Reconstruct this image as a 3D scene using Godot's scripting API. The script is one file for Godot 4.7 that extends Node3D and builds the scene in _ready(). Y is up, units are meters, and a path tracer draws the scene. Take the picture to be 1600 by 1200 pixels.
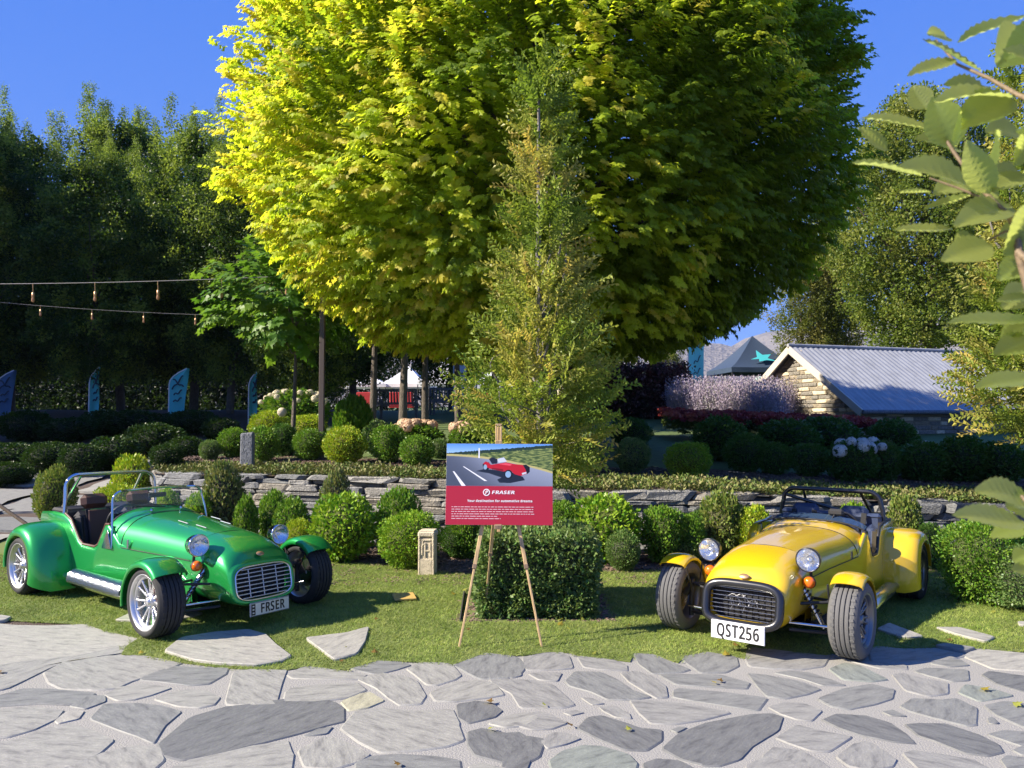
extends Node3D

# ---------------------------------------------------------------- helpers
var rng := RandomNumberGenerator.new()
var M := {}
var wob := FastNoiseLite.new()

func lin(r, g, b, a = 1.0) -> Color:
	var c := Color(r, g, b).linear_to_srgb()
	c.a = a
	return c

func rf(a, b) -> float:
	return rng.randf_range(a, b)

class Mb:
	var st := SurfaceTool.new()
	var g := 0
	func _init():
		st.begin(Mesh.PRIMITIVE_TRIANGLES)
	func smooth():
		g += 1
		st.set_smooth_group(g)
	func flat():
		st.set_smooth_group(-1)
	func tri(a: Vector3, b: Vector3, c: Vector3):
		st.add_vertex(a); st.add_vertex(b); st.add_vertex(c)
	func quad(a: Vector3, b: Vector3, c: Vector3, d: Vector3):
		tri(a, b, c); tri(a, c, d)
	func grid(rows: Array, closed := false, sharp := false):
		smooth()
		for i in rows.size() - 1:
			if sharp:
				smooth()
			var p = rows[i]
			var q = rows[i + 1]
			var n: int = p.size()
			for j in (n if closed else n - 1):
				var k := (j + 1) % n
				quad(p[j], p[k], q[k], q[j])
	func fan(ring: Array, flip := false):
		flat()
		var c := Vector3.ZERO
		for p in ring:
			c += p
		c /= ring.size()
		for j in ring.size():
			if flip:
				tri(c, ring[(j + 1) % ring.size()], ring[j])
			else:
				tri(c, ring[j], ring[(j + 1) % ring.size()])
	func tube(pts: Array, r, n := 8, caps := true, closed := false):
		var rows := []
		var m := pts.size()
		var up := Vector3(0.13, 0.93, 0.31)
		var side := Vector3.ZERO
		for i in m:
			var t: Vector3
			if closed:
				t = (pts[(i + 1) % m] - pts[(i - 1 + m) % m]).normalized()
			else:
				t = (pts[mini(i + 1, m - 1)] - pts[maxi(i - 1, 0)]).normalized()
			if i == 0:
				side = t.cross(up if absf(t.dot(up)) < 0.9 else Vector3.RIGHT).normalized()
			else:
				side = (side - t * side.dot(t)).normalized()
			var o := t.cross(side)
			var rad: float = r[i] if r is Array else r
			var ring := []
			for k in n:
				var a := TAU * k / n
				ring.append(pts[i] + (side * cos(a) + o * sin(a)) * rad)
			rows.append(ring)
		if closed:
			rows.append(rows[0])
		grid(rows, true)
		if caps and not closed:
			fan(rows[0]); fan(rows[m - 1], true)
	func lathe(prof: Array, n: int, xf: Transform3D, sharp := false):
		# prof: Vector2(radius, along y)
		var rows := []
		for p in prof:
			var ring := []
			for k in n:
				var a := TAU * k / n
				ring.append(xf * Vector3(p.x * cos(a), p.y, p.x * sin(a)))
			rows.append(ring)
		grid(rows, true, sharp)
	func box(c: Vector3, s: Vector3, bev := 0.004, b := Basis.IDENTITY, jit := 0.0, rg: RandomNumberGenerator = null):
		flat()
		var h := s / 2
		bev = minf(bev, minf(h.x, minf(h.y, h.z)) * 0.9)
		var v := {}
		for sx in [-1, 1]:
			for sy in [-1, 1]:
				for sz in [-1, 1]:
					var j := Vector3.ZERO
					if rg:
						j = Vector3(rg.randf_range(-1, 1) * s.x, rg.randf_range(-1, 1) * s.y, rg.randf_range(-1, 1) * s.z) * jit
					for ax in 3:
						var p := Vector3(sx * h.x, sy * h.y, sz * h.z)
						for o in 3:
							if o != ax:
								p[o] -= signf(p[o]) * bev
						v[Vector4i(sx, sy, sz, ax)] = c + b * (p + j)
		var K := func(sg: Array, ax: int) -> Vector3:
			return v[Vector4i(sg[0], sg[1], sg[2], ax)]
		for ax in 3:
			var u := (ax + 1) % 3
			var w := (ax + 2) % 3
			for s1 in [-1, 1]:
				var cs := []
				for q in [[-1, -1], [1, -1], [1, 1], [-1, 1]]:
					var sg := [0, 0, 0]
					sg[ax] = s1
					sg[u] = q[0]
					sg[w] = q[1]
					cs.append(K.call(sg, ax))
				if s1 > 0:
					quad(cs[0], cs[3], cs[2], cs[1])
				else:
					quad(cs[0], cs[1], cs[2], cs[3])
			# edges along ax
			for a in [-1, 1]:
				for d in [-1, 1]:
					var lo := [0, 0, 0]
					lo[ax] = -1
					lo[u] = a
					lo[w] = d
					var hi := lo.duplicate()
					hi[ax] = 1
					if a * d > 0:
						quad(K.call(lo, u), K.call(lo, w), K.call(hi, w), K.call(hi, u))
					else:
						quad(K.call(lo, u), K.call(hi, u), K.call(hi, w), K.call(lo, w))
		for sx in [-1, 1]:
			for sy in [-1, 1]:
				for sz in [-1, 1]:
					var sg := [sx, sy, sz]
					if sx * sy * sz > 0:
						tri(K.call(sg, 0), K.call(sg, 2), K.call(sg, 1))
					else:
						tri(K.call(sg, 0), K.call(sg, 1), K.call(sg, 2))
	func poly(pts: PackedVector2Array, f: Callable, thick_dir: Vector3):
		# flat polygon mapped by f(Vector2)->Vector3 with thickness along thick_dir
		flat()
		var idx := Geometry2D.triangulate_polygon(pts)
		for i in range(0, idx.size(), 3):
			var a: Vector3 = f.call(pts[idx[i]])
			var b: Vector3 = f.call(pts[idx[i + 1]])
			var c: Vector3 = f.call(pts[idx[i + 2]])
			tri(a, b, c)
			tri(a + thick_dir, c + thick_dir, b + thick_dir)
		for i in pts.size():
			var a: Vector3 = f.call(pts[i])
			var b: Vector3 = f.call(pts[(i + 1) % pts.size()])
			quad(a, a + thick_dir, b + thick_dir, b)
	func done() -> ArrayMesh:
		st.generate_normals()
		return st.commit()

func node_of(called: String, mesh: Mesh, m: Material, parent: Node = self, xf := Transform3D()) -> MeshInstance3D:
	var o := MeshInstance3D.new()
	o.name = called
	o.mesh = mesh
	if m:
		o.material_override = m
	o.transform = xf
	parent.add_child(o, true)
	return o

func obj(called: String, b: Mb, m: Material, parent: Node = self, xf := Transform3D()) -> MeshInstance3D:
	return node_of(called, b.done(), m, parent, xf)

func tag(o: Node, label: String, category: String, group := "") -> Node:
	o.set_meta("label", label)
	o.set_meta("category", category)
	if group:
		o.set_meta("group", group)
	return o

func kind(o: Node, k: String) -> Node:
	o.set_meta("kind", k)
	return o

func thing(called: String, label: String, category: String, at := Vector3.ZERO, turn := 0.0, group := "") -> Node3D:
	var o := Node3D.new()
	o.name = called
	add_child(o, true)
	o.position = at
	o.rotation.y = turn
	tag(o, label, category, group)
	return o

func scatter(called: String, mesh: Mesh, m: Material, xfs: Array, cols: Array, parent: Node = self) -> MultiMeshInstance3D:
	var mm := MultiMesh.new()
	mm.transform_format = MultiMesh.TRANSFORM_3D
	mm.use_colors = true
	mm.mesh = mesh
	mm.instance_count = xfs.size()
	for i in xfs.size():
		mm.set_instance_transform(i, xfs[i])
		mm.set_instance_color(i, cols[i])
	var o := MultiMeshInstance3D.new()
	o.name = called
	o.multimesh = mm
	o.material_override = m
	kind(o, "stuff")
	parent.add_child(o, true)
	return o

# ---------------------------------------------------------------- textures and materials
func noise_tex(freq: float, octaves: int, stops: Array, size := 512, sd := 1, type := FastNoiseLite.TYPE_SIMPLEX_SMOOTH, fractal := FastNoiseLite.FRACTAL_FBM) -> NoiseTexture2D:
	var n := FastNoiseLite.new()
	n.seed = sd
	n.frequency = freq
	n.noise_type = type
	n.fractal_type = fractal
	n.fractal_octaves = octaves
	var t := NoiseTexture2D.new()
	t.width = size
	t.height = size
	t.seamless = true
	t.noise = n
	if stops:
		var gr := Gradient.new()
		var of := PackedFloat32Array()
		var cl := PackedColorArray()
		for s in stops:
			of.append(s[0])
			cl.append(s[1])
		gr.offsets = of
		gr.colors = cl
		t.color_ramp = gr
	return t

func mat(c: Color, rough := 0.7, o := {}) -> StandardMaterial3D:
	var m := StandardMaterial3D.new()
	m.albedo_color = c
	m.roughness = rough
	m.metallic = o.get("metal", 0.0)
	m.metallic_specular = o.get("spec", 0.5)
	if o.has("tex"):
		m.albedo_texture = o.tex
	if o.has("scale"):
		m.uv1_triplanar = true
		m.uv1_world_triplanar = o.get("world", false)
		m.uv1_scale = o.scale
	if o.has("bump"):
		m.heightmap_enabled = true
		m.heightmap_texture = o.bump
		m.heightmap_scale = o.get("bump_scale", 1.0)
	if o.has("coat"):
		m.clearcoat_enabled = true
		m.clearcoat = o.coat
		m.clearcoat_roughness = o.get("coat_rough", 0.03)
	if o.has("through"):
		m.backlight_enabled = true
		m.backlight = o.through
	if o.get("vc", false):
		m.vertex_color_use_as_albedo = true
	if o.has("rough_tex"):
		m.roughness_texture = o.rough_tex
		m.roughness_texture_channel = BaseMaterial3D.TEXTURE_CHANNEL_RED
	return m

func leaf_mat(c: Color, rough := 0.45, through := 0.8) -> StandardMaterial3D:
	return mat(c, rough, {"vc": true, "through": Color(through, through, through * 0.8), "spec": 0.35})

func glass(c: Color, alpha := 0.06) -> StandardMaterial3D:
	var m := mat(c, 0.02)
	m.transparency = BaseMaterial3D.TRANSPARENCY_ALPHA
	m.albedo_color.a = alpha
	return m

func make_materials():
	var W := Color.WHITE
	var streak := noise_tex(0.012, 5, [[0.0, lin(0.42, 0.43, 0.45)], [0.38, lin(0.62, 0.63, 0.65)], [0.55, lin(0.8, 0.81, 0.82)], [0.68, lin(1.0, 1.0, 1.0)], [0.8, lin(0.72, 0.73, 0.74)], [1.0, W]], 512, 3)
	var rough_h := noise_tex(0.02, 6, [], 512, 5, FastNoiseLite.TYPE_SIMPLEX_SMOOTH, FastNoiseLite.FRACTAL_RIDGED)
	var fine_h := noise_tex(0.06, 5, [], 512, 9)
	var speck := noise_tex(0.09, 4, [[0.0, lin(0.55, 0.55, 0.55)], [0.5, lin(0.85, 0.85, 0.85)], [1.0, W]], 512, 11)
	var blotch := noise_tex(0.01, 5, [[0.0, lin(0.6, 0.6, 0.6)], [0.5, lin(0.86, 0.86, 0.86)], [1.0, W]], 512, 13)
	var schist := noise_tex(0.011, 7, [[0.0, lin(0.34, 0.34, 0.35)], [0.28, lin(0.50, 0.50, 0.51)], [0.44, lin(0.62, 0.62, 0.62)], [0.485, lin(0.56, 0.56, 0.57)], [0.50, lin(1, 1, 0.98)], [0.515, lin(0.50, 0.50, 0.51)], [0.66, lin(0.68, 0.68, 0.67)], [0.74, lin(0.60, 0.60, 0.60)], [0.765, lin(0.98, 0.98, 0.95)], [0.79, lin(0.58, 0.58, 0.59)], [1.0, lin(0.8, 0.8, 0.8)]], 1024, 31)
	var sn: FastNoiseLite = schist.noise
	sn.domain_warp_enabled = true
	sn.domain_warp_amplitude = 38.0
	sn.domain_warp_frequency = 0.012
	sn.fractal_gain = 0.62
	M.schist = schist
	M.streak = streak
	M.rough_h = rough_h
	var tones := {"g": Vector3(0.25, 0.255, 0.255), "b": Vector3(0.20, 0.21, 0.215), "d": Vector3(0.145, 0.153, 0.162), "m": Vector3(0.285, 0.29, 0.28), "l": Vector3(0.34, 0.34, 0.32), "t": Vector3(0.21, 0.235, 0.225), "y": Vector3(0.36, 0.355, 0.27)}
	for k in tones:
		var v: Vector3 = tones[k]
		M["slab_" + k] = mat(lin(v.x * 1.62, v.y * 1.56, v.z * 1.44), 0.62, {"tex": schist, "scale": Vector3(0.42, 1.0, 1.3), "bump": rough_h, "bump_scale": 0.2})
	M.grout = mat(lin(0.35, 0.338, 0.308), 0.9, {"tex": speck, "scale": Vector3(2.3, 2.3, 2.3), "bump": fine_h, "bump_scale": 0.25, "world": true})
	var wt := [Vector3(0.36, 0.36, 0.35), Vector3(0.43, 0.42, 0.40), Vector3(0.28, 0.29, 0.30), Vector3(0.40, 0.37, 0.32), Vector3(0.33, 0.34, 0.36)]
	for i in 5:
		M["wall_%d" % i] = mat(lin(wt[i].x * 0.86, wt[i].y * 0.84, wt[i].z * 0.80), 0.85, {"tex": streak, "scale": Vector3(1.5, 5.0, 1.5), "bump": rough_h, "bump_scale": 2.0, "world": true})
	M.wall_core = mat(lin(0.07, 0.065, 0.06), 0.95)
	M.soil = mat(lin(0.12, 0.085, 0.065), 0.95, {"tex": speck, "scale": Vector3(1.7, 1.7, 1.7), "bump": fine_h, "bump_scale": 1.0, "world": true})
	M.turf = mat(lin(0.16, 0.20, 0.045), 0.9, {"tex": speck, "scale": Vector3(3, 3, 3), "world": true})
	M.upper_turf = mat(lin(0.10, 0.15, 0.035), 0.9, {"tex": blotch, "scale": Vector3(0.7, 0.7, 0.7), "world": true, "bump": fine_h, "bump_scale": 1.0})
	M.blade = leaf_mat(lin(1, 1, 1), 0.5, 0.7)
	M.leaf = leaf_mat(lin(1, 1, 1), 0.42, 1.0)
	M.leaf_gold = leaf_mat(lin(1, 1, 1), 0.5, 1.15)
	M.leaf_soft = leaf_mat(lin(1, 1, 1), 0.55, 0.6)
	M.bark = mat(lin(0.16, 0.13, 0.10), 0.9, {"tex": streak, "scale": Vector3(3, 0.8, 3), "bump": rough_h, "bump_scale": 2.0})
	M.bark_grey = mat(lin(0.24, 0.22, 0.19), 0.85, {"tex": streak, "scale": Vector3(3, 0.8, 3), "bump": rough_h, "bump_scale": 1.0})
	M.chip = mat(lin(1, 1, 1), 0.9, {"vc": true})
	# cars
	var flake := noise_tex(0.35, 2, [[0.0, lin(0.82, 0.82, 0.82)], [1.0, W]], 256, 17)
	M.green = mat(lin(0.018, 0.38, 0.075), 0.34, {"metal": 0.55, "coat": 1.0, "tex": flake, "scale": Vector3(7, 7, 7)})
	M.yellow = mat(lin(0.68, 0.44, 0.008), 0.32, {"coat": 1.0})
	M.chrome = mat(lin(0.66, 0.66, 0.67), 0.10, {"metal": 1.0})
	M.steel = mat(lin(0.55, 0.55, 0.56), 0.25, {"metal": 1.0})
	M.alloy = mat(lin(0.62, 0.62, 0.63), 0.32, {"metal": 0.85})
	M.alloy_dark = mat(lin(0.20, 0.20, 0.21), 0.35, {"metal": 0.8})
	M.black_paint = mat(lin(0.012, 0.012, 0.014), 0.3, {"coat": 0.6})
	M.black_satin = mat(lin(0.02, 0.02, 0.022), 0.55)
	M.rubber = mat(lin(0.028, 0.028, 0.03), 0.8, {"tex": speck, "scale": Vector3(6, 6, 6)})
	M.rubber_worn = mat(lin(0.14, 0.138, 0.135), 0.85, {"tex": speck, "scale": Vector3(6, 6, 6), "bump": fine_h, "bump_scale": 0.3})
	M.inside = mat(lin(0.015, 0.015, 0.016), 0.8)
	M.leather = mat(lin(0.10, 0.042, 0.026), 0.5, {"tex": speck, "scale": Vector3(5, 5, 5)})
	M.leather_dark = mat(lin(0.02, 0.019, 0.02), 0.5)
	M.leather_navy = mat(lin(0.04, 0.055, 0.105), 0.35)
	M.amber = mat(lin(0.85, 0.17, 0.008), 0.12, {"coat": 1.0, "through": Color(0.6, 0.3, 0.1)})
	M.reflector = mat(lin(0.85, 0.85, 0.86), 0.12, {"metal": 1.0, "bump": streak, "bump_scale": 0.6, "scale": Vector3(4, 4, 4)})
	M.glass = glass(lin(0.9, 0.95, 0.95))
	M.tint = glass(lin(0.05, 0.09, 0.16), 0.55)
	M.plate_white = mat(lin(0.80, 0.80, 0.80), 0.35)
	M.plate_silver = mat(lin(0.60, 0.61, 0.62), 0.35, {"metal": 0.3})
	M.ink = mat(lin(0.012, 0.012, 0.012), 0.5)
	M.cream_print = mat(lin(0.85, 0.85, 0.85), 0.5)
	M.mesh_steel = mat(lin(0.34, 0.36, 0.40), 0.22, {"metal": 1.0, "bump": noise_tex(0.045, 1, [], 256, 21, FastNoiseLite.TYPE_CELLULAR, FastNoiseLite.FRACTAL_NONE), "bump_scale": 0.5, "scale": Vector3(8, 8, 8)})
	# others
	M.pine = mat(lin(0.68, 0.46, 0.22), 0.6, {"tex": streak, "scale": Vector3(8, 1, 8)})
	M.red_card = mat(lin(0.42, 0.013, 0.036), 0.45)
	M.sandstone = mat(lin(0.72, 0.61, 0.43), 0.85, {"tex": blotch, "scale": Vector3(2, 2, 2), "bump": fine_h, "bump_scale": 0.5})
	M.slate_post = mat(lin(0.20, 0.21, 0.23), 0.8, {"tex": streak, "scale": Vector3(3, 1, 3), "bump": rough_h, "bump_scale": 1.5})
	M.post = mat(lin(0.085, 0.065, 0.055), 0.6)
	M.cable = mat(lin(0.25, 0.24, 0.22), 0.6)
	M.bulb = mat(lin(0.42, 0.26, 0.14), 0.15, {"through": Color(0.6, 0.4, 0.3)})
	M.brass = mat(lin(0.5, 0.3, 0.15), 0.4, {"metal": 0.6})
	M.bench = mat(lin(0.20, 0.19, 0.175), 0.85, {"tex": streak, "scale": Vector3(3, 3, 3)})
	M.teal = mat(lin(0.07, 0.52, 0.56), 0.7, {"through": Color(0.5, 0.7, 0.7)})
	M.blue_cloth = mat(lin(0.05, 0.13, 0.24), 0.7, {"through": Color(0.4, 0.5, 0.7)})
	M.navy = mat(lin(0.03, 0.05, 0.085), 0.7)
	M.white_cloth = mat(lin(0.78, 0.78, 0.78), 0.7, {"through": Color(0.5, 0.5, 0.5)})
	M.mint_cloth = mat(lin(0.42, 0.58, 0.50), 0.7, {"through": Color(0.4, 0.5, 0.4)})
	M.red_cloth = mat(lin(0.5, 0.03, 0.03), 0.7)
	M.iron_roof = mat(lin(0.36, 0.37, 0.38), 0.6, {"metal": 0.1, "tex": blotch, "scale": Vector3(0.5, 0.5, 0.5)})
	M.barge = mat(lin(0.50, 0.46, 0.38), 0.8)
	M.cottage = mat(lin(0.44, 0.37, 0.26), 0.9, {"tex": blotch, "scale": Vector3(1, 3, 1), "bump": rough_h, "bump_scale": 4.0, "world": true})
	M.mountain = mat(lin(0.21, 0.19, 0.17), 0.95, {"tex": blotch, "scale": Vector3(0.004, 0.004, 0.004), "world": true, "bump": rough_h, "bump_scale": 600.0})
	M.timber = mat(lin(0.30, 0.20, 0.12), 0.7, {"tex": streak, "scale": Vector3(6, 1, 6)})
	M.mustard = mat(lin(0.62, 0.40, 0.11), 0.7, {"tex": blotch, "scale": Vector3(3, 3, 3)})
	M.edging = mat(lin(0.05, 0.045, 0.04), 0.7)

# ---------------------------------------------------------------- ground shape
const WALL_X := [-5.5, -4.46, -2.08, -0.92, 0.48, 2.4, 3.9, 6.2, 14.0]
const WALL_Z := [12.0, 11.4, 10.4, 10.0, 9.6, 9.5, 9.4, 9.3, 9.3]
const WALL_H := [0.80, 0.83, 0.85, 0.84, 0.76, 0.74, 0.67, 0.60, 0.55]

func along(tab: Array, x: float) -> float:
	if x <= WALL_X[0]:
		return tab[0]
	for i in WALL_X.size() - 1:
		if x <= WALL_X[i + 1]:
			return lerpf(tab[i], tab[i + 1], (x - WALL_X[i]) / (WALL_X[i + 1] - WALL_X[i]))
	return tab[-1]

func left_h(z: float) -> float:
	return 2.0 * smoothstep(10.5, 30.0, z)

func high_h(x: float, z: float) -> float:
	var t := maxf(0.0, z - along(WALL_Z, x))
	return lerpf(along(WALL_H, x), 2.0, clampf(t / 19.0, 0.0, 1.0))

func ground_h(x: float, depth: float) -> float:
	if x < -5.6:
		return maxf(0.0, left_h(depth)) if depth < 40 else 2.0
	if depth < along(WALL_Z, x):
		return 0.0
	return high_h(x, depth)

func _ready():
	rng.seed = 20240
	wob.seed = 5
	wob.frequency = 1.0
	# camera
	var cam := Camera3D.new()
	cam.name = "camera"
	var ca := CameraAttributesPhysical.new()
	ca.frustum_focal_length = 24.0
	ca.frustum_focus_distance = 6.8
	ca.frustum_far = 6000.0
	ca.frustum_near = 0.05
	ca.exposure_aperture = 8.0
	cam.attributes = ca
	cam.fov = 53.13
	cam.near = 0.05
	cam.far = 6000.0
	cam.position = Vector3(0, 1.65, 0)
	cam.rotation.x = atan(55.0 / 1200.0)
	add_child(cam)
	cam.current = true
	# sky, sun, exposure
	var sky := ProceduralSkyMaterial.new()
	sky.sky_top_color = lin(0.024, 0.090, 0.372)
	sky.sky_horizon_color = lin(0.104, 0.20, 0.472)
	sky.sky_curve = 0.25
	sky.ground_bottom_color = lin(0.06, 0.06, 0.055)
	sky.ground_horizon_color = lin(0.10, 0.13, 0.18)
	sky.sun_angle_max = 14.0
	sky.sun_curve = 0.08
	var env := Environment.new()
	env.background_mode = Environment.BG_SKY
	env.sky = Sky.new()
	env.sky.sky_material = sky
	env.tonemap_mode = Environment.TONE_MAPPER_LINEAR
	env.tonemap_exposure = 2.3
	env.fog_enabled = true
	env.fog_density = 0.00012
	env.fog_light_color = Color(0.72, 0.80, 0.95)
	env.sdfgi_enabled = true
	env.ssao_enabled = true
	env.ssil_enabled = true
	var we := WorldEnvironment.new()
	we.name = "world_environment"
	we.environment = env
	add_child(we)
	var sun := DirectionalLight3D.new()
	sun.name = "sun"
	sun.light_energy = 1.6
	sun.light_color = Color(1.0, 0.955, 0.88)
	sun.light_angular_distance = 0.53
	sun.shadow_enabled = true
	add_child(sun)
	var towards := Vector3(-0.800, 0.566, 0.20)
	sun.look_at_from_position(towards * 10.0, Vector3.ZERO)
	make_materials()
	make_leaf_meshes()
	build_ground()
	build_wall()
	build_trees()
	build_shrubs()
	build_cottage()
	build_paving()
	build_lawn()
	build_green_car()
	build_yellow_car()
	build_easel()
	build_small_things()
	build_near_branch()

# ---------------------------------------------------------------- leaves
func leaf(b: Mb, p: Vector3, d: Vector3, s: Vector3, l: float, w: float, fold := 0.25):
	d = d.normalized()
	s = (s - d * s.dot(d)).normalized()
	var n := s.cross(d)
	var m := p + d * l * 0.42
	b.flat()
	var e := n * w * fold
	b.tri(p, m - s * w * 0.5 + e, p + d * l)
	b.tri(p, p + d * l, m + s * w * 0.5 + e)

func lobed_leaf(b: Mb, p: Vector3, d: Vector3, s: Vector3, l: float):
	d = d.normalized()
	s = (s - d * s.dot(d)).normalized()
	var n := s.cross(d)
	var half := [Vector2(0, 0.0), Vector2(0.2, -0.04), Vector2(0.52, 0.16), Vector2(0.34, 0.32), Vector2(0.5, 0.62), Vector2(0.2, 0.6), Vector2(0, 1.0)]
	var c := p + d * l * 0.34
	b.flat()
	for sg in [-1.0, 1.0]:
		for i in 6:
			var u: Vector2 = half[i]
			var v: Vector2 = half[i + 1]
			var a: Vector3 = p + (d * u.y + s * u.x * sg) * l + n * absf(u.x) * l * 0.3 - n * u.y * u.y * l * 0.14
			var e: Vector3 = p + (d * v.y + s * v.x * sg) * l + n * absf(v.x) * l * 0.3 - n * v.y * v.y * l * 0.14
			if sg > 0:
				b.tri(c, a, e)
			else:
				b.tri(c, e, a)

func make_leaf_meshes():
	# drooping maple shoots, three sorts
	for k in 3:
		var b := Mb.new()
		for i in 5:
			var t := i / 4.0
			var at := Vector3(rf(-0.03, 0.03), 0.10 * sin(t * 2.2), t * 0.36)
			for sg in [-1.0, 1.0]:
				var d := Vector3(sg * rf(0.25, 0.9), rf(-1.1, -0.35), rf(0.25, 0.9))
				lobed_leaf(b, at + d.normalized() * 0.05, d, Vector3(rf(-0.2, 0.2) + 0.9, rf(-0.2, 0.2), -sg * rf(0.1, 0.5)), rf(0.10, 0.165))
		M["maple_spray_%d" % k] = b.done()
	for k in 2:
		var b := Mb.new()
		for i in 15:
			var t := i / 14.0
			var at := Vector3(sin(t * 3.0) * 0.02, 0.06 * t * t - 0.02 * t, t * 0.32)
			var sg := 1.0 if i % 2 else -1.0
			var d := Vector3(sg * rf(0.6, 1.0), rf(-0.35, 0.25), rf(0.35, 0.9))
			leaf(b, at, d, Vector3(0.3 * sg, rf(-0.5, 0.5), -0.9), rf(0.045, 0.075), rf(0.024, 0.036), 0.3)
		b.flat()
		b.tube([Vector3.ZERO, Vector3(0.02, 0.0, 0.16), Vector3(0, 0.04, 0.32)], 0.003, 3, false)
		M["hornbeam_spray_%d" % k] = b.done()
	for k in 3:
		var b := Mb.new()
		for i in 20:
			var at := Vector3(rf(-1, 1), rf(-1, 1), rf(-1, 1)).normalized() * pow(rf(0, 1), 0.4) * 0.3
			var d := Vector3(rf(-1, 1), rf(-1.0, 0.4), rf(-1, 1)) + at * 2.0
			leaf(b, at, d, Vector3(rf(-1, 1), rf(-0.3, 0.3), rf(-1, 1)), rf(0.10, 0.17), rf(0.07, 0.11), 0.2)
		M["leaf_clump_%d" % k] = b.done()
	# low creeping clump
	var g := Mb.new()
	for i in 14:
		var at := Vector3(rf(-0.07, 0.07), rf(0, 0.05), rf(-0.07, 0.07))
		leaf(g, at, Vector3(rf(-1, 1), rf(0.1, 1.0), rf(-1, 1)), Vector3(rf(-1, 1), rf(-1, 1), rf(-1, 1)), rf(0.02, 0.042), rf(0.014, 0.026), 0.15)
	M.creeper = g.done()
	# turf tuft
	for k in 2:
		var t := Mb.new()
		t.flat()
		for i in 22:
			var p := Vector3(rf(-0.04, 0.04), 0, rf(-0.04, 0.04))
			var a := rf(0, TAU)
			var s := Vector3(cos(a), 0, sin(a)) * 0.0021
			var h := rf(0.010, 0.024)
			var bend := Vector3(rf(-1, 1), 0, rf(-1, 1)) * 0.03
			t.tri(p - s, p + bend + Vector3(0, h, 0), p + s)
		M["tuft_%d" % k] = t.done()
	# mulch chip
	var c := Mb.new()
	for i in 5:
		c.box(Vector3(rf(-0.05, 0.05), rf(0.002, 0.012), rf(-0.05, 0.05)), Vector3(rf(0.02, 0.05), rf(0.004, 0.009), rf(0.008, 0.016)), 0.001, Basis.from_euler(Vector3(rf(-0.4, 0.4), rf(0, TAU), rf(-0.4, 0.4))))
	M.chips = c.done()

# a dense shell of small leaves; sample.call() gives [position, outward normal]
func leafy_mesh(n: int, sample: Callable, l0: float, l1: float, up: float, spread: float, cols: Array) -> ArrayMesh:
	var v := PackedVector3Array()
	var nn := PackedVector3Array()
	var cc := PackedColorArray()
	var ix := PackedInt32Array()
	for i in n:
		var s: Array = sample.call()
		var p: Vector3 = s[0]
		var o: Vector3 = s[1]
		var d := (o + Vector3(rf(-spread, spread), rf(-spread, spread) + up, rf(-spread, spread))).normalized()
		var side := d.cross(Vector3(rf(-1, 1), rf(-1, 1), rf(-1, 1))).normalized()
		var l := rf(l0, l1)
		var w := l * rf(0.5, 0.68)
		var nr := side.cross(d)
		var m := p + d * l * 0.45 - nr * w * 0.15
		var k := v.size()
		v.append(p); v.append(m - side * w * 0.5 + nr * w * 0.2); v.append(p + d * l); v.append(m + side * w * 0.5 + nr * w * 0.2)
		var c: Color = cols[rng.randi() % cols.size()] * rf(0.8, 1.2)
		for j in 4:
			nn.append(nr)
			cc.append(c)
		ix.append_array([k, k + 1, k + 2, k, k + 2, k + 3])
	var a := []
	a.resize(Mesh.ARRAY_MAX)
	a[Mesh.ARRAY_VERTEX] = v
	a[Mesh.ARRAY_NORMAL] = nn
	a[Mesh.ARRAY_COLOR] = cc
	a[Mesh.ARRAY_INDEX] = ix
	var me := ArrayMesh.new()
	me.add_surface_from_arrays(Mesh.PRIMITIVE_TRIANGLES, a)
	return me

func facing(p: Vector3, out: Vector3, roll: float, s: float) -> Transform3D:
	var z := out.normalized()
	var x := (Vector3.UP if absf(z.y) < 0.97 else Vector3.RIGHT).cross(z).normalized()
	var b := Basis(x, z.cross(x), z).rotated(z, roll)
	return Transform3D(b.scaled_local(Vector3.ONE * s), p)

# ---------------------------------------------------------------- ground, paving, lawn, wall
func sheet(called: String, xs: Array, ts: Array, f: Callable, m: Material) -> Node:
	var rows := []
	for t in ts:
		var r := []
		for x in xs:
			r.append(f.call(x, t))
		rows.append(r)
	var b := Mb.new()
	b.grid(rows)
	return kind(obj(called, b, m), "structure")

func span(a: float, b: float, n: int) -> Array:
	var r := []
	for i in n + 1:
		r.append(lerpf(a, b, i / float(n)))
	return r

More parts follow.
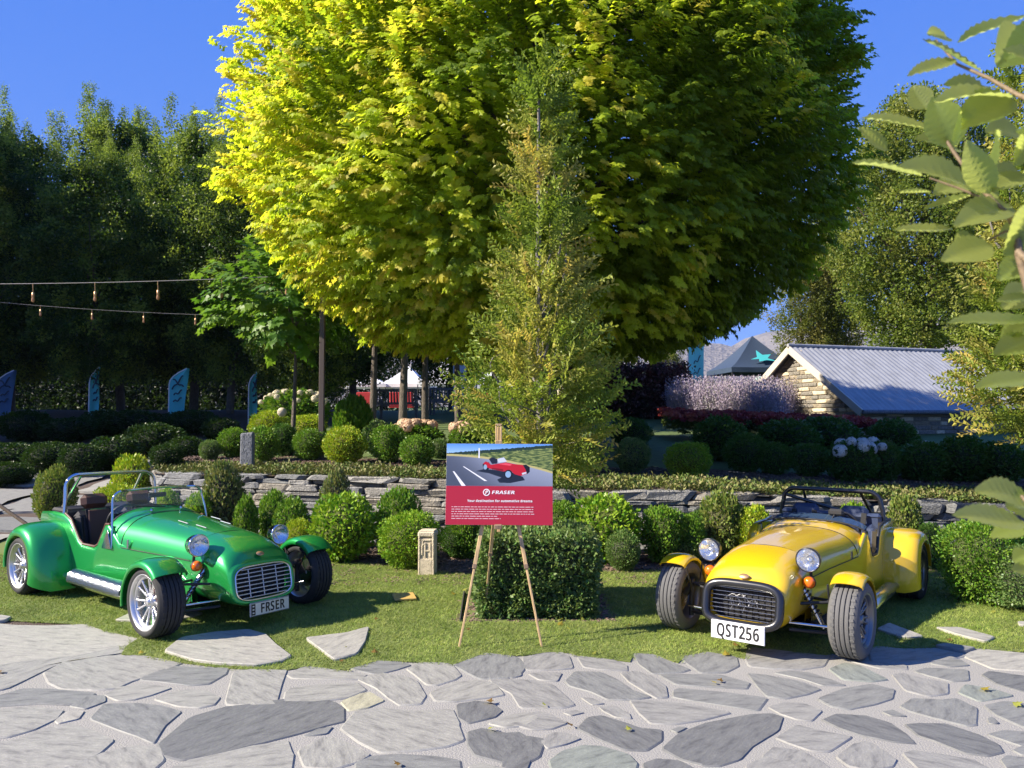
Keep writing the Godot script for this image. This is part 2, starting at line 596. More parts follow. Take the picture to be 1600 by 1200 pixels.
func build_ground():
	sheet("ground", span(-5.6, 30, 60), span(0, 1, 12), func(x, t): return Vector3(x, 0, lerpf(14, -along(WALL_Z, x) - 0.25, t)), M.soil)
	sheet("ground", span(-60, -5.6, 40), [-14.0] + span(6.0, 44, 50), func(x, d): return Vector3(x, ground_h(x - 0.01, d) + 0.04 * wob.get_noise_2d(x, d) * smoothstep(12, 15, d), -d), M.soil)
	sheet("planting_bed", span(-5.6, 30, 90), span(0.0, 2.3, 8), func(x, t): return Vector3(x, high_h(x, along(WALL_Z, x) + t) + 0.03 * wob.get_noise_2d(x * 2, t * 2), -along(WALL_Z, x) - t), M.soil)
	sheet("upper_lawn", span(-5.6, 30, 60), span(2.3, 36, 30), func(x, t): return Vector3(x, high_h(x, along(WALL_Z, x) + t) + 0.0, -along(WALL_Z, x) - t), M.upper_turf)
	sheet("far_ground", span(-400, 400, 8), [44.0, 120.0, 400.0], func(x, d): return Vector3(x, 2.0 - 0.01 if d < 100 else 2.0 + (d - 100) * 0.02, -d), M.upper_turf)
	sheet("ground", span(30, 60, 6), [-14.0, 9.0, 44.0], func(x, d): return Vector3(x, 0.0 if d < 10 else 2.0, -d), M.soil)
	# flagged path on the left
	for q in [[-9.4, 10.6, 3.4, 1.5], [-7.6, 10.2, 1.6, 1.3], [-9.9, 12.4, 3.0, 1.4], [-7.7, 11.8, 1.3, 1.2], [-10.2, 14.2, 2.6, 1.6], [-8.1, 13.6, 1.5, 1.6], [-9.6, 16.0, 2.2, 1.5], [-7.6, 15.4, 1.5, 1.5], [-8.6, 17.6, 2.6, 1.4], [-11.6, 9.4, 2.6, 1.0], [-8.8, 9.1, 2.4, 0.9]]:
		var fb := Mb.new()
		var rows2 := []
		for i in 5:
			var rw := []
			for j in 7:
				var fx: float = q[0] + q[2] * (j / 6.0 - 0.5) * (0.94 + 0.06 * sin(i * 2.1 + q[1]))
				var fz: float = q[1] + q[3] * (i / 4.0 - 0.5) * (0.94 + 0.06 * sin(j * 1.7 + q[0]))
				rw.append(Vector3(fx, ground_h(minf(fx, -5.7), fz) + 0.045 + 0.01 * sin(q[0] * 5.0), -fz))
			rows2.append(rw)
		fb.grid(rows2)
		var rim := []
		for k in 2:
			var rr := []
			for e in [rows2[0], rows2[4]]:
				for p in (e if e == rows2[0] else e.duplicate()):
					rr.append(p - Vector3(0, 0.06 * k, 0))
			rim.append(rr.slice(0, 7))
		fb.grid(rim, false, true)
		kind(obj("path_slab", fb, M[["slab_g", "slab_l", "slab_b"][int(absf(q[0] * 10)) % 3]]), "structure")
	# mountain far behind
	var rows := []
	for j in 9:
		var r := []
		for i in 81:
			var x := lerpf(-1500, 1900, i / 80.0)
			var up := j / 8.0
			var ridge := 150.0 + 70.0 * wob.get_noise_2d(x * 0.0022, 3.0) + 26.0 * wob.get_noise_2d(x * 0.011, 9.0) + 9.0 * wob.get_noise_2d(x * 0.03, 19.0)
			r.append(Vector3(x, ridge * sin(up * PI / 2) + 14.0 * wob.get_noise_2d(x * 0.012, j * 2.1) * up - 2.0, -900 - 600 * up))
		rows.append(r)
	var b := Mb.new()
	b.grid(rows)
	kind(obj("mountain", b, M.mountain), "structure")

func smooth_ring(pts: Array) -> Array:
	# one round of corner cutting with a little wobble
	var r := []
	var n := pts.size()
	for i in n:
		var a: Vector2 = pts[i]
		var c: Vector2 = pts[(i + 1) % n]
		r.append(a.lerp(c, 0.085))
		r.append(a.lerp(c, 0.915))
	return r

var paving: Node3D
func slab(tone: String, cm: Array, parent: Node = null, top := 0.007, called := "paving_stone"):
	var pts := []
	var c := Vector2.ZERO
	for i in range(0, cm.size(), 2):
		pts.append(Vector2(cm[i], cm[i + 1]) / 100.0)
		c += pts[-1]
	c /= pts.size()
	# turn each stone so that its grain follows its length
	var far := Vector2.ZERO
	for p in pts:
		if (p - c).length() > far.length():
			far = p - c
	var turn := -far.angle() + rf(-0.25, 0.25)
	var ring := smooth_ring(pts)
	var rows := [[], [], [], []]
	var sc := 1.0 / maxf(0.25, far.length())
	for p in ring:
		var q: Vector2 = (p - c).rotated(turn)
		q *= (1.10 if tone in ["m", "l"] else 1.10) + rf(-0.02, 0.02)
		var h := top + rf(-0.0005, 0.0005)
		rows[0].append(Vector3(q.x * 1.004, 0.0, q.y * 1.004))
		rows[1].append(Vector3(q.x, h - 0.005, q.y))
		q *= 1.0 - 0.010 * sc
		rows[2].append(Vector3(q.x, h, q.y))
		rows[3].append(Vector3(q.x, h, q.y))
	var b := Mb.new()
	rows.pop_back()
	b.grid(rows, true, true)
	rows.append(rows[2])
	b.smooth()
	var mid := Vector3(0, top, 0)
	for i in ring.size():
		b.tri(mid, rows[3][i], rows[3][(i + 1) % ring.size()])
	var o := obj(called, b, M["slab_" + tone], parent if parent else paving, Transform3D(Basis(Vector3.UP, turn), Vector3(c.x, 0.004, c.y)))
	return o

func build_paving():
	paving = Node3D.new()
	paving.name = "stone_paving"
	add_child(paving)
	kind(paving, "structure")
	var b := Mb.new()
	var rows := []
	for i in 13:
		var r := []
		for j in 17:
			var z := lerpf(9.0, -4.4, i / 12.0)
			if i == 12:
				z = -6.2 if j < 6 else -5.75
			r.append(Vector3(lerpf(-8, 8, j / 16.0), 0.004, z))
		rows.append(r)
	b.grid(rows)
	obj("mortar_bed", b, M.grout, paving)
	slab("l", [-429, -613, -410, -623, -391, -617, -367, -616, -339, -620, -318, -604, -293, -589, -278, -581, -282, -571, -303, -547, -329, -534, -344, -525, -360, -516])
	slab("m", [-355, -510, -342, -521, -330, -532, -303, -542, -279, -566, -274, -547, -302, -530, -306, -513, -307, -492, -308, -479, -328, -472])
	slab("m", [-300, -505, -301, -528, -286, -540, -266, -540, -254, -542, -239, -535, -225, -525, -232, -505, -239, -492, -242, -480, -254, -477, -274, -479, -287, -489])
	slab("b", [-235, -497, -225, -518, -203, -515, -189, -515, -186, -502, -189, -486, -200, -483, -218, -489, -232, -492])
	slab("b", [-314, -451, -304, -464, -297, -476, -276, -474, -251, -468, -255, -450, -273, -452, -294, -448])
	slab("b", [-253, -448, -251, -464, -242, -464, -237, -455, -242, -444])
	slab("m", [-242, -466, -241, -478, -228, -484, -209, -477, -215, -466, -221, -459, -230, -457])
	slab("m", [-209, -459, -206, -469, -196, -474, -184, -472, -173, -461, -172, -451, -179, -446, -191, -448])
	slab("m", [-305, -439, -289, -441, -276, -446, -254, -441, -251, -429, -254, -416, -261, -406, -282, -406])
	slab("l", [-249, -427, -250, -439, -241, -440, -238, -429, -245, -423])
	slab("b", [-230, -429, -233, -450, -216, -451, -200, -447, -187, -439, -187, -419, -183, -399, -193, -406, -208, -415])
	slab("m", [-275, -397, -253, -400, -248, -414, -239, -421, -222, -412, -205, -400, -205, -385, -211, -372, -222, -363, -251, -362])
	slab("m", [-209, -368, -202, -384, -190, -394, -177, -391, -169, -378, -170, -362, -195, -354, -205, -359])
	slab("d", [-176, -398, -174, -431, -162, -444, -147, -450, -135, -456, -112, -457, -106, -453, -98, -441, -95, -425, -103, -419, -113, -410, -130, -398, -144, -387, -157, -382, -168, -387])
	slab("m", [-165, -453, -180, -507, -168, -511, -148, -510, -144, -486, -137, -453, -150, -452])
	slab("m", [-163, -363, -155, -377, -142, -385, -129, -394, -116, -399, -109, -385, -104, -363, -123, -356])
	slab("m", [-143, -502, -137, -520, -121, -513, -95, -502, -96, -494, -122, -494, -139, -496])
	slab("m", [-132, -456, -135, -472, -134, -477, -119, -483, -98, -486, -90, -474, -98, -461, -114, -456])
	slab("b", [-106, -515, -92, -531, -78, -530, -68, -521, -77, -511, -87, -503])
	slab("y", [-99, -455, -90, -468, -85, -469, -75, -456, -82, -446, -92, -442])
	slab("m", [-96, -492, -85, -504, -68, -497, -60, -489, -52, -464, -54, -453, -65, -451, -73, -462, -82, -477])
	slab("m", [-68, -513, -59, -530, -49, -531, -40, -520, -33, -501, -37, -493, -47, -484, -53, -486, -61, -501])
	slab("b", [-38, -523, -25, -546, -9, -549, 4, -535, 9, -520, 4, -504, -4, -497, -20, -496, -28, -507])
	slab("m", [-48, -469, -38, -486, -22, -491, -12, -486, -6, -466, -15, -462, -33, -456, -44, -457])
	slab("d", [-31, -450, -20, -455, -12, -452, -6, -441, -10, -432, -23, -424, -29, -431])
	slab("m", [-89, -417, -86, -439, -74, -444, -54, -438, -35, -442, -30, -421, -27, -402, -34, -395, -49, -391, -65, -389, -75, -399])
	slab("b", [-108, -406, -103, -415, -96, -418, -97, -409])
	slab("m", [-105, -389, -97, -404, -89, -402, -79, -393, -70, -384, -74, -377, -84, -370, -98, -372])
	slab("d", [-22, -411, -15, -415, 0, -408, 16, -402, 12, -382, 3, -373, -17, -384, -21, -395])
	slab("m", [-12, -423, -4, -433, 9, -438, 14, -430, 7, -420, -3, -418])
	slab("b", [-73, -375, -67, -382, -55, -384, -39, -382, -27, -378, -25, -367, -44, -357, -71, -362])
	slab("m", [-20, -372, -14, -374, 1, -367, -3, -356, -18, -356])
	slab("b", [-9, -520, 0, -533, 4, -520, 6, -501, 0, -497, -7, -499])
	slab("g", [8, -537, 22, -547, 34, -549, 39, -540, 40, -516, 26, -513, 10, -513])
	slab("g", [46, -538, 52, -543, 66, -537, 76, -521, 75, -511, 59, -513, 48, -518])
	slab("b", [86, -546, 90, -549, 100, -543, 106, -530, 116, -513, 109, -508, 91, -505, 86, -523])
	slab("b", [117, -538, 130, -549, 144, -549, 154, -537, 150, -520, 139, -508, 123, -507, 119, -523])
	slab("g", [11, -504, 21, -507, 32, -505, 28, -490, 17, -493])
	slab("g", [-12, -492, 0, -492, 14, -490, 24, -483, 30, -466, 35, -451, 27, -447, 5, -447, 0, -469, -10, -483])
	slab("b", [35, -489, 42, -507, 58, -505, 66, -492, 72, -474, 81, -464, 68, -459, 56, -460, 48, -472, 37, -481])
	slab("g", [71, -504, 81, -508, 90, -497, 94, -480, 92, -464, 85, -462, 80, -472, 74, -487])
	slab("b", [96, -501, 109, -502, 133, -501, 147, -487, 142, -477, 127, -479, 103, -484])
	slab("b", [99, -472, 103, -476, 125, -470, 149, -461, 137, -442, 120, -450, 105, -457, 97, -462])
	slab("g", [41, -461, 47, -460, 53, -452, 46, -450])
	slab("g", [70, -456, 84, -455, 101, -450, 121, -438, 105, -429, 88, -423, 76, -424, 72, -439])
	slab("g", [50, -446, 59, -448, 65, -437, 65, -430, 57, -432, 52, -440])
	slab("g", [-1, -423, 0, -432, 16, -439, 23, -433, 29, -423, 21, -416, 11, -415])
	slab("g", [29, -438, 36, -441, 40, -438, 33, -434])
	slab("d", [36, -416, 43, -430, 50, -433, 61, -423, 68, -416, 78, -414, 76, -402, 66, -390, 56, -391, 48, -400])
	slab("g", [15, -399, 21, -410, 28, -410, 35, -403, 28, -397, 18, -392])
	slab("d", [77, -392, 88, -408, 107, -423, 131, -433, 142, -434, 147, -430, 138, -412, 121, -395, 110, -380, 99, -374, 92, -375, 84, -381])
	slab("b", [84, -414, 89, -418, 93, -417, 87, -411])
	slab("d", [-5, -408, 4, -410, 10, -400, 10, -387, 8, -375, 6, -365, -4, -363])
	slab("t", [19, -377, 26, -388, 36, -394, 45, -393, 56, -384, 59, -375, 55, -363, 36, -357, 20, -365])
	slab("d", [63, -374, 70, -379, 80, -377, 86, -368, 80, -359, 62, -360])
	slab("g", [112, -372, 121, -380, 134, -385, 141, -384, 140, -368, 132, -359, 110, -360])
	slab("g", [160, -520, 165, -551, 183, -557, 202, -554, 220, -544, 206, -520, 189, -513, 175, -515])
	slab("t", [209, -513, 224, -525, 232, -518, 237, -494, 225, -490, 210, -494])
	slab("g", [223, -546, 236, -533, 248, -526, 262, -521, 258, -513, 243, -515, 233, -526])
	slab("b", [171, -505, 182, -509, 193, -505, 201, -492, 205, -483, 191, -483, 184, -494])
	slab("b", [153, -504, 164, -500, 180, -489, 187, -476, 176, -468, 162, -461, 152, -465, 152, -483])
	slab("b", [181, -460, 203, -476, 222, -483, 231, -474, 222, -459, 209, -451, 192, -444, 185, -448])
	slab("g", [245, -501, 253, -504, 261, -493, 271, -487, 261, -469, 248, -465, 239, -474])
	slab("b", [263, -508, 274, -515, 298, -511, 287, -492, 276, -490, 267, -501])
	slab("b", [282, -525, 299, -535, 306, -533, 305, -521, 291, -518])
	slab("l", [315, -540, 333, -557, 348, -551, 358, -546, 376, -538, 355, -510, 336, -511, 319, -515])
	slab("d", [303, -501, 312, -508, 327, -499, 342, -492, 323, -464, 309, -472, 302, -484])
	slab("t", [269, -470, 281, -483, 292, -476, 298, -465, 273, -456])
	slab("b", [223, -447, 236, -459, 251, -457, 261, -459, 263, -444, 250, -423, 243, -421, 234, -430, 225, -440])
	slab("g", [147, -446, 158, -453, 168, -452, 174, -441, 163, -427, 156, -429, 150, -437])
	slab("b", [208, -439, 215, -442, 218, -433, 210, -434])
	slab("d", [171, -427, 181, -435, 195, -433, 204, -423, 205, -412, 204, -399, 195, -400, 183, -407, 175, -417])
	slab("d", [213, -420, 221, -422, 234, -421, 243, -406, 245, -397, 242, -388, 232, -384, 223, -387, 217, -400, 212, -406])
	slab("b", [272, -448, 287, -455, 303, -448, 309, -444, 291, -419, 274, -419, 270, -434])
	slab("b", [261, -429, 265, -432, 263, -423, 258, -423])
	slab("g", [137, -404, 153, -420, 164, -411, 175, -405, 156, -388, 148, -390, 141, -398])
	slab("b", [249, -408, 260, -413, 272, -410, 279, -402, 271, -391, 257, -394, 253, -400])
	slab("g", [159, -382, 172, -395, 181, -399, 184, -389, 185, -379, 180, -372, 168, -368, 160, -373])
	slab("g", [193, -385, 199, -388, 211, -384, 222, -378, 224, -368, 205, -359, 192, -368])
	slab("g", [123, -382, 131, -392, 143, -388, 148, -377, 149, -367, 130, -356, 117, -362])
	slab("b", [249, -389, 257, -394, 270, -389, 265, -382, 250, -384])
	slab("b", [236, -378, 242, -383, 255, -378, 246, -365, 233, -368])
	slab("g", [259, -563, 272, -561, 283, -551, 307, -551, 314, -542, 295, -533, 258, -525, 246, -530])
	# the stones that go on under the camera and to the sides
	for i in 60:
		var px := -5.6 + (i % 10) * 1.2 + rf(-0.2, 0.2)
		var pz := -2.9 + (i / 10) * 0.85 + rf(-0.12, 0.12)
		var cm := []
		var n := 8
		for k in n:
			var a := TAU * k / n
			cm.append((px + cos(a) * rf(0.44, 0.56)) * 100)
			cm.append((pz + sin(a) * rf(0.3, 0.38)) * 100)
		if pz > -3.05:
			slab(["g", "b", "g", "d"][i % 4], cm)

func in_poly(p: Vector2, poly: PackedVector2Array) -> bool:
	return Geometry2D.is_point_in_polygon(p, poly)

func build_lawn():
	var edge := PackedVector2Array()
	for q in [
		Vector2(-5.47, -6.28), Vector2(-4.19, -6.37), Vector2(-3.40, -6.22), Vector2(-3.18, -6.05), Vector2(-2.80, -5.83), Vector2(-2.79, -5.63), Vector2(-2.73, -5.45), Vector2(-2.52, -5.40), Vector2(-2.28, -5.28), Vector2(-1.89, -5.15), Vector2(-1.68, -5.12), Vector2(-1.47, -5.11), Vector2(-1.36, -5.18), Vector2(-1.09, -5.11), Vector2(-0.91, -5.30), Vector2(-0.69, -5.28), Vector2(-0.47, -5.26), Vector2(-0.38, -5.23), Vector2(-0.18, -5.48), Vector2(0.00, -5.41), Vector2(0.09, -5.42), Vector2(0.27, -5.50), Vector2(0.41, -5.48), Vector2(0.47, -5.41), Vector2(0.80, -5.28), Vector2(0.85, -5.47), Vector2(0.98, -5.45), Vector2(1.12, -5.26), Vector2(1.20, -5.41), Vector2(1.38, -5.50), Vector2(1.55, -5.40), Vector2(1.60, -5.35), Vector2(1.71, -5.66), Vector2(1.83, -5.57), Vector2(2.18, -5.42), Vector2(2.64, -5.63), Vector2(2.85, -5.60), Vector2(3.15, -5.63), Vector2(3.30, -5.59), Vector2(3.61, -5.50), Vector2(4.40, -5.37), Vector2(5.29, -5.37), Vector2(7.93, -8.01), Vector2(6.66, -8.08), Vector2(5.51, -8.34), Vector2(4.86, -8.41), Vector2(1.39, -8.41), Vector2(1.03, -8.34), Vector2(-0.44, -8.17), Vector2(-0.75, -8.31), Vector2(-1.44, -8.70), Vector2(-2.06, -8.89), Vector2(-2.79, -9.39), Vector2(-4.03, -9.75), Vector2(-6.68, -10.92), Vector2(-7.22, -10.92), Vector2(-9.73, -11.10)]:
		edge.append(q)
	var b := Mb.new()
	b.poly(edge, func(q): return Vector3(q.x, 0.012, q.y), Vector3(0, -0.006, 0))
	kind(obj("lawn", b, M.turf), "structure")
	var gaps := []
	var stepping := []
	stepping.append(stepping_stone("b", [306, -561, 315, -565, 329, -555, 318, -549]))
	stepping.append(stepping_stone("l", [-241, -549, -242, -579, -226, -591, -203, -598, -188, -587, -170, -559, -155, -537, -158, -528, -171, -520, -195, -523, -215, -530]))
	stepping.append(stepping_stone("l", [-446, -637, -425, -645, -413, -640, -412, -630, -435, -623]))
	stepping.append(stepping_stone("l", [-319, -632, -318, -650, -284, -658, -262, -654, -266, -640, -284, -628]))
	stepping.append(stepping_stone("l", [-152, -579, -139, -585, -126, -591, -113, -607, -109, -574, -109, -544, -120, -531, -129, -544]))
	stepping.append(stepping_stone("l", [332, -607, 349, -607, 360, -583, 346, -572, 338, -587]))
	stepping.append(stepping_stone("l", [284, -604, 301, -620, 303, -607, 308, -585, 292, -583]))
	stepping.append(stepping_stone("l", [407, -625, 423, -623, 416, -613, 402, -616]))
	# hedge bed cut out of the lawn
	var xfs := [[], []]
	var cols := [[], []]
	var holes := []
	for st in stepping:
		holes.append(st)
	var pal := [Color(0.24, 0.33, 0.06), Color(0.30, 0.38, 0.08), Color(0.37, 0.42, 0.11), Color(0.18, 0.26, 0.045)]
	var step := 0.043
	var z := -9.4
	while z < -4.9:
		var x := -6.6
		while x < 7.2:
			var q := Vector2(x + rf(-0.02, 0.02), z + rf(-0.02, 0.02))
			if absf(q.x) < -q.y * 0.70 + 0.3 and in_poly(q, edge):
				var ok := true
				for h in holes:
					if in_poly(q, h):
						ok = false
						break
				if ok and not (q.x > -0.42 and q.x < 0.84 and q.y < -6.30 and q.y > -7.55):
					var k := rng.randi() % 2
					var s := rf(0.8, 1.25)
					xfs[k].append(Transform3D(Basis(Vector3.UP, rf(0, TAU)).scaled(Vector3(s, s * rf(0.7, 1.2), s)), Vector3(q.x, 0.010, q.y)))
					var c: Color = pal[rng.randi() % 4]
					cols[k].append(c * (0.9 + 0.35 * wob.get_noise_2d(q.x * 1.3, q.y * 1.3)) * rf(0.85, 1.15))
			x += step
		z += step
	for k in 2:
		scatter("grass", M["tuft_%d" % k], M.blade, xfs[k], cols[k])
	# mulch chips on the beds
	var cx := []
	var cl := []
	for i in 9000:
		var x := rf(-6.0, 7.5)
		var up := rng.randf() < 0.55
		var d := along(WALL_Z, x) + rf(0.5, 2.4) if up else rf(7.7, along(WALL_Z, x) - 0.1)
		if i % 12 == 0:
			x = rf(-0.42, 0.84)
			d = rf(6.3, 7.5)
			up = false
		cx.append(Transform3D(Basis(Vector3.UP, rf(0, TAU)).scaled(Vector3.ONE * rf(0.6, 1.3)), Vector3(x, (high_h(x, d) if up else 0.0) + 0.004, -d)))
		var w := rf(0.5, 1.6)
		cl.append(Color(0.15 * w, 0.10 * w, 0.075 * w))
	# a few fallen leaves
	var fx := []
	var fc := []
	for i in 46:
		var p := Vector3(rf(-4.2, 4.6), 0.028, -rf(3.7, 7.6))
		fx.append(Transform3D(Basis.from_euler(Vector3(rf(-0.25, 0.25), rf(0, TAU), rf(-0.25, 0.25))).scaled(Vector3.ONE * rf(0.5, 1.0)), p))
		fc.append([Color(0.45, 0.36, 0.06), Color(0.30, 0.18, 0.06), Color(0.38, 0.40, 0.08)][i % 3] * rf(0.7, 1.1))
	var fl := Mb.new()
	lobed_leaf(fl, Vector3(0, 0, -0.03), Vector3(0, 0.1, 1), Vector3(1, 0.1, 0), 0.06)
	scatter("fallen_leaves", fl.done(), M.leaf, fx, fc)
	scatter("bark_mulch", M.chips, M.chip, cx, cl)

func build_wall():
	var w := thing("dry_stone_wall", "low dry stacked schist wall curving behind the clipped shrubs", "wall")
	# the path of the wall: its return at the left, then along the bed
	var path := [Vector3(-6.5, 0, -17.5), Vector3(-6.25, 0, -15.0), Vector3(-6.0, 0, -13.2), Vector3(-5.75, 0, -12.4)]
	var x := -5.4
	while x < 6.9:
		path.append(Vector3(x, 0, -along(WALL_Z, x)))
		x += 0.4
	var cv := Curve3D.new()
	for p in path:
		cv.add_point(p)
	var L := cv.get_baked_length()
	var top := func(p: Vector3) -> float:
		return along(WALL_H, p.x) - left_h(-p.z) * (1.0 if p.x < -5.55 else 0.0) * 0.0
	# dark packed core behind the faces
	var rows := [[], [], [], []]
	var s := 0.0
	while s <= L:
		var p := cv.sample_baked(s)
		var q := cv.sample_baked(minf(s + 0.05, L)) - cv.sample_baked(maxf(s - 0.05, 0))
		var nrm := Vector3(q.z, 0, -q.x).normalized() * -1.0
		var h: float = (top as Callable).call(p) - 0.03
		rows[0].append(p + nrm * -0.06 + Vector3(0, -0.1, 0))
		rows[1].append(p + nrm * -0.06 + Vector3(0, h, 0))
		rows[2].append(p + nrm * -0.34 + Vector3(0, h, 0))
		rows[3].append(p + nrm * -0.34 + Vector3(0, -0.1, 0))
		s += 0.3
	var core := Mb.new()
	core.grid(rows)
	obj("packing", core, M.wall_core, w)
	var pool := []
	for i in 12:
		var b := Mb.new()
		b.box(Vector3.ZERO, Vector3.ONE, 0.14, Basis.IDENTITY, 0.10, rng)
		pool.append(b.done())
	# courses from the ground up
	var placed := 0
	var singles := 0
	var rest := Mb.new()
	var y := 0.0
	var course := 0
	while y < 0.9:
		var hgt: float = [0.085, 0.05, 0.10, 0.06, 0.075, 0.05, 0.09][course % 7]
		s = 1.2 + rf(0, 0.3) if y < 0.5 else rf(0, 0.3)
		while s < L:
			var len := rf(0.24, 0.72)
			var p := cv.sample_baked(s + len / 2)
			var q := (cv.sample_baked(minf(s + len, L)) - cv.sample_baked(s)).normalized()
			var h: float = (top as Callable).call(p)
			var ph := hgt
			var cap := y + hgt * 1.5 >= h
			if y >= h - 0.03:
				s += len
				continue
			if cap:
				ph = clampf(h - y + 0.03, 0.05, 0.12)
				len = rf(0.3, 0.8)
			var gl := -0.02
			if p.x < -5.55:
				gl = left_h(-p.z)
			if y + ph > gl:
				placed += 1
				var bx := Basis(q, Vector3.UP, q.cross(Vector3.UP)).rotated(Vector3.UP, rf(-0.06, 0.06)).rotated(q, rf(-0.04, 0.04))
				var deep := 0.22 if not cap else rf(0.3, 0.42)
				var off := rf(-0.035, 0.03)
				var ctr := p + Vector3(0, y + ph / 2, 0) + q.cross(Vector3.UP) * (off - deep / 2 + 0.06)
				var xf := Transform3D(bx.scaled_local(Vector3(len * 1.03, ph * 1.05, deep)), ctr)
				var hidden := y < 0.2 and placed % 3 > 0 or p.x > 5.0 or p.z < -13.5
				if hidden or singles >= 298:
					rest.st.append_from(pool[rng.randi() % 12], 0, xf)
				else:
					singles += 1
					node_of("stone", pool[rng.randi() % 12], M["wall_%d" % (rng.randi() % 5)], w, xf)
			s += len
		y += hgt
		course += 1
	kind(node_of("joined_stones", rest.st.commit(), M.wall_2, w), "stuff")  # hidden and leftover stones joined in one grey tone

func stepping_stone(tone: String, cm: Array) -> PackedVector2Array:
	slab(tone, cm, self.get_node("stone_paving"), 0.026, "stepping_stone")
	var r := PackedVector2Array()
	for i in range(0, cm.size(), 2):
		r.append(Vector2(cm[i], cm[i + 1]) / 100.0)
	return r

# ---------------------------------------------------------------- the two open roadsters
# local axes: +z forward, +x the car's left, origin on the ground under the middle of the front axle
func arch(z: float, hw: float, top: float, base: float, e := 2.6, n := 14) -> Array:
	var r := []
	for i in n + 1:
		var a := PI * i / n
		var cx := cos(a)
		var sy := sin(a)
		r.append(Vector3(hw * signf(cx) * pow(absf(cx), 2.0 / e), base + (top - base) * pow(absf(sy), 2.0 / e), z))
	return r

func ring(z: float, hw: float, top: float, bot: float, e := 3.0, n := 36) -> Array:
	var r := []
	var yc := (top + bot) / 2
	var hh := (top - bot) / 2
	for i in n:
		var a := TAU * i / n
		r.append(Vector3(hw * signf(cos(a)) * pow(absf(cos(a)), 2.0 / e), yc + hh * signf(sin(a)) * pow(absf(sin(a)), 2.0 / e), z))
	return r

func ring_row(c: Vector3, hw: float, hh: float, e := 4.0, n := 32) -> Array:
	var r := []
	for i in n:
		var a := TAU * i / n
		r.append(c + Vector3(hw * signf(cos(a)) * pow(absf(cos(a)), 2.0 / e), hh * signf(sin(a)) * pow(absf(sin(a)), 2.0 / e), 0))
	return r

const AX := Basis(Vector3(0, -1, 0), Vector3(1, 0, 0), Vector3(0, 0, 1)) # local y runs along +x

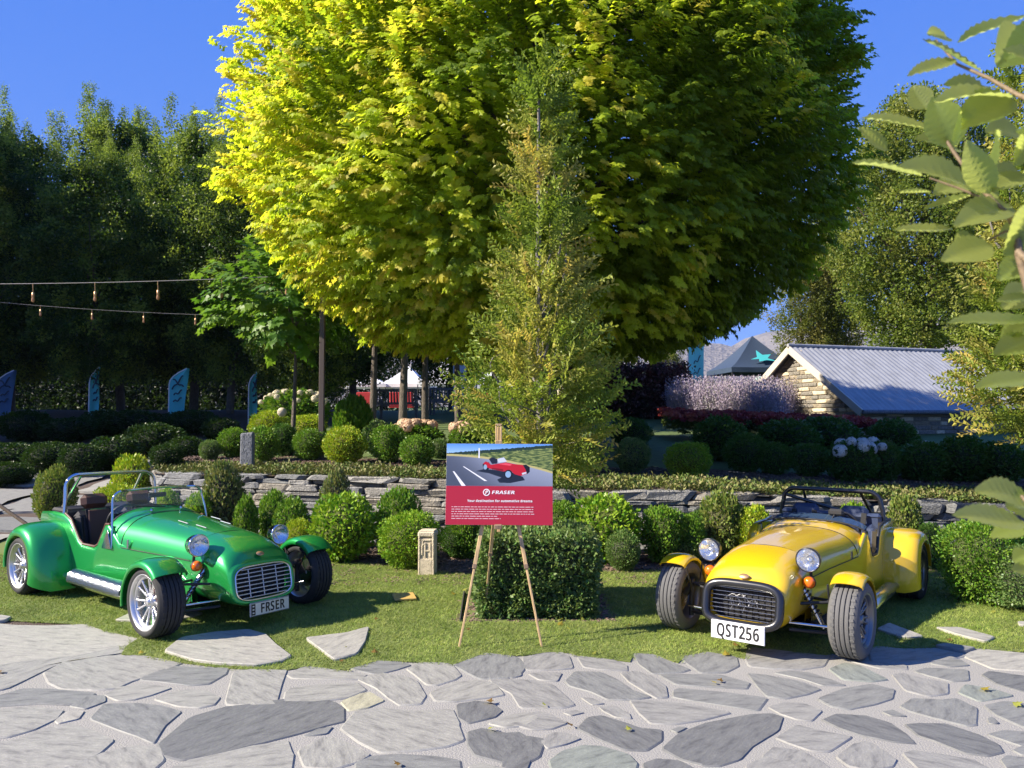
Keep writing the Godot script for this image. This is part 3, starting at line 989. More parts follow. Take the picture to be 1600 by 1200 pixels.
func make_wheel(car: Node3D, at: Vector3, s: float, R: float, wd: float, rimr: float, tyre_m: Material, rim_m: Material, spokes: int, steer := 0.0):
	var w := Node3D.new()
	w.name = "wheel"
	car.add_child(w, true)
	w.position = at
	w.rotation.y = steer + (0.0 if s > 0 else PI)
	var xf := Transform3D(AX, Vector3.ZERO)
	var h := wd / 2
	var b := Mb.new()
	var side := [Vector2(rimr - 0.004, -h + 0.012), Vector2(rimr + 0.006, -h + 0.002), Vector2(lerpf(rimr, R, 0.5), -h - 0.006), Vector2(R - 0.02, -h + 0.006), Vector2(R - 0.006, -h + 0.02)]
	b.lathe(side, 56, xf)
	var m := []
	for p in side:
		m.append(Vector2(p.x, -p.y))
	m.reverse()
	b.lathe(m, 56, xf)
	# tread: blocks between four grooves
	var tread := [side[-1]]
	var tw := h - 0.02
	for i in 5:
		var y0 := lerpf(-tw, tw, i / 5.0)
		var y1 := lerpf(-tw, tw, (i + 1) / 5.0)
		var cr := 0.004 * (1.0 - pow(absf((i - 2) / 2.4), 2))
		if i > 0:
			tread.append(Vector2(R - 0.010, y0 + 0.003))
			tread.append(Vector2(R - 0.003 + cr, y0 + 0.004))
		tread.append(Vector2(R - 0.002 + cr, (y0 + y1) / 2))
		if i < 4:
			tread.append(Vector2(R - 0.003 + cr, y1 - 0.004))
			tread.append(Vector2(R - 0.010, y1 - 0.003))
	tread.append(m[0])
	b.lathe(tread, 56, xf, true)
	# cross sipes
	b.flat()
	for i in 36:
		var a := TAU * i / 36
		for q in [-1, 1]:
			var bb := Basis(Vector3.RIGHT, a)
			b.box(bb * Vector3(q * tw * 0.8, R - 0.001, 0), Vector3(tw * 0.36, 0.004, 0.02), 0.001, bb.rotated(bb.y, 0.3 * q))
	obj("tyre", b, tyre_m, w)
	var r := Mb.new()
	r.lathe([Vector2(rimr, -h + 0.015), Vector2(rimr - 0.012, -h + 0.03), Vector2(rimr - 0.02, 0), Vector2(rimr - 0.014, h - 0.03), Vector2(rimr - 0.002, h - 0.006), Vector2(rimr + 0.006, h - 0.002), Vector2(rimr + 0.004, h - 0.016)], 48, xf)
	r.lathe([Vector2(rimr - 0.014, h - 0.03), Vector2(rimr - 0.03, h - 0.028), Vector2(rimr - 0.032, h - 0.05)], 48, xf)
	# spokes
	for i in spokes:
		var a := TAU * i / spokes + (0.05 if i % 2 else -0.05)
		var d := Vector3(0, cos(a), sin(a))
		var t := Vector3(0, -sin(a), cos(a))
		var rows := []
		for k in 5:
			var f := k / 4.0
			var rad := lerpf(0.05, rimr - 0.02, f)
			var xo := h - 0.032 - 0.02 * sin(f * PI) * 0.0 - 0.022 * (1.0 - f)
			var hw := lerpf(0.009, 0.0068, f) + 0.006 * pow(f, 6)
			var c := d * rad + Vector3(xo, 0, 0) + t * (0.0)
			rows.append([c - t * hw + Vector3(-0.018, 0, 0), c - t * hw * 0.8, c + t * hw * 0.8, c + t * hw + Vector3(-0.018, 0, 0)])
		r.grid(rows, true, true)
	r.lathe([Vector2(0.0, h - 0.028), Vector2(0.026, h - 0.028), Vector2(0.03, h - 0.036), Vector2(0.034, h - 0.046), Vector2(0.06, h - 0.05), Vector2(0.064, h - 0.08)], 24, xf)
	for i in 4:
		var a := TAU * i / 4 + 0.4
		r.lathe([Vector2(0.009, h - 0.05), Vector2(0.009, h - 0.036), Vector2(0, h - 0.034)], 8, Transform3D(AX, Vector3(0, cos(a) * 0.046, sin(a) * 0.046)))
	obj("rim", r, rim_m, w)
	var d := Mb.new()
	d.lathe([Vector2(0.02, -0.005), Vector2(0.125, -0.005), Vector2(0.125, 0.008), Vector2(0.02, 0.008)], 36, xf, true)
	obj("brake_disc", d, M.steel, w)
	var k := Mb.new()
	k.box(Vector3(0.0, 0.05, -0.10), Vector3(0.05, 0.10, 0.055), 0.01)
	obj("brake_caliper", k, M.red_cloth if rim_m == M.alloy else M.black_satin, w)
	return w

func headlamp(car: Node3D, p: Vector3, r: float, s: float, shell_m: Material):
	var tilt := Basis(Vector3.RIGHT, PI / 2) # y to +z
	var xf := Transform3D(tilt, p)
	var b := Mb.new()
	b.lathe([Vector2(0.0, -0.13), Vector2(r * 0.35, -0.125), Vector2(r * 0.7, -0.095), Vector2(r * 0.93, -0.045), Vector2(r, 0.0), Vector2(r * 1.04, 0.006), Vector2(r * 1.05, 0.016), Vector2(r * 0.98, 0.024), Vector2(r * 0.93, 0.02)], 32, xf)
	var hl := obj("headlight", b, shell_m, car)
	var f := Mb.new()
	f.lathe([Vector2(0.0, -0.045), Vector2(r * 0.25, -0.043), Vector2(r * 0.6, -0.025), Vector2(r * 0.94, 0.016)], 28, xf)
	f.lathe([Vector2(0.0, 0.0), Vector2(0.014, -0.004), Vector2(0.018, -0.03)], 12, xf)
	obj("reflector", f, M.reflector, hl)
	var g := Mb.new()
	g.lathe([Vector2(r * 0.95, 0.02), Vector2(r * 0.7, 0.032), Vector2(r * 0.35, 0.04), Vector2(0.0, 0.043)], 28, xf)
	obj("lens", g, M.glass, hl)
	# bracket and indicator
	var k := Mb.new()
	k.tube([p + Vector3(0, -r * 0.9, -0.05), p + Vector3(-s * 0.0, -r - 0.06, -0.06), p + Vector3(-s * 0.05, -r - 0.10, -0.08), Vector3(p.x - s * 0.12, p.y - 0.18, p.z - 0.10)], 0.012, 8)
	obj("headlight_bracket", k, M.black_satin, car)
	var q := p + Vector3(0.0, -r - 0.078, -0.005)
	var i := Mb.new()
	i.lathe([Vector2(0.0, 0.035), Vector2(0.024, 0.03), Vector2(0.038, 0.016), Vector2(0.042, -0.002), Vector2(0.04, -0.012)], 20, Transform3D(tilt, q))
	var ind := obj("indicator", i, M.amber, car)
	var c := Mb.new()
	c.lathe([Vector2(0.043, -0.006), Vector2(0.044, -0.02), Vector2(0.03, -0.05), Vector2(0.0, -0.052)], 20, Transform3D(tilt, q))
	obj("indicator_cup", c, M.black_satin, ind)

func rear_wing(car: Node3D, ax: Vector3, s: float, r: float, inner: float, outer: float, drop: float, m: Material, a0: float, a1: float, front_reach: float, e := 2.3):
	var rows := []
	var n := 30
	for i in n + 1:
		var a := lerpf(a0, a1, i / float(n))
		var row := []
		for q in [[0.0, 0.012], [0.35, 0.012], [0.62, 0.008], [0.80, -0.004], [0.91, -0.022], [0.97, -0.045], [1.0, -0.075], [1.0, -0.10], [0.975, -0.105]]:
			var rr: float = r + q[1]
			var low := clampf((0.75 - a) / 1.2, 0.0, 1.0)
			rr += front_reach * low * low * (1.0 - 0.8 * smoothstep(0.6, 1.0, q[0]))
			var ce := cos(a)
			var se := sin(a)
			if a > 0.0 and a < PI / 2:
				ce = pow(ce, 2.0 / e)
				se = pow(se, 2.0 / e)
			var y := ax.y + rr * se
			if y > ax.y:
				y -= drop * (y - ax.y)
			row.append(Vector3(s * lerpf(inner, outer, q[0]), y, ax.z + rr * ce))
		rows.append(row)
	var b := Mb.new()
	b.grid(rows)
	# underside
	var under := []
	for row in rows:
		under.append([row[8], Vector3(row[0].x, ax.y + (row[0].y - ax.y) * 0.9, ax.z + (row[0].z - ax.z) * 0.9)])
	b.grid(under)
	var o := obj("rear_wing", b, m, car)
	# welt along the joint with the body
	var t := Mb.new()
	var line := []
	for row in rows:
		line.append(row[0] + Vector3(s * 0.004, 0.004, 0))
	t.tube(line, 0.006, 6)
	obj("wing_piping", t, M.black_satin, o)

func cycle_wing(car: Node3D, ax: Vector3, s: float, r: float, hw: float, a0: float, a1: float, m: Material, deep := 0.03):
	var rows := []
	var n := 26
	for i in n + 1:
		var a := lerpf(a0, a1, i / float(n))
		var row := []
		var e := minf(i, n - i) / float(n)
		for q in [[-1.0, -deep - 0.006], [-1.0, -deep], [-0.985, -deep * 0.55], [-0.93, -0.008], [-0.8, 0.003], [-0.4, 0.012], [0.0, 0.014], [0.4, 0.012], [0.8, 0.003], [0.93, -0.008], [0.985, -deep * 0.55], [1.0, -deep], [1.0, -deep - 0.006]]:
			var rr: float = r + q[1]
			row.append(ax + Vector3(hw * q[0], rr * sin(a), rr * cos(a)))
		rows.append(row)
	var b := Mb.new()
	b.grid(rows)
	# inner skin 4 mm below, joined at the ends
	var inn := []
	for row in rows:
		var r2 := []
		for k in row.size():
			var p: Vector3 = row[k]
			var to := Vector3(0, p.y - ax.y, p.z - ax.z)
			r2.append(p - to.normalized() * 0.007 - Vector3(signf(p.x - ax.x) * (0.004 if k < 2 or k > 10 else 0.0), 0, 0))
		inn.append(r2)
	b.grid(inn)
	b.grid([rows[0], inn[0]], false, true)
	b.grid([rows[n], inn[n]], false, true)
	var o := obj("front_wing", b, m, car)
	var t := Mb.new()
	for k in [-1, 1]:
		t.tube([ax + Vector3(-s * 0.09, 0.02, 0), ax + Vector3(-s * 0.125, 0.12, 0.1 * k), ax + Vector3(-s * 0.12, r * 0.8, r * 0.5 * k)], 0.007, 6)
	obj("wing_stay", t, M.black_satin, o)

func text(called: String, s: String, size: float, at: Vector3, m: Material, parent: Node, wide := 1.0, bold := true, turn := 0.0, skew := 0.0, font := "Droid Sans"):
	var t := TextMesh.new()
	var f := SystemFont.new()
	f.font_names = PackedStringArray([font])
	f.font_weight = 700 if bold else 400
	t.font = f
	t.text = s
	t.font_size = 64
	t.pixel_size = size / 64.0
	t.depth = 0.0012
	var bs := Basis(Vector3(wide, 0, 0), Vector3(skew, 1, 0), Vector3(0, 0, 1)).rotated(Vector3.RIGHT, turn)
	return node_of(called, t, m, parent, Transform3D(bs, at))

func plate(car: Node3D, at: Vector3, w: float, h: float, s: String, m: Material, size: float, wide: float, tilt: float, shift := 0.0):
	var b := Mb.new()
	b.box(Vector3.ZERO, Vector3(w, h, 0.008), 0.003)
	var o := obj("number_plate", b, m, car, Transform3D(Basis(Vector3.RIGHT, tilt), at))
	text("lettering", s, size, Vector3(shift, 0.0, 0.0052), M.ink, o, wide, true)
	var e := Mb.new()
	for q in [[0, h / 2 - 0.004, w - 0.01, 0.003], [0, -h / 2 + 0.004, w - 0.01, 0.003], [w / 2 - 0.004, 0, 0.003, h - 0.012], [-w / 2 + 0.004, 0, 0.003, h - 0.012]]:
		e.box(Vector3(q[0], q[1], 0.0046), Vector3(q[2], q[3], 0.002), 0.0004)
	obj("border", e, M.plate_silver if m == M.plate_white else M.black_satin, o)
	return o

func side_tub(car: Node3D, prof: Array, m: Material, trim: Material):
	# prof rows: [z, half width, bottom, top]
	for s in [-1.0, 1.0]:
		var rows := []
		for p in prof:
			var row := []
			var b: float = p[2]
			var t: float = p[3]
			for q in [[0.0, -0.03], [0.02, -0.006], [0.12, 0.0], [0.5, 0.004], [0.85, 0.002], [0.95, -0.002], [1.0, -0.012], [1.0, -0.03], [0.0, -0.05]]:
				row.append(Vector3(s * (p[1] + q[1]), lerpf(b, t, q[0]), p[0]))
			rows.append(row)
		var g := Mb.new()
		g.grid(rows)
		var o := obj("side_panel", g, m, car)
		var line := []
		for p in prof:
			if p[0] < -1.26 and p[0] > -2.35:
				line.append(Vector3(s * (p[1] - 0.018), p[3] + 0.004, p[0]))
		var t2 := Mb.new()
		t2.tube(line, 0.013, 8)
		obj("cockpit_trim", t2, trim, o)

func suspension(car: Node3D, s: float, track: float, R: float):
	var b := Mb.new()
	var hub_u := Vector3(s * (track - 0.10), R + 0.10, 0.0)
	var hub_l := Vector3(s * (track - 0.09), R - 0.12, 0.0)
	for z in [-0.16, 0.13]:
		b.tube([Vector3(s * 0.27, R + 0.075, z), hub_u], 0.011, 8)
		b.tube([Vector3(s * 0.25, R - 0.10, z * 1.2), hub_l], 0.013, 8)
	b.tube([hub_l + Vector3(0, -0.03, 0), hub_u + Vector3(0, 0.03, 0)], 0.02, 8)
	b.tube([hub_u, hub_u + Vector3(s * 0.06, -0.09, 0)], 0.03, 10)
	obj("wishbone", b, M.black_satin, car)
	var d := Mb.new()
	d.tube([Vector3(s * 0.30, R + 0.20, 0.03), Vector3(s * (track - 0.18), R - 0.09, 0.02)], 0.019, 10)
	var dm := obj("damper", d, M.steel, car)
	var sp := Mb.new()
	var pts := []
	for i in 70:
		var f := i / 69.0
		var c := Vector3(s * 0.30, R + 0.20, 0.03).lerp(Vector3(s * (track - 0.18), R - 0.09, 0.02), 0.1 + 0.62 * f)
		var a := f * TAU * 7
		pts.append(c + Vector3(cos(a) * 0.026, cos(a) * 0.015, sin(a) * 0.032))
	sp.tube(pts, 0.0045, 5)
	obj("spring", sp, M.black_satin, dm)
	var k := Mb.new()
	k.tube([Vector3(s * 0.22, R - 0.05, 0.17), Vector3(s * (track - 0.12), R - 0.05, 0.12)], 0.010, 8)
	obj("steering_arm", k, M.chrome, car)

func seat(car: Node3D, x: float, z: float, m: Material, m2: Material, lift := 0.0):
	var o := Node3D.new()
	o.name = "seat"
	car.add_child(o, true)
	o.position = Vector3(x, 0, z)
	var b := Mb.new()
	b.box(Vector3(0, 0.27, 0.22), Vector3(0.40, 0.13, 0.46), 0.045)
	obj("cushion", b, m, o)
	var k := Mb.new()
	var tl := Basis(Vector3.RIGHT, -0.22)
	k.box(Vector3(0, 0.50 + lift, -0.06), Vector3(0.40, 0.52, 0.10), 0.045, tl)
	k.box(Vector3(0.17, 0.50 + lift, -0.02), Vector3(0.07, 0.46, 0.10), 0.03, tl)
	k.box(Vector3(-0.17, 0.50 + lift, -0.02), Vector3(0.07, 0.46, 0.10), 0.03, tl)
	obj("backrest", k, m2, o)
	var h := Mb.new()
	h.box(Vector3(0, 0.84 + lift, -0.14), Vector3(0.25, 0.14, 0.085), 0.04, tl)
	h.box(Vector3(0, 0.56 + lift, 0.0), Vector3(0.2, 0.42, 0.03), 0.01, tl)
	obj("headrest", h, m, o)

func belts(car: Node3D, x: float, z: float, m: Material):
	var b := Mb.new()
	for s in [-1, 1]:
		b.box(Vector3(x + s * 0.08, 0.58, z + 0.02), Vector3(0.045, 0.40, 0.008), 0.002, Basis(Vector3.RIGHT, -0.22).rotated(Vector3.FORWARD, s * 0.08))
	obj("harness", b, m, car)

func steering_wheel(car: Node3D, x: float, p: Vector3, m: Material):
	var b := Mb.new()
	var xf := Transform3D(Basis(Vector3.RIGHT, -PI / 2 + 0.45), p)
	var pts := []
	for i in 28:
		var a := TAU * i / 28
		pts.append(xf * Vector3(cos(a) * 0.145, 0, sin(a) * 0.145))
	b.tube(pts, 0.013, 8, false, true)
	for i in 3:
		var a := TAU * i / 3 + 0.5
		b.tube([xf * Vector3.ZERO, xf * Vector3(cos(a) * 0.14, 0, sin(a) * 0.14)], 0.011, 6)
	b.lathe([Vector2(0.0, 0.012), Vector2(0.035, 0.01), Vector2(0.04, -0.01)], 14, xf)
	b.tube([p, p + Vector3(0, -0.10, 0.25)], 0.015, 8)
	obj("steering_wheel", b, m, car)

func body_common(car: Node3D, paint: Material, trim: Material, o := {}):
	var nose_z: float = o.get("nose", 0.40)
	var hw: float = o.get("hw", 0.295)
	var dh: float = o.get("dh", 0.0)
	var sd: float = o.get("sd", 0.0)
	# nose cone
	var b := Mb.new()
	var rows := [
		ring(-0.13, 0.335, 0.700 + dh, 0.155, 2.9), ring(0.0, 0.330, 0.683 + dh, 0.155, 2.9), ring(nose_z * 0.3, 0.322, 0.655 + dh, 0.158, 2.95),
		ring(nose_z * 0.55, 0.313, 0.618 + dh, 0.162, 3.1), ring(nose_z * 0.78, 0.303, 0.572 + dh, 0.170, 3.3), ring(nose_z * 0.92, hw, 0.535 + dh, 0.180, 3.5),
		ring(nose_z * 0.99, hw - 0.008, 0.515 + dh, 0.190, 3.7), ring(nose_z * 1.02, hw - 0.020, 0.502 + dh, 0.202, 3.9), ring(nose_z * 1.02, hw - 0.035, 0.488 + dh, 0.216, 4.0),
		ring(nose_z * 0.98, hw - 0.042, 0.482 + dh, 0.222, 4.0), ring(nose_z * 0.8, hw - 0.042, 0.482 + dh, 0.222, 4.0)]
	# the mouth leans back a little towards its top
	for i in range(5, rows.size()):
		for k in rows[i].size():
			rows[i][k].z -= (rows[i][k].y - 0.30) * 0.22
	b.grid(rows, true)
	obj("nose_cone", b, paint, car)
	var rad := Mb.new()
	rad.box(Vector3(0, 0.35 + dh / 2, nose_z * 0.8 - 0.02), Vector3(0.50, 0.27, 0.02), 0.004)
	for i in 11:
		rad.box(Vector3(-0.22 + i * 0.044, 0.35 + dh / 2, nose_z * 0.8 - 0.005), Vector3(0.004, 0.25, 0.006), 0.001)
	obj("radiator", rad, M.inside, car)
	# bonnet
	var bn := Mb.new()
	bn.grid([arch(-0.136, 0.333, 0.702 + dh, 0.40, 2.9, 20), arch(-0.4, 0.352, 0.728 + dh * 0.9 + sd * 0.2, 0.42, 2.8, 20), arch(-0.7, 0.382, 0.755 + dh * 0.8 + sd * 0.5, 0.44, 2.75, 20), arch(-0.95, 0.412, 0.778 + dh * 0.7 + sd * 0.85, 0.455, 2.7, 20), arch(-1.115, 0.432, 0.792 + dh * 0.6 + sd, 0.465, 2.7, 20)])
	obj("bonnet", bn, paint, car)
	# scuttle
	var sc := Mb.new()
	var t0: float = 0.795 + dh * 0.6 + sd
	sc.grid([arch(-1.121, 0.433, t0, 0.465, 2.7, 20), arch(-1.22, 0.446, t0 + 0.018, 0.475, 2.7, 20), arch(-1.34, 0.460, t0 + 0.034, 0.485, 2.7, 20), arch(-1.36, 0.461, t0 + 0.028, 0.487, 2.7, 20), arch(-1.37, 0.455, t0 + 0.012, 0.489, 2.7, 20)])
	obj("scuttle", sc, paint, car)
	var dsh := Mb.new()
	var dr := arch(-1.345, 0.445, t0 + 0.01, 0.52, 2.7, 20)
	dsh.fan(dr)
	obj("dashboard", dsh, M.leather_dark, car)
	var tr := Mb.new()
	tr.tube(arch(-1.372, 0.457, t0 + 0.022, 0.49, 2.7, 24), 0.014, 8)
	obj("scuttle_roll", tr, M.leather_dark, car)
	# shut lines
	var sl := Mb.new()
	sl.tube(arch(-0.133, 0.3335, 0.701 + dh, 0.16, 2.9, 24), 0.0032, 5)
	sl.tube(arch(-1.118, 0.4335, 0.7935 + dh * 0.6 + sd, 0.465, 2.7, 24), 0.0032, 5)
	for s in [-1.0, 1.0]:
		sl.tube([Vector3(s * 0.339, 0.50 + dh, -0.15), Vector3(s * 0.362, 0.505 + dh, -0.5), Vector3(s * 0.408, 0.512 + dh, -0.9), Vector3(s * 0.437, 0.52 + dh, -1.11)], 0.0035, 5)
	obj("shut_line", sl, M.ink, car)
	# belly, floor, tunnel, bulkhead
	var fl := Mb.new()
	fl.box(Vector3(0, 0.15, -1.35), Vector3(0.80, 0.02, 2.5), 0.004)
	fl.box(Vector3(0, 0.30, -1.7), Vector3(0.13, 0.28, 0.85), 0.03)
	fl.box(Vector3(0, 0.40, -0.6), Vector3(0.56, 0.42, 0.9), 0.03)
	obj("floor", fl, M.inside, car)

func grille_slats(car: Node3D, c: Vector3, hw: float, hh: float, rows: int, posts: int, m: Material, lean: float, thin := 0.0085):
	var g := Node3D.new()
	g.name = "grille"
	car.add_child(g, true)
	g.transform = Transform3D(Basis(Vector3.RIGHT, -lean), c)
	for i in rows:
		var y := lerpf(-hh, hh, (i + 0.5) / rows)
		var w := hw * pow(1.0 - pow(absf(y / hh), 4.0), 0.25)
		var b := Mb.new()
		b.box(Vector3(0, y, 0), Vector3(w * 2, thin, 0.010), 0.003)
		obj("slat", b, m, g)
	for i in posts:
		var x := lerpf(-hw, hw, (i + 1.0) / (posts + 1))
		var b := Mb.new()
		b.box(Vector3(x, 0, -0.008), Vector3(0.007, hh * 1.85, 0.006), 0.002)
		obj("upright", b, m, g)
	return g

func build_green_car():
	var car := thing("sports_car", "green open-topped roadster with silver alloy wheels, chrome roll bar and windscreen", "car", Vector3(-2.27, 0.012, -6.42), deg_to_rad(52.0))
	var R := 0.268
	body_common(car, M.green, M.leather, {"nose": 0.38})
	side_tub(car, [[-0.13, 0.325, 0.15, 0.52], [-0.5, 0.35, 0.14, 0.53], [-0.9, 0.40, 0.13, 0.54], [-1.15, 0.44, 0.13, 0.56], [-1.30, 0.462, 0.13, 0.70], [-1.36, 0.468, 0.13, 0.70], [-1.42, 0.475, 0.13, 0.60], [-1.47, 0.48, 0.13, 0.515], [-1.53, 0.485, 0.13, 0.485], [-1.76, 0.49, 0.13, 0.485], [-1.84, 0.49, 0.13, 0.52], [-1.92, 0.49, 0.13, 0.60], [-2.02, 0.49, 0.14, 0.69], [-2.15, 0.49, 0.16, 0.735], [-2.4, 0.49, 0.2, 0.745], [-2.72, 0.47, 0.28, 0.72], [-2.80, 0.40, 0.34, 0.66]], M.green, M.leather)
	# tail
	var tl := Mb.new()
	tl.grid([arch(-2.2, 0.47, 0.75, 0.55, 5.0), arch(-2.6, 0.47, 0.75, 0.5, 5.0), arch(-2.74, 0.44, 0.72, 0.42, 4.5), arch(-2.81, 0.38, 0.62, 0.34, 4.0)])
	obj("tail", tl, M.green, car)
	var cv := Mb.new()
	cv.box(Vector3(0, 0.74, -2.42), Vector3(0.86, 0.05, 0.34), 0.02)
	cv.box(Vector3(0, 0.50, -2.20), Vector3(0.9, 0.5, 0.03), 0.01)
	obj("boot_cover", cv, M.leather_dark, car)
	for s in [-1.0, 1.0]:
		make_wheel(car, Vector3(s * 0.685, R, 0), s, R, 0.205, 0.205, M.rubber, M.alloy, 12)
		make_wheel(car, Vector3(s * 0.69, R, -2.36), s, R, 0.22, 0.205, M.rubber, M.alloy, 12)
		suspension(car, s, 0.685, R)
		cycle_wing(car, Vector3(s * 0.685, R, 0), s, R + 0.045, 0.135, deg_to_rad(45), deg_to_rad(192), M.green, 0.035)
		rear_wing(car, Vector3(s * 0.69, R, -2.36), s, R + 0.115, 0.46, 0.815, 0.0, M.green, deg_to_rad(-24), deg_to_rad(188), 0.10)
		headlamp(car, Vector3(s * 0.375, 0.645, 0.03), 0.085, s, M.chrome)
		seat(car, s * 0.22, -2.0, M.leather, M.leather_dark, 0.0)
		belts(car, s * 0.22, -2.03, M.inside)
		# shoulder bumps where body meets roll bar
	# louvres on the bonnet: four short silver strips
	for q in [[0.17, -0.62], [-0.15, -0.60], [0.13, -0.40], [-0.12, -0.36]]:
		var b := Mb.new()
		b.box(Vector3(q[0], 0.748 + (-0.5 - q[1]) * 0.09 - q[0] * q[0] * 0.2, q[1]), Vector3(0.012, 0.008, 0.16), 0.003, Basis(Vector3.RIGHT, 0.08))
		obj("bonnet_vent", b, M.alloy, car)
	var bd := Mb.new()
	bd.lathe([Vector2(0, 0.006), Vector2(0.018, 0.004), Vector2(0.022, 0)], 16, Transform3D(Basis(Vector3.RIGHT, 0.75).scaled(Vector3(1.6, 1, 1)), Vector3(0, 0.562, 0.312)))
	obj("badge", bd, M.brass, car)
	# bright grille
	var gs := Mb.new()
	gs.tube(ring_row(Vector3(0, 0.352, 0.385), 0.252, 0.128, 4.0, 40).map(func(p): return p - Vector3(0, 0, (p.y - 0.30) * 0.22)), 0.008, 6, false, true)
	obj("grille_frame", gs, M.chrome, car)
	grille_slats(car, Vector3(0, 0.352, 0.368), 0.248, 0.124, 8, 3, M.alloy, 0.22)
	var pl: Node = plate(car, Vector3(0.02, 0.155, 0.425), 0.36, 0.105, "FRSER", M.plate_silver, 0.100, 0.78, -0.05, 0.022)
	var st := Mb.new()
	st.box(Vector3(-0.152, 0, 0.0052), Vector3(0.036, 0.085, 0.002), 0.0005)
	obj("plate_band", st, M.ink, pl)
	var ds := Mb.new()
	for i in 3:
		ds.box(Vector3(-0.152, -0.025 + i * 0.025, 0.0066), Vector3(0.016, 0.010, 0.001), 0.0003)
	obj("band_mark", ds, M.plate_silver, pl)
	# windscreen
	var top := func(x: float) -> Vector3:
		return Vector3(x, 1.005 - 0.035 * pow(absf(x) / 0.4, 3), -1.37 + 0.02)
	var fr := [Vector3(-0.455, 0.50, -1.24), Vector3(-0.45, 0.66, -1.25), Vector3(-0.44, 0.80, -1.275)]
	for i in 9:
		var a := PI * (1.0 - i / 8.0 * 0.5)
		fr.append(Vector3(-0.34 + 0.085 * cos(a), 0.905 + 0.085 * sin(a), -1.31))
	var gl := fr.slice(2)
	for i in 9:
		fr.append(Vector3(-0.34 + i * 0.085, 0.99 + 0.012 * sin(PI * i / 8.0), -1.315))
	for i in 9:
		var a := PI * 0.5 * (1.0 - i / 8.0)
		fr.append(Vector3(0.34 + 0.085 * cos(a), 0.905 + 0.085 * sin(a), -1.31))
	fr.append_array([Vector3(0.44, 0.80, -1.275), Vector3(0.45, 0.66, -1.25), Vector3(0.455, 0.50, -1.24)])
	var ws := Mb.new()
	ws.tube(fr, 0.0105, 8)
	var wf := obj("windscreen_frame", ws, M.chrome, car)
	var pane := PackedVector2Array()
	for p in fr:
		if p.y > 0.7:
			pane.append(Vector2(p.x, p.y))
	for i in 13:
		var x := 0.42 - i * 0.07
		pane.append(Vector2(x, 0.79 + 0.035 * (1.0 - pow(absf(x) / 0.44, 2.4))))
	var pg := Mb.new()
	pg.flat()
	var idx := Geometry2D.triangulate_polygon(pane)
	for i in range(0, idx.size(), 3):
		var tri := []
		for k in 3:
			var q: Vector2 = pane[idx[i + k]]
			tri.append(Vector3(q.x, q.y, lerpf(-1.275, -1.315, (q.y - 0.8) / 0.19)))
		pg.tri(tri[0], tri[1], tri[2])
	obj("windscreen_pane", pg, M.glass, wf)
	for s in [-1.0, 1.0]:
		var sg := Mb.new()
		sg.poly(PackedVector2Array([Vector2(-1.22, 0.50), Vector2(-1.40, 0.49), Vector2(-1.29, 0.66)]), func(q): return Vector3(s * 0.468, q.y, q.x), Vector3(s * 0.006, 0, 0))
		obj("windscreen_bracket", sg, M.chrome, car)
		var mi := Mb.new()
		mi.box(Vector3(s * 0.36, 0.585, -0.95), Vector3(0.02, 0.07, 0.02), 0.004)
		mi.box(Vector3(s * 0.428, 0.56, -1.0), Vector3(0.016, 0.075, 0.022), 0.005)
		obj("bonnet_catch", mi, M.steel, car)
	# wipers and washer jets
	var wp := Mb.new()
	for s in [-1.0, 1.0]:
		wp.tube([Vector3(s * 0.08 + 0.1, 0.825, -1.23), Vector3(s * 0.08 - 0.16, 0.85, -1.262)], 0.006, 6)
	obj("wiper", wp, M.black_satin, car)
	for s in [-1.0, 1.0]:
		var jt := Mb.new()
		jt.lathe([Vector2(0.012, 0), Vector2(0.012, 0.018), Vector2(0, 0.022)], 10, Transform3D(Basis.IDENTITY, Vector3(s * 0.14, 0.805, -1.17)))
		obj("washer_jet", jt, M.chrome, car)
	# roll bar with its two rear stays
	var rb := Mb.new()
	var hoop := [Vector3(-0.45, 0.62, -2.24), Vector3(-0.44, 0.90, -2.25)]
	for i in 7:
		var a := PI * (1.0 - i / 6.0 * 0.5)
		hoop.append(Vector3(-0.32 + 0.115 * cos(a), 0.98 + 0.115 * sin(a), -2.26))
	for i in 7:
		var a := PI * 0.5 * (1.0 - i / 6.0)
		hoop.append(Vector3(0.32 + 0.115 * cos(a), 0.98 + 0.115 * sin(a), -2.26))
	hoop.append_array([Vector3(0.44, 0.90, -2.25), Vector3(0.45, 0.62, -2.24)])
	rb.tube(hoop, 0.018, 12)
	var rbar := obj("roll_bar", rb, M.chrome, car)
	for s in [-1.0, 1.0]:
		var sy := Mb.new()
		sy.tube([Vector3(s * 0.30, 1.08, -2.26), Vector3(s * 0.33, 0.74, -2.6)], 0.015, 8)
		obj("stay", sy, M.chrome, rbar)
	# side exhaust with perforated shield
	var ex := Mb.new()
	ex.tube([Vector3(-0.47, 0.26, -0.30), Vector3(-0.57, 0.235, -0.36), Vector3(-0.60, 0.225, -0.46)], 0.032, 12)
	ex.tube([Vector3(-0.60, 0.225, -0.46), Vector3(-0.60, 0.225, -0.56), Vector3(-0.60, 0.225, -0.60), Vector3(-0.60, 0.222, -1.62), Vector3(-0.60, 0.222, -1.66), Vector3(-0.60, 0.222, -1.78)], [0.034, 0.036, 0.068, 0.068, 0.036, 0.032], 20)
	var exo := obj("side_exhaust", ex, M.chrome, car)
	var sh := Mb.new()
	var shr := []
	for k in 2:
		var row := []
		for i in 13:
			var a := lerpf(-0.3, PI * 0.86, i / 12.0)
			row.append(Vector3(-0.60 - cos(a) * 0.079, 0.225 + sin(a) * 0.079, -0.62 if k == 0 else -1.60))
		shr.append(row)
	sh.grid(shr)
	obj("heat_shield", sh, M.mesh_steel, exo)
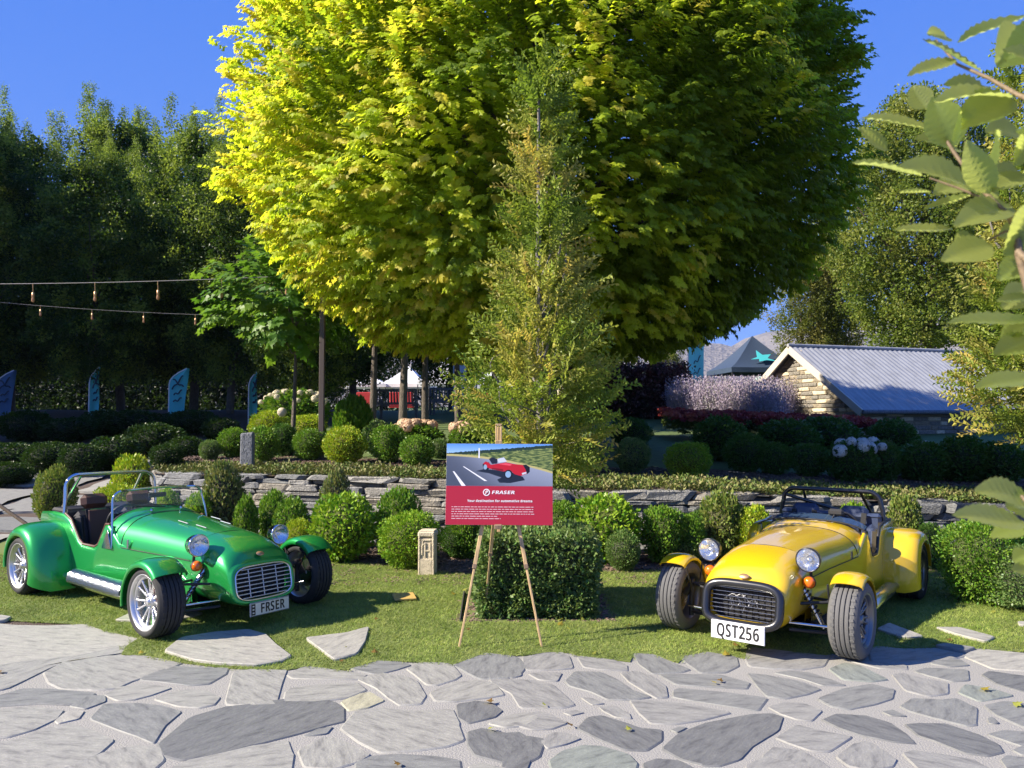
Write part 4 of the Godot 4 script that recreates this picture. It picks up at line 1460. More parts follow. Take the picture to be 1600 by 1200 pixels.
	steering_wheel(car, -0.22, Vector3(-0.22, 0.72, -1.52), M.leather_dark)
	# mirror and rear-view glass
	var mr := Mb.new()
	mr.box(Vector3(0, 0.93, -1.345), Vector3(0.17, 0.045, 0.02), 0.008)
	obj("rear_view_mirror", mr, M.black_satin, car)

func build_yellow_car():
	var car := thing("sports_car", "yellow open-topped roadster with black roll cage and black grille surround", "car", Vector3(1.84, 0.012, -5.75), deg_to_rad(-36.5))
	var R := 0.262
	body_common(car, M.yellow, M.black_satin, {"nose": 0.40, "hw": 0.285, "dh": -0.012, "sd": -0.065})
	side_tub(car, [[-0.13, 0.325, 0.15, 0.50], [-0.5, 0.35, 0.14, 0.52], [-0.9, 0.40, 0.13, 0.53], [-1.15, 0.44, 0.13, 0.54], [-1.30, 0.462, 0.13, 0.68], [-1.36, 0.468, 0.13, 0.68], [-1.40, 0.472, 0.13, 0.58], [-1.44, 0.475, 0.13, 0.49], [-1.50, 0.48, 0.13, 0.46], [-1.64, 0.485, 0.13, 0.46], [-1.69, 0.485, 0.13, 0.50], [-1.73, 0.485, 0.13, 0.60], [-1.79, 0.485, 0.14, 0.67], [-1.95, 0.485, 0.16, 0.69], [-2.3, 0.48, 0.2, 0.69], [-2.58, 0.46, 0.26, 0.67], [-2.64, 0.40, 0.34, 0.60]], M.yellow, M.black_satin)
	var tl := Mb.new()
	tl.grid([arch(-2.05, 0.46, 0.69, 0.5, 5.0), arch(-2.45, 0.46, 0.69, 0.48, 5.0), arch(-2.58, 0.43, 0.66, 0.4, 4.5), arch(-2.65, 0.38, 0.58, 0.34, 4.0)])
	obj("tail", tl, M.yellow, car)
	var cv := Mb.new()
	cv.box(Vector3(0, 0.68, -2.25), Vector3(0.86, 0.05, 0.34), 0.02)
	cv.box(Vector3(0, 0.46, -2.06), Vector3(0.9, 0.5, 0.03), 0.01)
	obj("boot_cover", cv, M.leather_dark, car)
	for s in [-1.0, 1.0]:
		make_wheel(car, Vector3(s * 0.635, R, 0), s, R, 0.195, 0.178, M.rubber_worn, M.alloy_dark, 16, -0.04)
		make_wheel(car, Vector3(s * 0.65, R, -2.2), s, R, 0.205, 0.178, M.rubber, M.alloy_dark, 16)
		suspension(car, s, 0.635, R)
		cycle_wing(car, Vector3(s * 0.635, R, 0), s, R + 0.042, 0.105, deg_to_rad(58), deg_to_rad(172), M.yellow, 0.02)
		rear_wing(car, Vector3(s * 0.65, R, -2.2), s, R + 0.115, 0.46, 0.775, 0.04, M.yellow, deg_to_rad(-20), deg_to_rad(180), 0.05, 3.4)
		headlamp(car, Vector3(s * 0.365, 0.645, 0.06), 0.083, s, M.black_paint)
		seat(car, s * 0.22, -1.84, M.leather_navy, M.leather_navy, -0.08)
		belts(car, s * 0.22, -1.90, M.inside)
		var ft := Mb.new()
		ft.box(Vector3(s * 0.735, 0.535, 0.02), Vector3(0.004, 0.012, 0.05), 0.001)
		obj("wing_reflector", ft, M.amber, car)
	# thick black grille surround
	var gs := Mb.new()
	var rr := ring_row(Vector3(0, 0.345, 0.402), 0.262, 0.136, 4.0, 44)
	rr = rr.map(func(p): return p - Vector3(0, 0, (p.y - 0.30) * 0.22))
	gs.tube(rr, 0.031, 10, false, true)
	obj("grille_surround", gs, M.black_paint, car)
	var gr: Node = grille_slats(car, Vector3(0, 0.345, 0.378), 0.24, 0.115, 8, 0, M.steel, 0.22, 0.0055)
	# wire emblem of leaping curves behind the slats
	var em := Mb.new()
	for q in [[-0.12, 0.03, 0.02, 0.07], [-0.05, 0.05, 0.10, 0.02], [0.0, -0.06, 0.05, 0.03], [-0.09, -0.055, -0.02, 0.02], [0.06, 0.03, 0.13, -0.01]]:
		var pts := []
		for i in 9:
			var f := i / 8.0
			pts.append(Vector3(lerpf(q[0], q[2], f), lerpf(q[1], q[3], f) + 0.02 * sin(f * PI * 2.0), -0.014))
		em.tube(pts, 0.004, 5)
	for i in 12:
		em.tube([Vector3(-0.1 + i * 0.018, 0.04 - 0.012 * (i % 3), -0.014), Vector3(-0.08 + i * 0.016, -0.02 + 0.014 * (i % 4), -0.016)], 0.003, 4)
	obj("grille_emblem", em, M.alloy_dark, gr)
	plate(car, Vector3(-0.01, 0.165, 0.455), 0.38, 0.125, "QST256", M.plate_white, 0.122, 0.72, -0.06)
	var bd := Mb.new()
	bd.lathe([Vector2(0, 0.006), Vector2(0.018, 0.004), Vector2(0.022, 0)], 16, Transform3D(Basis(Vector3.RIGHT, 0.8).scaled(Vector3(1.7, 1, 1)), Vector3(0, 0.533, 0.345)))
	obj("badge", bd, M.brass, car)
	# navy padded bulkhead behind the seats
	var bh := Mb.new()
	bh.box(Vector3(0, 0.58, -1.99), Vector3(0.90, 0.36, 0.06), 0.03)
	bh.box(Vector3(0, 0.745, -2.0), Vector3(0.90, 0.05, 0.10), 0.024)
	obj("padded_bulkhead", bh, M.leather_navy, car)
	# low tinted deflector
	var df := Mb.new()
	var r0 := []
	var r1 := []
	for i in 15:
		var x := lerpf(-0.44, 0.44, i / 14.0)
		var f := 1.0 - pow(absf(x) / 0.46, 2.4)
		r0.append(Vector3(x, 0.675 + 0.088 * pow(f, 0.6), -1.30 - 0.08 * absf(x)))
		r1.append(Vector3(x * 1.0, 0.690 + 0.115 * pow(f, 0.6), -1.40 - 0.08 * absf(x)))
	df.grid([r0, r1])
	obj("wind_deflector", df, M.tint, car)
	var de := Mb.new()
	de.tube(r0, 0.007, 6)
	obj("deflector_seal", de, M.black_satin, car)
	# cage: hoop, diagonal, harness bar, two uprights of the rear hoop, stays
	var rb := Mb.new()
	var hoop := [Vector3(-0.46, 0.55, -2.02), Vector3(-0.455, 0.80, -2.02)]
	for i in 7:
		var a := PI * (1.0 - i / 6.0 * 0.5)
		hoop.append(Vector3(-0.33 + 0.11 * cos(a), 0.855 + 0.11 * sin(a), -2.02))
	for i in 7:
		var a := PI * 0.5 * (1.0 - i / 6.0)
		hoop.append(Vector3(0.33 + 0.11 * cos(a), 0.855 + 0.11 * sin(a), -2.02))
	hoop.append_array([Vector3(0.455, 0.80, -2.02), Vector3(0.46, 0.55, -2.02)])
	rb.tube(hoop, 0.021, 12)
	var cage := obj("roll_cage", rb, M.black_paint, car)
	var dg := Mb.new()
	dg.tube([Vector3(-0.42, 0.90, -2.02), Vector3(0.38, 0.70, -2.03)], 0.017, 8)
	obj("diagonal", dg, M.black_paint, cage)
	for s in [-1.0, 1.0]:
		var sy := Mb.new()
		sy.tube([Vector3(s * 0.26, 0.965, -2.03), Vector3(s * 0.30, 0.66, -2.42)], 0.014, 8)
		obj("stay", sy, M.black_paint, cage)
	var ex := Mb.new()
	ex.tube([Vector3(0.45, 0.24, -0.35), Vector3(0.55, 0.20, -0.45), Vector3(0.575, 0.185, -0.6), Vector3(0.575, 0.18, -0.8), Vector3(0.575, 0.18, -0.84), Vector3(0.575, 0.18, -1.6), Vector3(0.575, 0.18, -1.64), Vector3(0.60, 0.17, -1.85)], [0.028, 0.028, 0.028, 0.03, 0.056, 0.056, 0.03, 0.028], 16)
	obj("side_exhaust", ex, M.steel, car)
	steering_wheel(car, -0.22, Vector3(0.22, 0.69, -1.52), M.leather_dark)
	var mr := Mb.new()
	mr.box(Vector3(0.20, 0.825, -1.40), Vector3(0.13, 0.06, 0.05), 0.018)
	mr.tube([Vector3(0.16, 0.74, -1.34), Vector3(0.19, 0.81, -1.39)], 0.006, 6)
	obj("mirror", mr, M.black_satin, car)
	var hz := Mb.new()
	hz.box(Vector3(0.434, 0.55, -0.9), Vector3(0.014, 0.06, 0.02), 0.004)
	obj("bonnet_catch", hz, M.black_satin, car)

# ---------------------------------------------------------------- easel, sign, pillar, lamp post, benches, flags, tents
func bar(b: Mb, a: Vector3, c: Vector3, w: float, d: float):
	var y := (c - a).normalized()
	var x := Vector3.RIGHT
	x = (x - y * x.dot(y)).normalized()
	b.box((a + c) / 2, Vector3(w, a.distance_to(c), d), 0.003, Basis(x, y, x.cross(y)))

func sign_picture() -> ImageTexture:
	# print of a red roadster on an open road, W x H
	var W := 480
	var H := 196
	var im := Image.create(W, H, false, Image.FORMAT_RGB8)
	var n := FastNoiseLite.new()
	n.seed = 3
	n.frequency = 0.03
	for y in H:
		for x in W:
			var u := x / float(W)
			var v := y / float(H)
			var c: Color
			var skyline := 0.22 - 0.20 * u + 0.02 * n.get_noise_1d(x * 3.0)
			var tree := 0.25 - 0.03 * u - 0.16 * smoothstep(0.25, 0.7, u)
			var verge := 0.29 + 0.36 * u * u + 0.05 * u
			if v < skyline:
				c = Color(0.36, 0.58, 0.86).lerp(Color(0.66, 0.80, 0.94), v * 4.0)
			elif v < verge - 0.05:
				var g := n.get_noise_2d(x * 1.0, y * 4.0) * 0.5 + 0.5
				c = Color(0.24, 0.32, 0.16).lerp(Color(0.56, 0.60, 0.33), smoothstep(0.3, 0.7, g))
				if v < skyline + 0.07 + 0.03 * n.get_noise_1d(x * 8.0):
					c = Color(0.14, 0.22, 0.16)
			elif v < verge:
				c = Color(0.74, 0.70, 0.45)
			else:
				var dn := clampf((v - verge) * 1.2, 0, 1)
				c = Color(0.58, 0.61, 0.68).lerp(Color(0.40, 0.43, 0.50), dn)
				c = c.lerp(Color(0.22, 0.25, 0.31), smoothstep(0.55, 0.0, u - (v - 0.5) * 0.3) * 0.7)
			c = c * (1.0 + 0.05 * n.get_noise_2d(x * 9.0, y * 9.0))
			im.set_pixel(x, y, c)
	var shapes := [
		[Color(0.95, 0.95, 0.95), [0.06, 0.66, 0.075, 0.66, 0.185, 1.0, 0.145, 1.0]],
		[Color(0.95, 0.95, 0.95), [0.155, 0.545, 0.165, 0.54, 0.385, 0.88, 0.36, 0.885]],
		[Color(0.92, 0.92, 0.95), [0.30, 0.10, 0.312, 0.10, 0.312, 0.34, 0.30, 0.34]],
		[Color(0.10, 0.13, 0.19), [0.28, 0.65, 0.36, 0.60, 0.60, 0.66, 0.72, 0.78, 0.74, 0.86, 0.60, 0.93, 0.50, 0.92, 0.48, 0.85, 0.52, 0.80, 0.40, 0.70]],
		[Color(0.08, 0.08, 0.10), [0.34, 0.50, 0.36, 0.44, 0.40, 0.44, 0.41, 0.58, 0.38, 0.63, 0.35, 0.60]],
		[Color(0.74, 0.09, 0.15), [0.345, 0.47, 0.37, 0.42, 0.40, 0.45, 0.42, 0.50, 0.47, 0.48, 0.56, 0.44, 0.64, 0.48, 0.72, 0.50, 0.76, 0.58, 0.765, 0.70, 0.70, 0.76, 0.64, 0.72, 0.60, 0.62, 0.54, 0.66, 0.42, 0.60, 0.38, 0.56]],
		[Color(0.90, 0.32, 0.38), [0.49, 0.48, 0.56, 0.455, 0.62, 0.49, 0.60, 0.52, 0.54, 0.50]],
		[Color(0.52, 0.05, 0.09), [0.43, 0.57, 0.53, 0.60, 0.54, 0.65, 0.43, 0.61]],
		[Color(0.12, 0.13, 0.20), [0.40, 0.36, 0.43, 0.32, 0.48, 0.36, 0.48, 0.47, 0.43, 0.48]],
		[Color(0.80, 0.82, 0.90), [0.48, 0.36, 0.54, 0.32, 0.57, 0.42, 0.49, 0.45]],
		[Color(0.07, 0.07, 0.09), [0.72, 0.50, 0.75, 0.49, 0.785, 0.55, 0.785, 0.66, 0.76, 0.72, 0.745, 0.60]],
		[Color(0.80, 0.82, 0.85), [0.71, 0.69, 0.755, 0.66, 0.755, 0.70, 0.715, 0.735]],
	]
	for s in shapes:
		var poly := PackedVector2Array()
		for i in range(0, s[1].size(), 2):
			poly.append(Vector2(s[1][i] * W, s[1][i + 1] * H))
		fill(im, poly, s[0])
	for q in [[0.585, 0.725, 0.040, 0.108, Color(0.07, 0.07, 0.08)], [0.582, 0.725, 0.027, 0.078, Color(0.55, 0.68, 0.80)], [0.366, 0.555, 0.017, 0.06, Color(0.55, 0.68, 0.76)]]:
		var poly := PackedVector2Array()
		for i in 24:
			poly.append(Vector2((q[0] + q[2] * cos(TAU * i / 24)) * W, (q[1] + q[3] * sin(TAU * i / 24)) * H))
		fill(im, poly, q[4])
	return ImageTexture.create_from_image(im)

func fill(im: Image, poly: PackedVector2Array, c: Color):
	var lo := Vector2(1e6, 1e6)
	var hi := Vector2.ZERO
	for p in poly:
		lo = lo.min(p)
		hi = hi.max(p)
	for y in range(maxi(0, int(lo.y)), mini(im.get_height(), int(hi.y) + 1)):
		for x in range(maxi(0, int(lo.x)), mini(im.get_width(), int(hi.x) + 1)):
			if Geometry2D.is_point_in_polygon(Vector2(x + 0.5, y + 0.5), poly):
				im.set_pixel(x, y, c)

func build_easel():
	var e := thing("easel", "light pine tripod easel standing on the lawn in front of the clipped hedge", "easel", Vector3(-0.09, 0.01, -5.75))
	var apex := Vector3(0.0, 1.38, -0.18)
	var feet := [Vector3(-0.29, 0, 0.14), Vector3(0.305, 0, 0.14), Vector3(-0.14, 0, -0.72)]
	for i in 3:
		var top := apex + Vector3([-0.03, 0.03, 0.0][i], 0, -0.02 if i == 2 else 0.0)
		var f: Vector3 = feet[i]
		var knee := f.lerp(top, 0.40)
		var b := Mb.new()
		bar(b, f, knee + (top - f) * 0.02, 0.017, 0.014)
		bar(b, knee, top, 0.028, 0.017)
		var leg := obj("leg", b, M.pine, e)
		var k := Mb.new()
		bar(k, knee - (top - f) * 0.012, knee + (top - f) * 0.012, 0.032, 0.026)
		var k2 := f.lerp(top, 0.62)
		bar(k, k2 - (top - f) * 0.006, k2 + (top - f) * 0.006, 0.032, 0.024)
		obj("clamp", k, M.timber, leg)
	var m := Mb.new()
	bar(m, apex + Vector3(-0.012, -0.6, 0.02), apex + Vector3(-0.012, 0.20, -0.01), 0.026, 0.016)
	obj("mast", m, M.pine, e)
	var c := Mb.new()
	var hd := apex + Vector3(-0.012, 0.13, 0.015)
	for s in [-1, 1]:
		c.box(hd + Vector3(s * 0.019, 0, 0.006), Vector3(0.012, 0.18, 0.022), 0.003)
	c.box(hd + Vector3(0, 0.085, 0.006), Vector3(0.05, 0.02, 0.022), 0.003)
	c.box(hd + Vector3(0, -0.065, 0.010), Vector3(0.05, 0.07, 0.03), 0.003)
	obj("top_clamp", c, M.pine, e)
	var l := Mb.new()
	l.box(Vector3(-0.012, 0.845, 0.01), Vector3(0.055, 0.03, 0.09), 0.003)
	obj("ledge", l, M.timber, e)
	# the board
	var tilt := -0.13
	var s := thing("sign_board", "red and photographic printed board for a sports car maker resting on the easel", "sign board", Vector3(-0.095, 1.163, -5.795))
	s.rotation = Vector3(tilt, 0.0, -0.006)
	var bd := Mb.new()
	bd.box(Vector3(0, 0, 0), Vector3(0.80, 0.605, 0.008), 0.001)
	obj("board", bd, M.white_cloth, s)
	var red := Mb.new()
	red.box(Vector3(0, -0.1585, 0.0045), Vector3(0.799, 0.287, 0.002), 0.0004)
	obj("red_panel", red, M.red_card, s)
	var ph := Mb.new()
	ph.st.set_smooth_group(-1)
	var q := [Vector3(-0.3995, 0.302, 0.0052), Vector3(0.3995, 0.302, 0.0052), Vector3(0.3995, -0.014, 0.0052), Vector3(-0.3995, -0.014, 0.0052)]
	var uv := [Vector2(0, 0), Vector2(1, 0), Vector2(1, 1), Vector2(0, 1)]
	for i in [0, 1, 2, 0, 2, 3]:
		ph.st.set_uv(uv[i])
		ph.st.add_vertex(q[i])
	var pm := mat(Color.WHITE, 0.4, {"tex": sign_picture()})
	obj("printed_photo", ph, pm, s)
	var zt := 0.0062
	# round emblem
	var em := Mb.new()
	em.lathe([Vector2(0.019, 0), Vector2(0.026, 0), Vector2(0.026, 0.0008), Vector2(0.019, 0.0008), Vector2(0.019, 0)], 32, Transform3D(Basis(Vector3.RIGHT, PI / 2), Vector3(-0.096, -0.062, zt)), true)
	em.tube([Vector3(-0.100, -0.076, zt), Vector3(-0.098, -0.055, zt), Vector3(-0.090, -0.050, zt), Vector3(-0.086, -0.056, zt), Vector3(-0.092, -0.063, zt), Vector3(-0.102, -0.064, zt)], 0.0032, 5)
	obj("emblem", em, M.cream_print, s)
	text("wordmark", "FRASER", 0.034, Vector3(0.03, -0.062, zt), M.cream_print, s, 1.45, true, 0.0, 0.22)
	text("headline", "Your destination for automotive dreams", 0.0245, Vector3(0.005, -0.125, zt), M.cream_print, s, 1.02, true)
	# the small print: too small in the photograph to read, so word-long strokes
	var sp := Mb.new()
	for row in 6:
		var x := -0.355
		var end: float = [0.262, 0.262, 0.255, 0.262, -0.01, 0.012][row]
		while x < end:
			var w := minf(rf(0.010, 0.042), end - x)
			if w < 0.006:
				break
			sp.box(Vector3(x + w / 2, -0.170 - row * 0.0172, zt), Vector3(w, 0.0055, 0.0006), 0.0002)
			x += w + 0.006
	obj("small_print", sp, mat(lin(0.72, 0.45, 0.48), 0.5), s)

func build_small_things():
	# sandstone marker with a carved monogram
	var p := thing("stone_marker", "pale sandstone pillar carved with a monogram standing at the lawn edge", "stone marker", Vector3(-0.895, 0, -8.25), deg_to_rad(-6))
	var b := Mb.new()
	b.box(Vector3(0, 0.20, 0), Vector3(0.165, 0.40, 0.165), 0.008)
	# front frame standing proud of the sunk panel
	for q in [[-0.073, 0.25, 0.022, 0.42], [0.073, 0.25, 0.022, 0.42]]:
		b.box(Vector3(q[0] * 1.02, 0.23, 0.079), Vector3(q[2], 0.46, 0.03), 0.005)
	b.box(Vector3(0, 0.09, 0.0815), Vector3(0.126, 0.18, 0.022), 0.003)
	obj("shaft", b, M.sandstone, p)
	var cpb := Mb.new()
	cpb.box(Vector3(0, 0.435, 0.0), Vector3(0.185, 0.06, 0.19), 0.014)
	cpb.box(Vector3(0, 0.467, 0.0), Vector3(0.165, 0.014, 0.17), 0.006)
	obj("cap", cpb, M.sandstone, p)
	var mg := Mb.new()
	for q in [[0.0, 0.375, 0.10, 0.018], [-0.038, 0.34, 0.016, 0.05], [-0.045, 0.27, 0.014, 0.10], [-0.012, 0.275, 0.016, 0.15], [0.044, 0.275, 0.016, 0.15], [0.016, 0.265, 0.045, 0.016], [-0.02, 0.335, 0.03, 0.014]]:
		mg.box(Vector3(q[0], q[1], 0.0845), Vector3(q[2], q[3], 0.014), 0.003)
	obj("monogram", mg, M.sandstone, p)
	# upright slate post among the upper balls
	var sp := Mb.new()
	sp.box(Vector3(0, 0.28, 0), Vector3(0.20, 0.62, 0.10), 0.02, Basis.IDENTITY, 0.02, rng)
	tag(obj("slate_post", sp, M.slate_post, self, Transform3D(Basis.IDENTITY, Vector3(-4.0, 0.86, -11.65))), "upright grey slate post between clipped balls on the left terrace", "stone post")
	# mustard square lying on the lawn
	var sq := Mb.new()
	sq.box(Vector3(0, 0.018, 0), Vector3(0.20, 0.022, 0.24), 0.006)
	tag(obj("lawn_cover", sq, M.mustard, self, Transform3D(Basis(Vector3.UP, 0.25), Vector3(-0.985, 0.012, -7.1))), "small mustard yellow cover set flat in the lawn beside the green car's shadow", "cover")
	# stake leaning behind the green car
	var sk := Mb.new()
	sk.tube([Vector3(-0.55, 0.42, 0.0), Vector3(0.10, -0.02, 0.0)], 0.02, 8)
	tag(obj("timber_stake", sk, M.timber, self, Transform3D(Basis.IDENTITY, Vector3(-5.62, 0.42, -8.9))), "brown timber stake slanting down behind the green car's rear wheel", "stake")
	# edging of the hedge bed
	var ed := Mb.new()
	for q in [[Vector3(-0.45, 0.02, -7.3), Vector3(-0.42, 0.02, -6.30)]]:
		var d: Vector3 = q[1] - q[0]
		ed.box((q[0] + q[1]) / 2, Vector3(0.012, 0.04, d.length()), 0.002, Basis.looking_at(d.normalized(), Vector3.UP))
	tag(obj("bed_edging", ed, M.edging), "thin dark metal edging along the left side of the hedge bed", "edging")
	# lamp post
	var lp := thing("lamp_post", "slim dark brown post rising through the lower left of the maple", "lamp post", Vector3(-3.22, 0.9, -13.0))
	var pb := Mb.new()
	pb.box(Vector3(0, 1.58, 0), Vector3(0.085, 3.3, 0.085), 0.006)
	obj("post", pb, M.post, lp)
	var cb := Mb.new()
	cb.box(Vector3(0, 3.26, 0), Vector3(0.12, 0.06, 0.12), 0.01)
	obj("post_cap", cb, M.post, lp)
	# festoon lights
	festoon("string of pale bulbs hanging from the lamp post across the left trees", Vector3(-16.0, 4.28, -14.0), Vector3(-3.24, 4.12, -13.0), 0.16, 11, 0.46)
	festoon("second fainter string of bulbs hanging lower behind the first", Vector3(-19.0, 5.35, -19.0), Vector3(-4.6, 4.2, -19.0), 0.30, 11, 0.3, 0.0045)
	# garden ball on the terrace
	var gb := Mb.new()
	gb.lathe(range(0, 13).map(func(i): return Vector2(0.085 * sin(PI * i / 12.0), -0.085 * cos(PI * i / 12.0))), 20, Transform3D.IDENTITY)
	tag(obj("stone_ball", gb, M.sandstone, self, Transform3D(Basis.IDENTITY, Vector3(-4.25, 1.78, -14.2))), "pale round stone ball left of the lamp post among the shrubs", "stone ball")
	bench(Vector3(-3.55, ground_h(-3.5, 24), -24.0), deg_to_rad(162), "grey slatted bench seen from behind beside the dark trunks")
	bench(Vector3(-2.05, ground_h(-2, 26), -26.5), deg_to_rad(20), "pale weathered bench in sun left of the white board")
	# white board on the far lawn
	var wb := thing("standing_board", "tall white pop-up board standing behind the pale bench", "board", Vector3(-1.98, ground_h(-1.9, 29), -29.0), 0.2)
	var wm := Mb.new()
	wm.box(Vector3(0, 0.95, 0), Vector3(0.50, 1.55, 0.03), 0.008, Basis(Vector3.RIGHT, -0.06))
	wm.box(Vector3(0, 0.1, 0), Vector3(0.55, 0.12, 0.3), 0.02)
	obj("panel", wm, M.white_cloth, wb)
	var wl := Mb.new()
	wl.box(Vector3(0, 1.38, 0.0), Vector3(0.38, 0.10, 0.01), 0.002, Basis(Vector3.RIGHT, -0.06))
	obj("printed_band", wl, M.navy, wb, Transform3D(Basis.IDENTITY, Vector3(0, 0, -0.005)))
	# feather flags
	flag(Vector3(-15.2, 1.5, -22.6), 1.6, 0.5, M.blue_cloth, 0.3, "blue feather flag cut by the left edge of the view")
	flag(Vector3(-12.45, 1.5, -22.6), 1.7, 0.3, M.teal, 0.9, "narrow teal feather flag behind a dark trunk far left")
	flag(Vector3(-10.1, 1.5, -22.6), 1.65, 0.55, M.teal, 0.1, "broad teal feather flag with dark script under the left trees")
	flag(Vector3(-7.75, 1.5, -22.6), 1.55, 0.3, M.teal, 1.0, "pale teal feather flag left of the maple's dark trunks")
	flag(Vector3(7.6, 2.0, -33.0), 3.9, 0.72, M.teal, 0.0, "teal feather flag beside the navy gazebo under the maple")
	# tents
	gazebo(Vector3(12.4, 2.0, -39.5), 3.6, 2.2, 1.75, M.navy, M.navy, "navy pop-up gazebo with a teal emblem beyond the lavender", true)
	gazebo(Vector3(15.6, 2.0, -43.0), 3.0, 2.0, 1.05, M.mint_cloth, M.mint_cloth, "pale green peaked gazebo behind the cottage ridge")
	gazebo(Vector3(9.6, 2.0, -50.0), 3.2, 1.9, 0.9, M.mint_cloth, M.white_cloth, "pale mint marquee roof between the flag and the navy gazebo")
	gazebo(Vector3(-9.9, 2.0, -52.0), 3.2, 2.0, 0.95, M.white_cloth, M.white_cloth, "white tent roof leftmost in the row beyond the maple trunks")
	gazebo(Vector3(-7.0, 2.0, -52.0), 3.2, 2.0, 1.25, M.white_cloth, M.white_cloth, "white peaked tent over red clothing behind the thin trunk")
	gazebo(Vector3(-4.0, 2.0, -48.0), 3.2, 2.0, 1.55, M.white_cloth, M.white_cloth, "tallest white peaked tent between the maple trunks")
	gazebo(Vector3(-1.6, 2.0, -54.0), 3.4, 2.0, 1.1, M.white_cloth, M.white_cloth, "white tent roof just left of the standing white board")
	for q in [[-9.6, 0.5, "red stall front under the leftmost white tent"], [-7.2, 0.9, "red stall front under the white tent behind the thin trunk"], [-1.9, 0.6, "small red stall beside the standing white board"]]:
		var rb := Mb.new()
		rb.box(Vector3(0, 0.95, 0), Vector3(1.3 * q[1] + 0.3, 0.9, 0.5), 0.03)
		rb.box(Vector3(0, 0.45, 0.05), Vector3(1.4 * q[1] + 0.3, 0.12, 0.6), 0.02)
		tag(obj("market_stall", rb, M.red_cloth, self, Transform3D(Basis.IDENTITY, Vector3(q[0], 2.0, -50.0))), q[2], "stall")
	# low pale wall and roofs beyond the dark red hedge
	var lw := Mb.new()
	for i in 5:
		lw.box(Vector3(i * 1.3 - 2.6, 0.9, 0), Vector3(1.26, 1.8, 0.3), 0.03)
	tag(obj("boundary_wall", lw, M.sandstone, self, Transform3D(Basis.IDENTITY, Vector3(5.6, 2.0, -40.0))), "pale stone wall beyond the dark red hedge left of the teal flag", "wall")
	for q in [[4.6, -44.0, "navy pop-up roof left of the pale boundary wall", M.navy], [7.4, -47.0, "mint green canopy roof above the pale boundary wall", M.mint_cloth]]:
		gazebo(Vector3(q[0], 2.0, q[1]), 3.0, 2.2, 0.8, q[3], q[3], q[2])

func festoon(label: String, a: Vector3, c: Vector3, sag: float, n: int, drop: float, thick := 0.006):
	var o := thing("festoon_lights", label, "string lights", a)
	var pts := []
	for i in 33:
		var f := i / 32.0
		pts.append((c - a) * f + Vector3(0, -sag * 4.0 * f * (1.0 - f), 0))
	var t := Mb.new()
	t.tube(pts, thick, 5)
	obj("cable", t, M.cable, o)
	for i in range(1, n + 1):
		var f := (i - 0.35) / (n + 0.2)
		var p := (c - a) * f + Vector3(0, -sag * 4.0 * f * (1.0 - f), 0)
		var s := Mb.new()
		s.tube([p, p + Vector3(0.01, -drop * 0.4, 0)], 0.006, 5)
		s.lathe([Vector2(0, 0.03), Vector2(0.022, 0.025), Vector2(0.024, -0.05), Vector2(0.018, -0.06)], 10, Transform3D(Basis.IDENTITY, p + Vector3(0.01, -drop * 0.4, 0)))
		var sk := obj("bulb_holder", s, M.brass, o)
		var b := Mb.new()
		b.lathe([Vector2(0.016, -0.05), Vector2(0.024, -0.085), Vector2(0.026, -0.115), Vector2(0.018, -0.14), Vector2(0, -0.148)], 12, Transform3D(Basis.IDENTITY, p + Vector3(0.01, -drop * 0.4, 0)))
		obj("bulb", b, M.bulb, sk)

func bench(at: Vector3, turn: float, label: String):
	var o := thing("garden_bench", label, "bench", at, turn)
	for x in [-0.72, 0.72]:
		var b := Mb.new()
		b.box(Vector3(x, 0.31, 0.24), Vector3(0.07, 0.62, 0.07), 0.006)
		b.box(Vector3(x, 0.46, -0.26), Vector3(0.07, 0.94, 0.06), 0.006, Basis(Vector3.RIGHT, -0.10))
		b.box(Vector3(x, 0.63, -0.02), Vector3(0.08, 0.04, 0.6), 0.006)
		obj("side_frame", b, M.bench, o)
	for i in 5:
		var b := Mb.new()
		b.box(Vector3(0, 0.43, -0.2 + i * 0.105), Vector3(1.46, 0.028, 0.085), 0.004)
		obj("seat_slat", b, M.bench, o)
	for i in 13:
		var b := Mb.new()
		b.box(Vector3(-0.6 + i * 0.1, 0.69, -0.285), Vector3(0.05, 0.40, 0.018), 0.003, Basis(Vector3.RIGHT, -0.10))
		obj("back_slat", b, M.bench, o)
	for y in [0.5, 0.91]:
		var b := Mb.new()
		b.box(Vector3(0, y, -0.285 - (y - 0.69) * 0.10), Vector3(1.46, 0.08, 0.035), 0.005)
		obj("back_rail", b, M.bench, o)

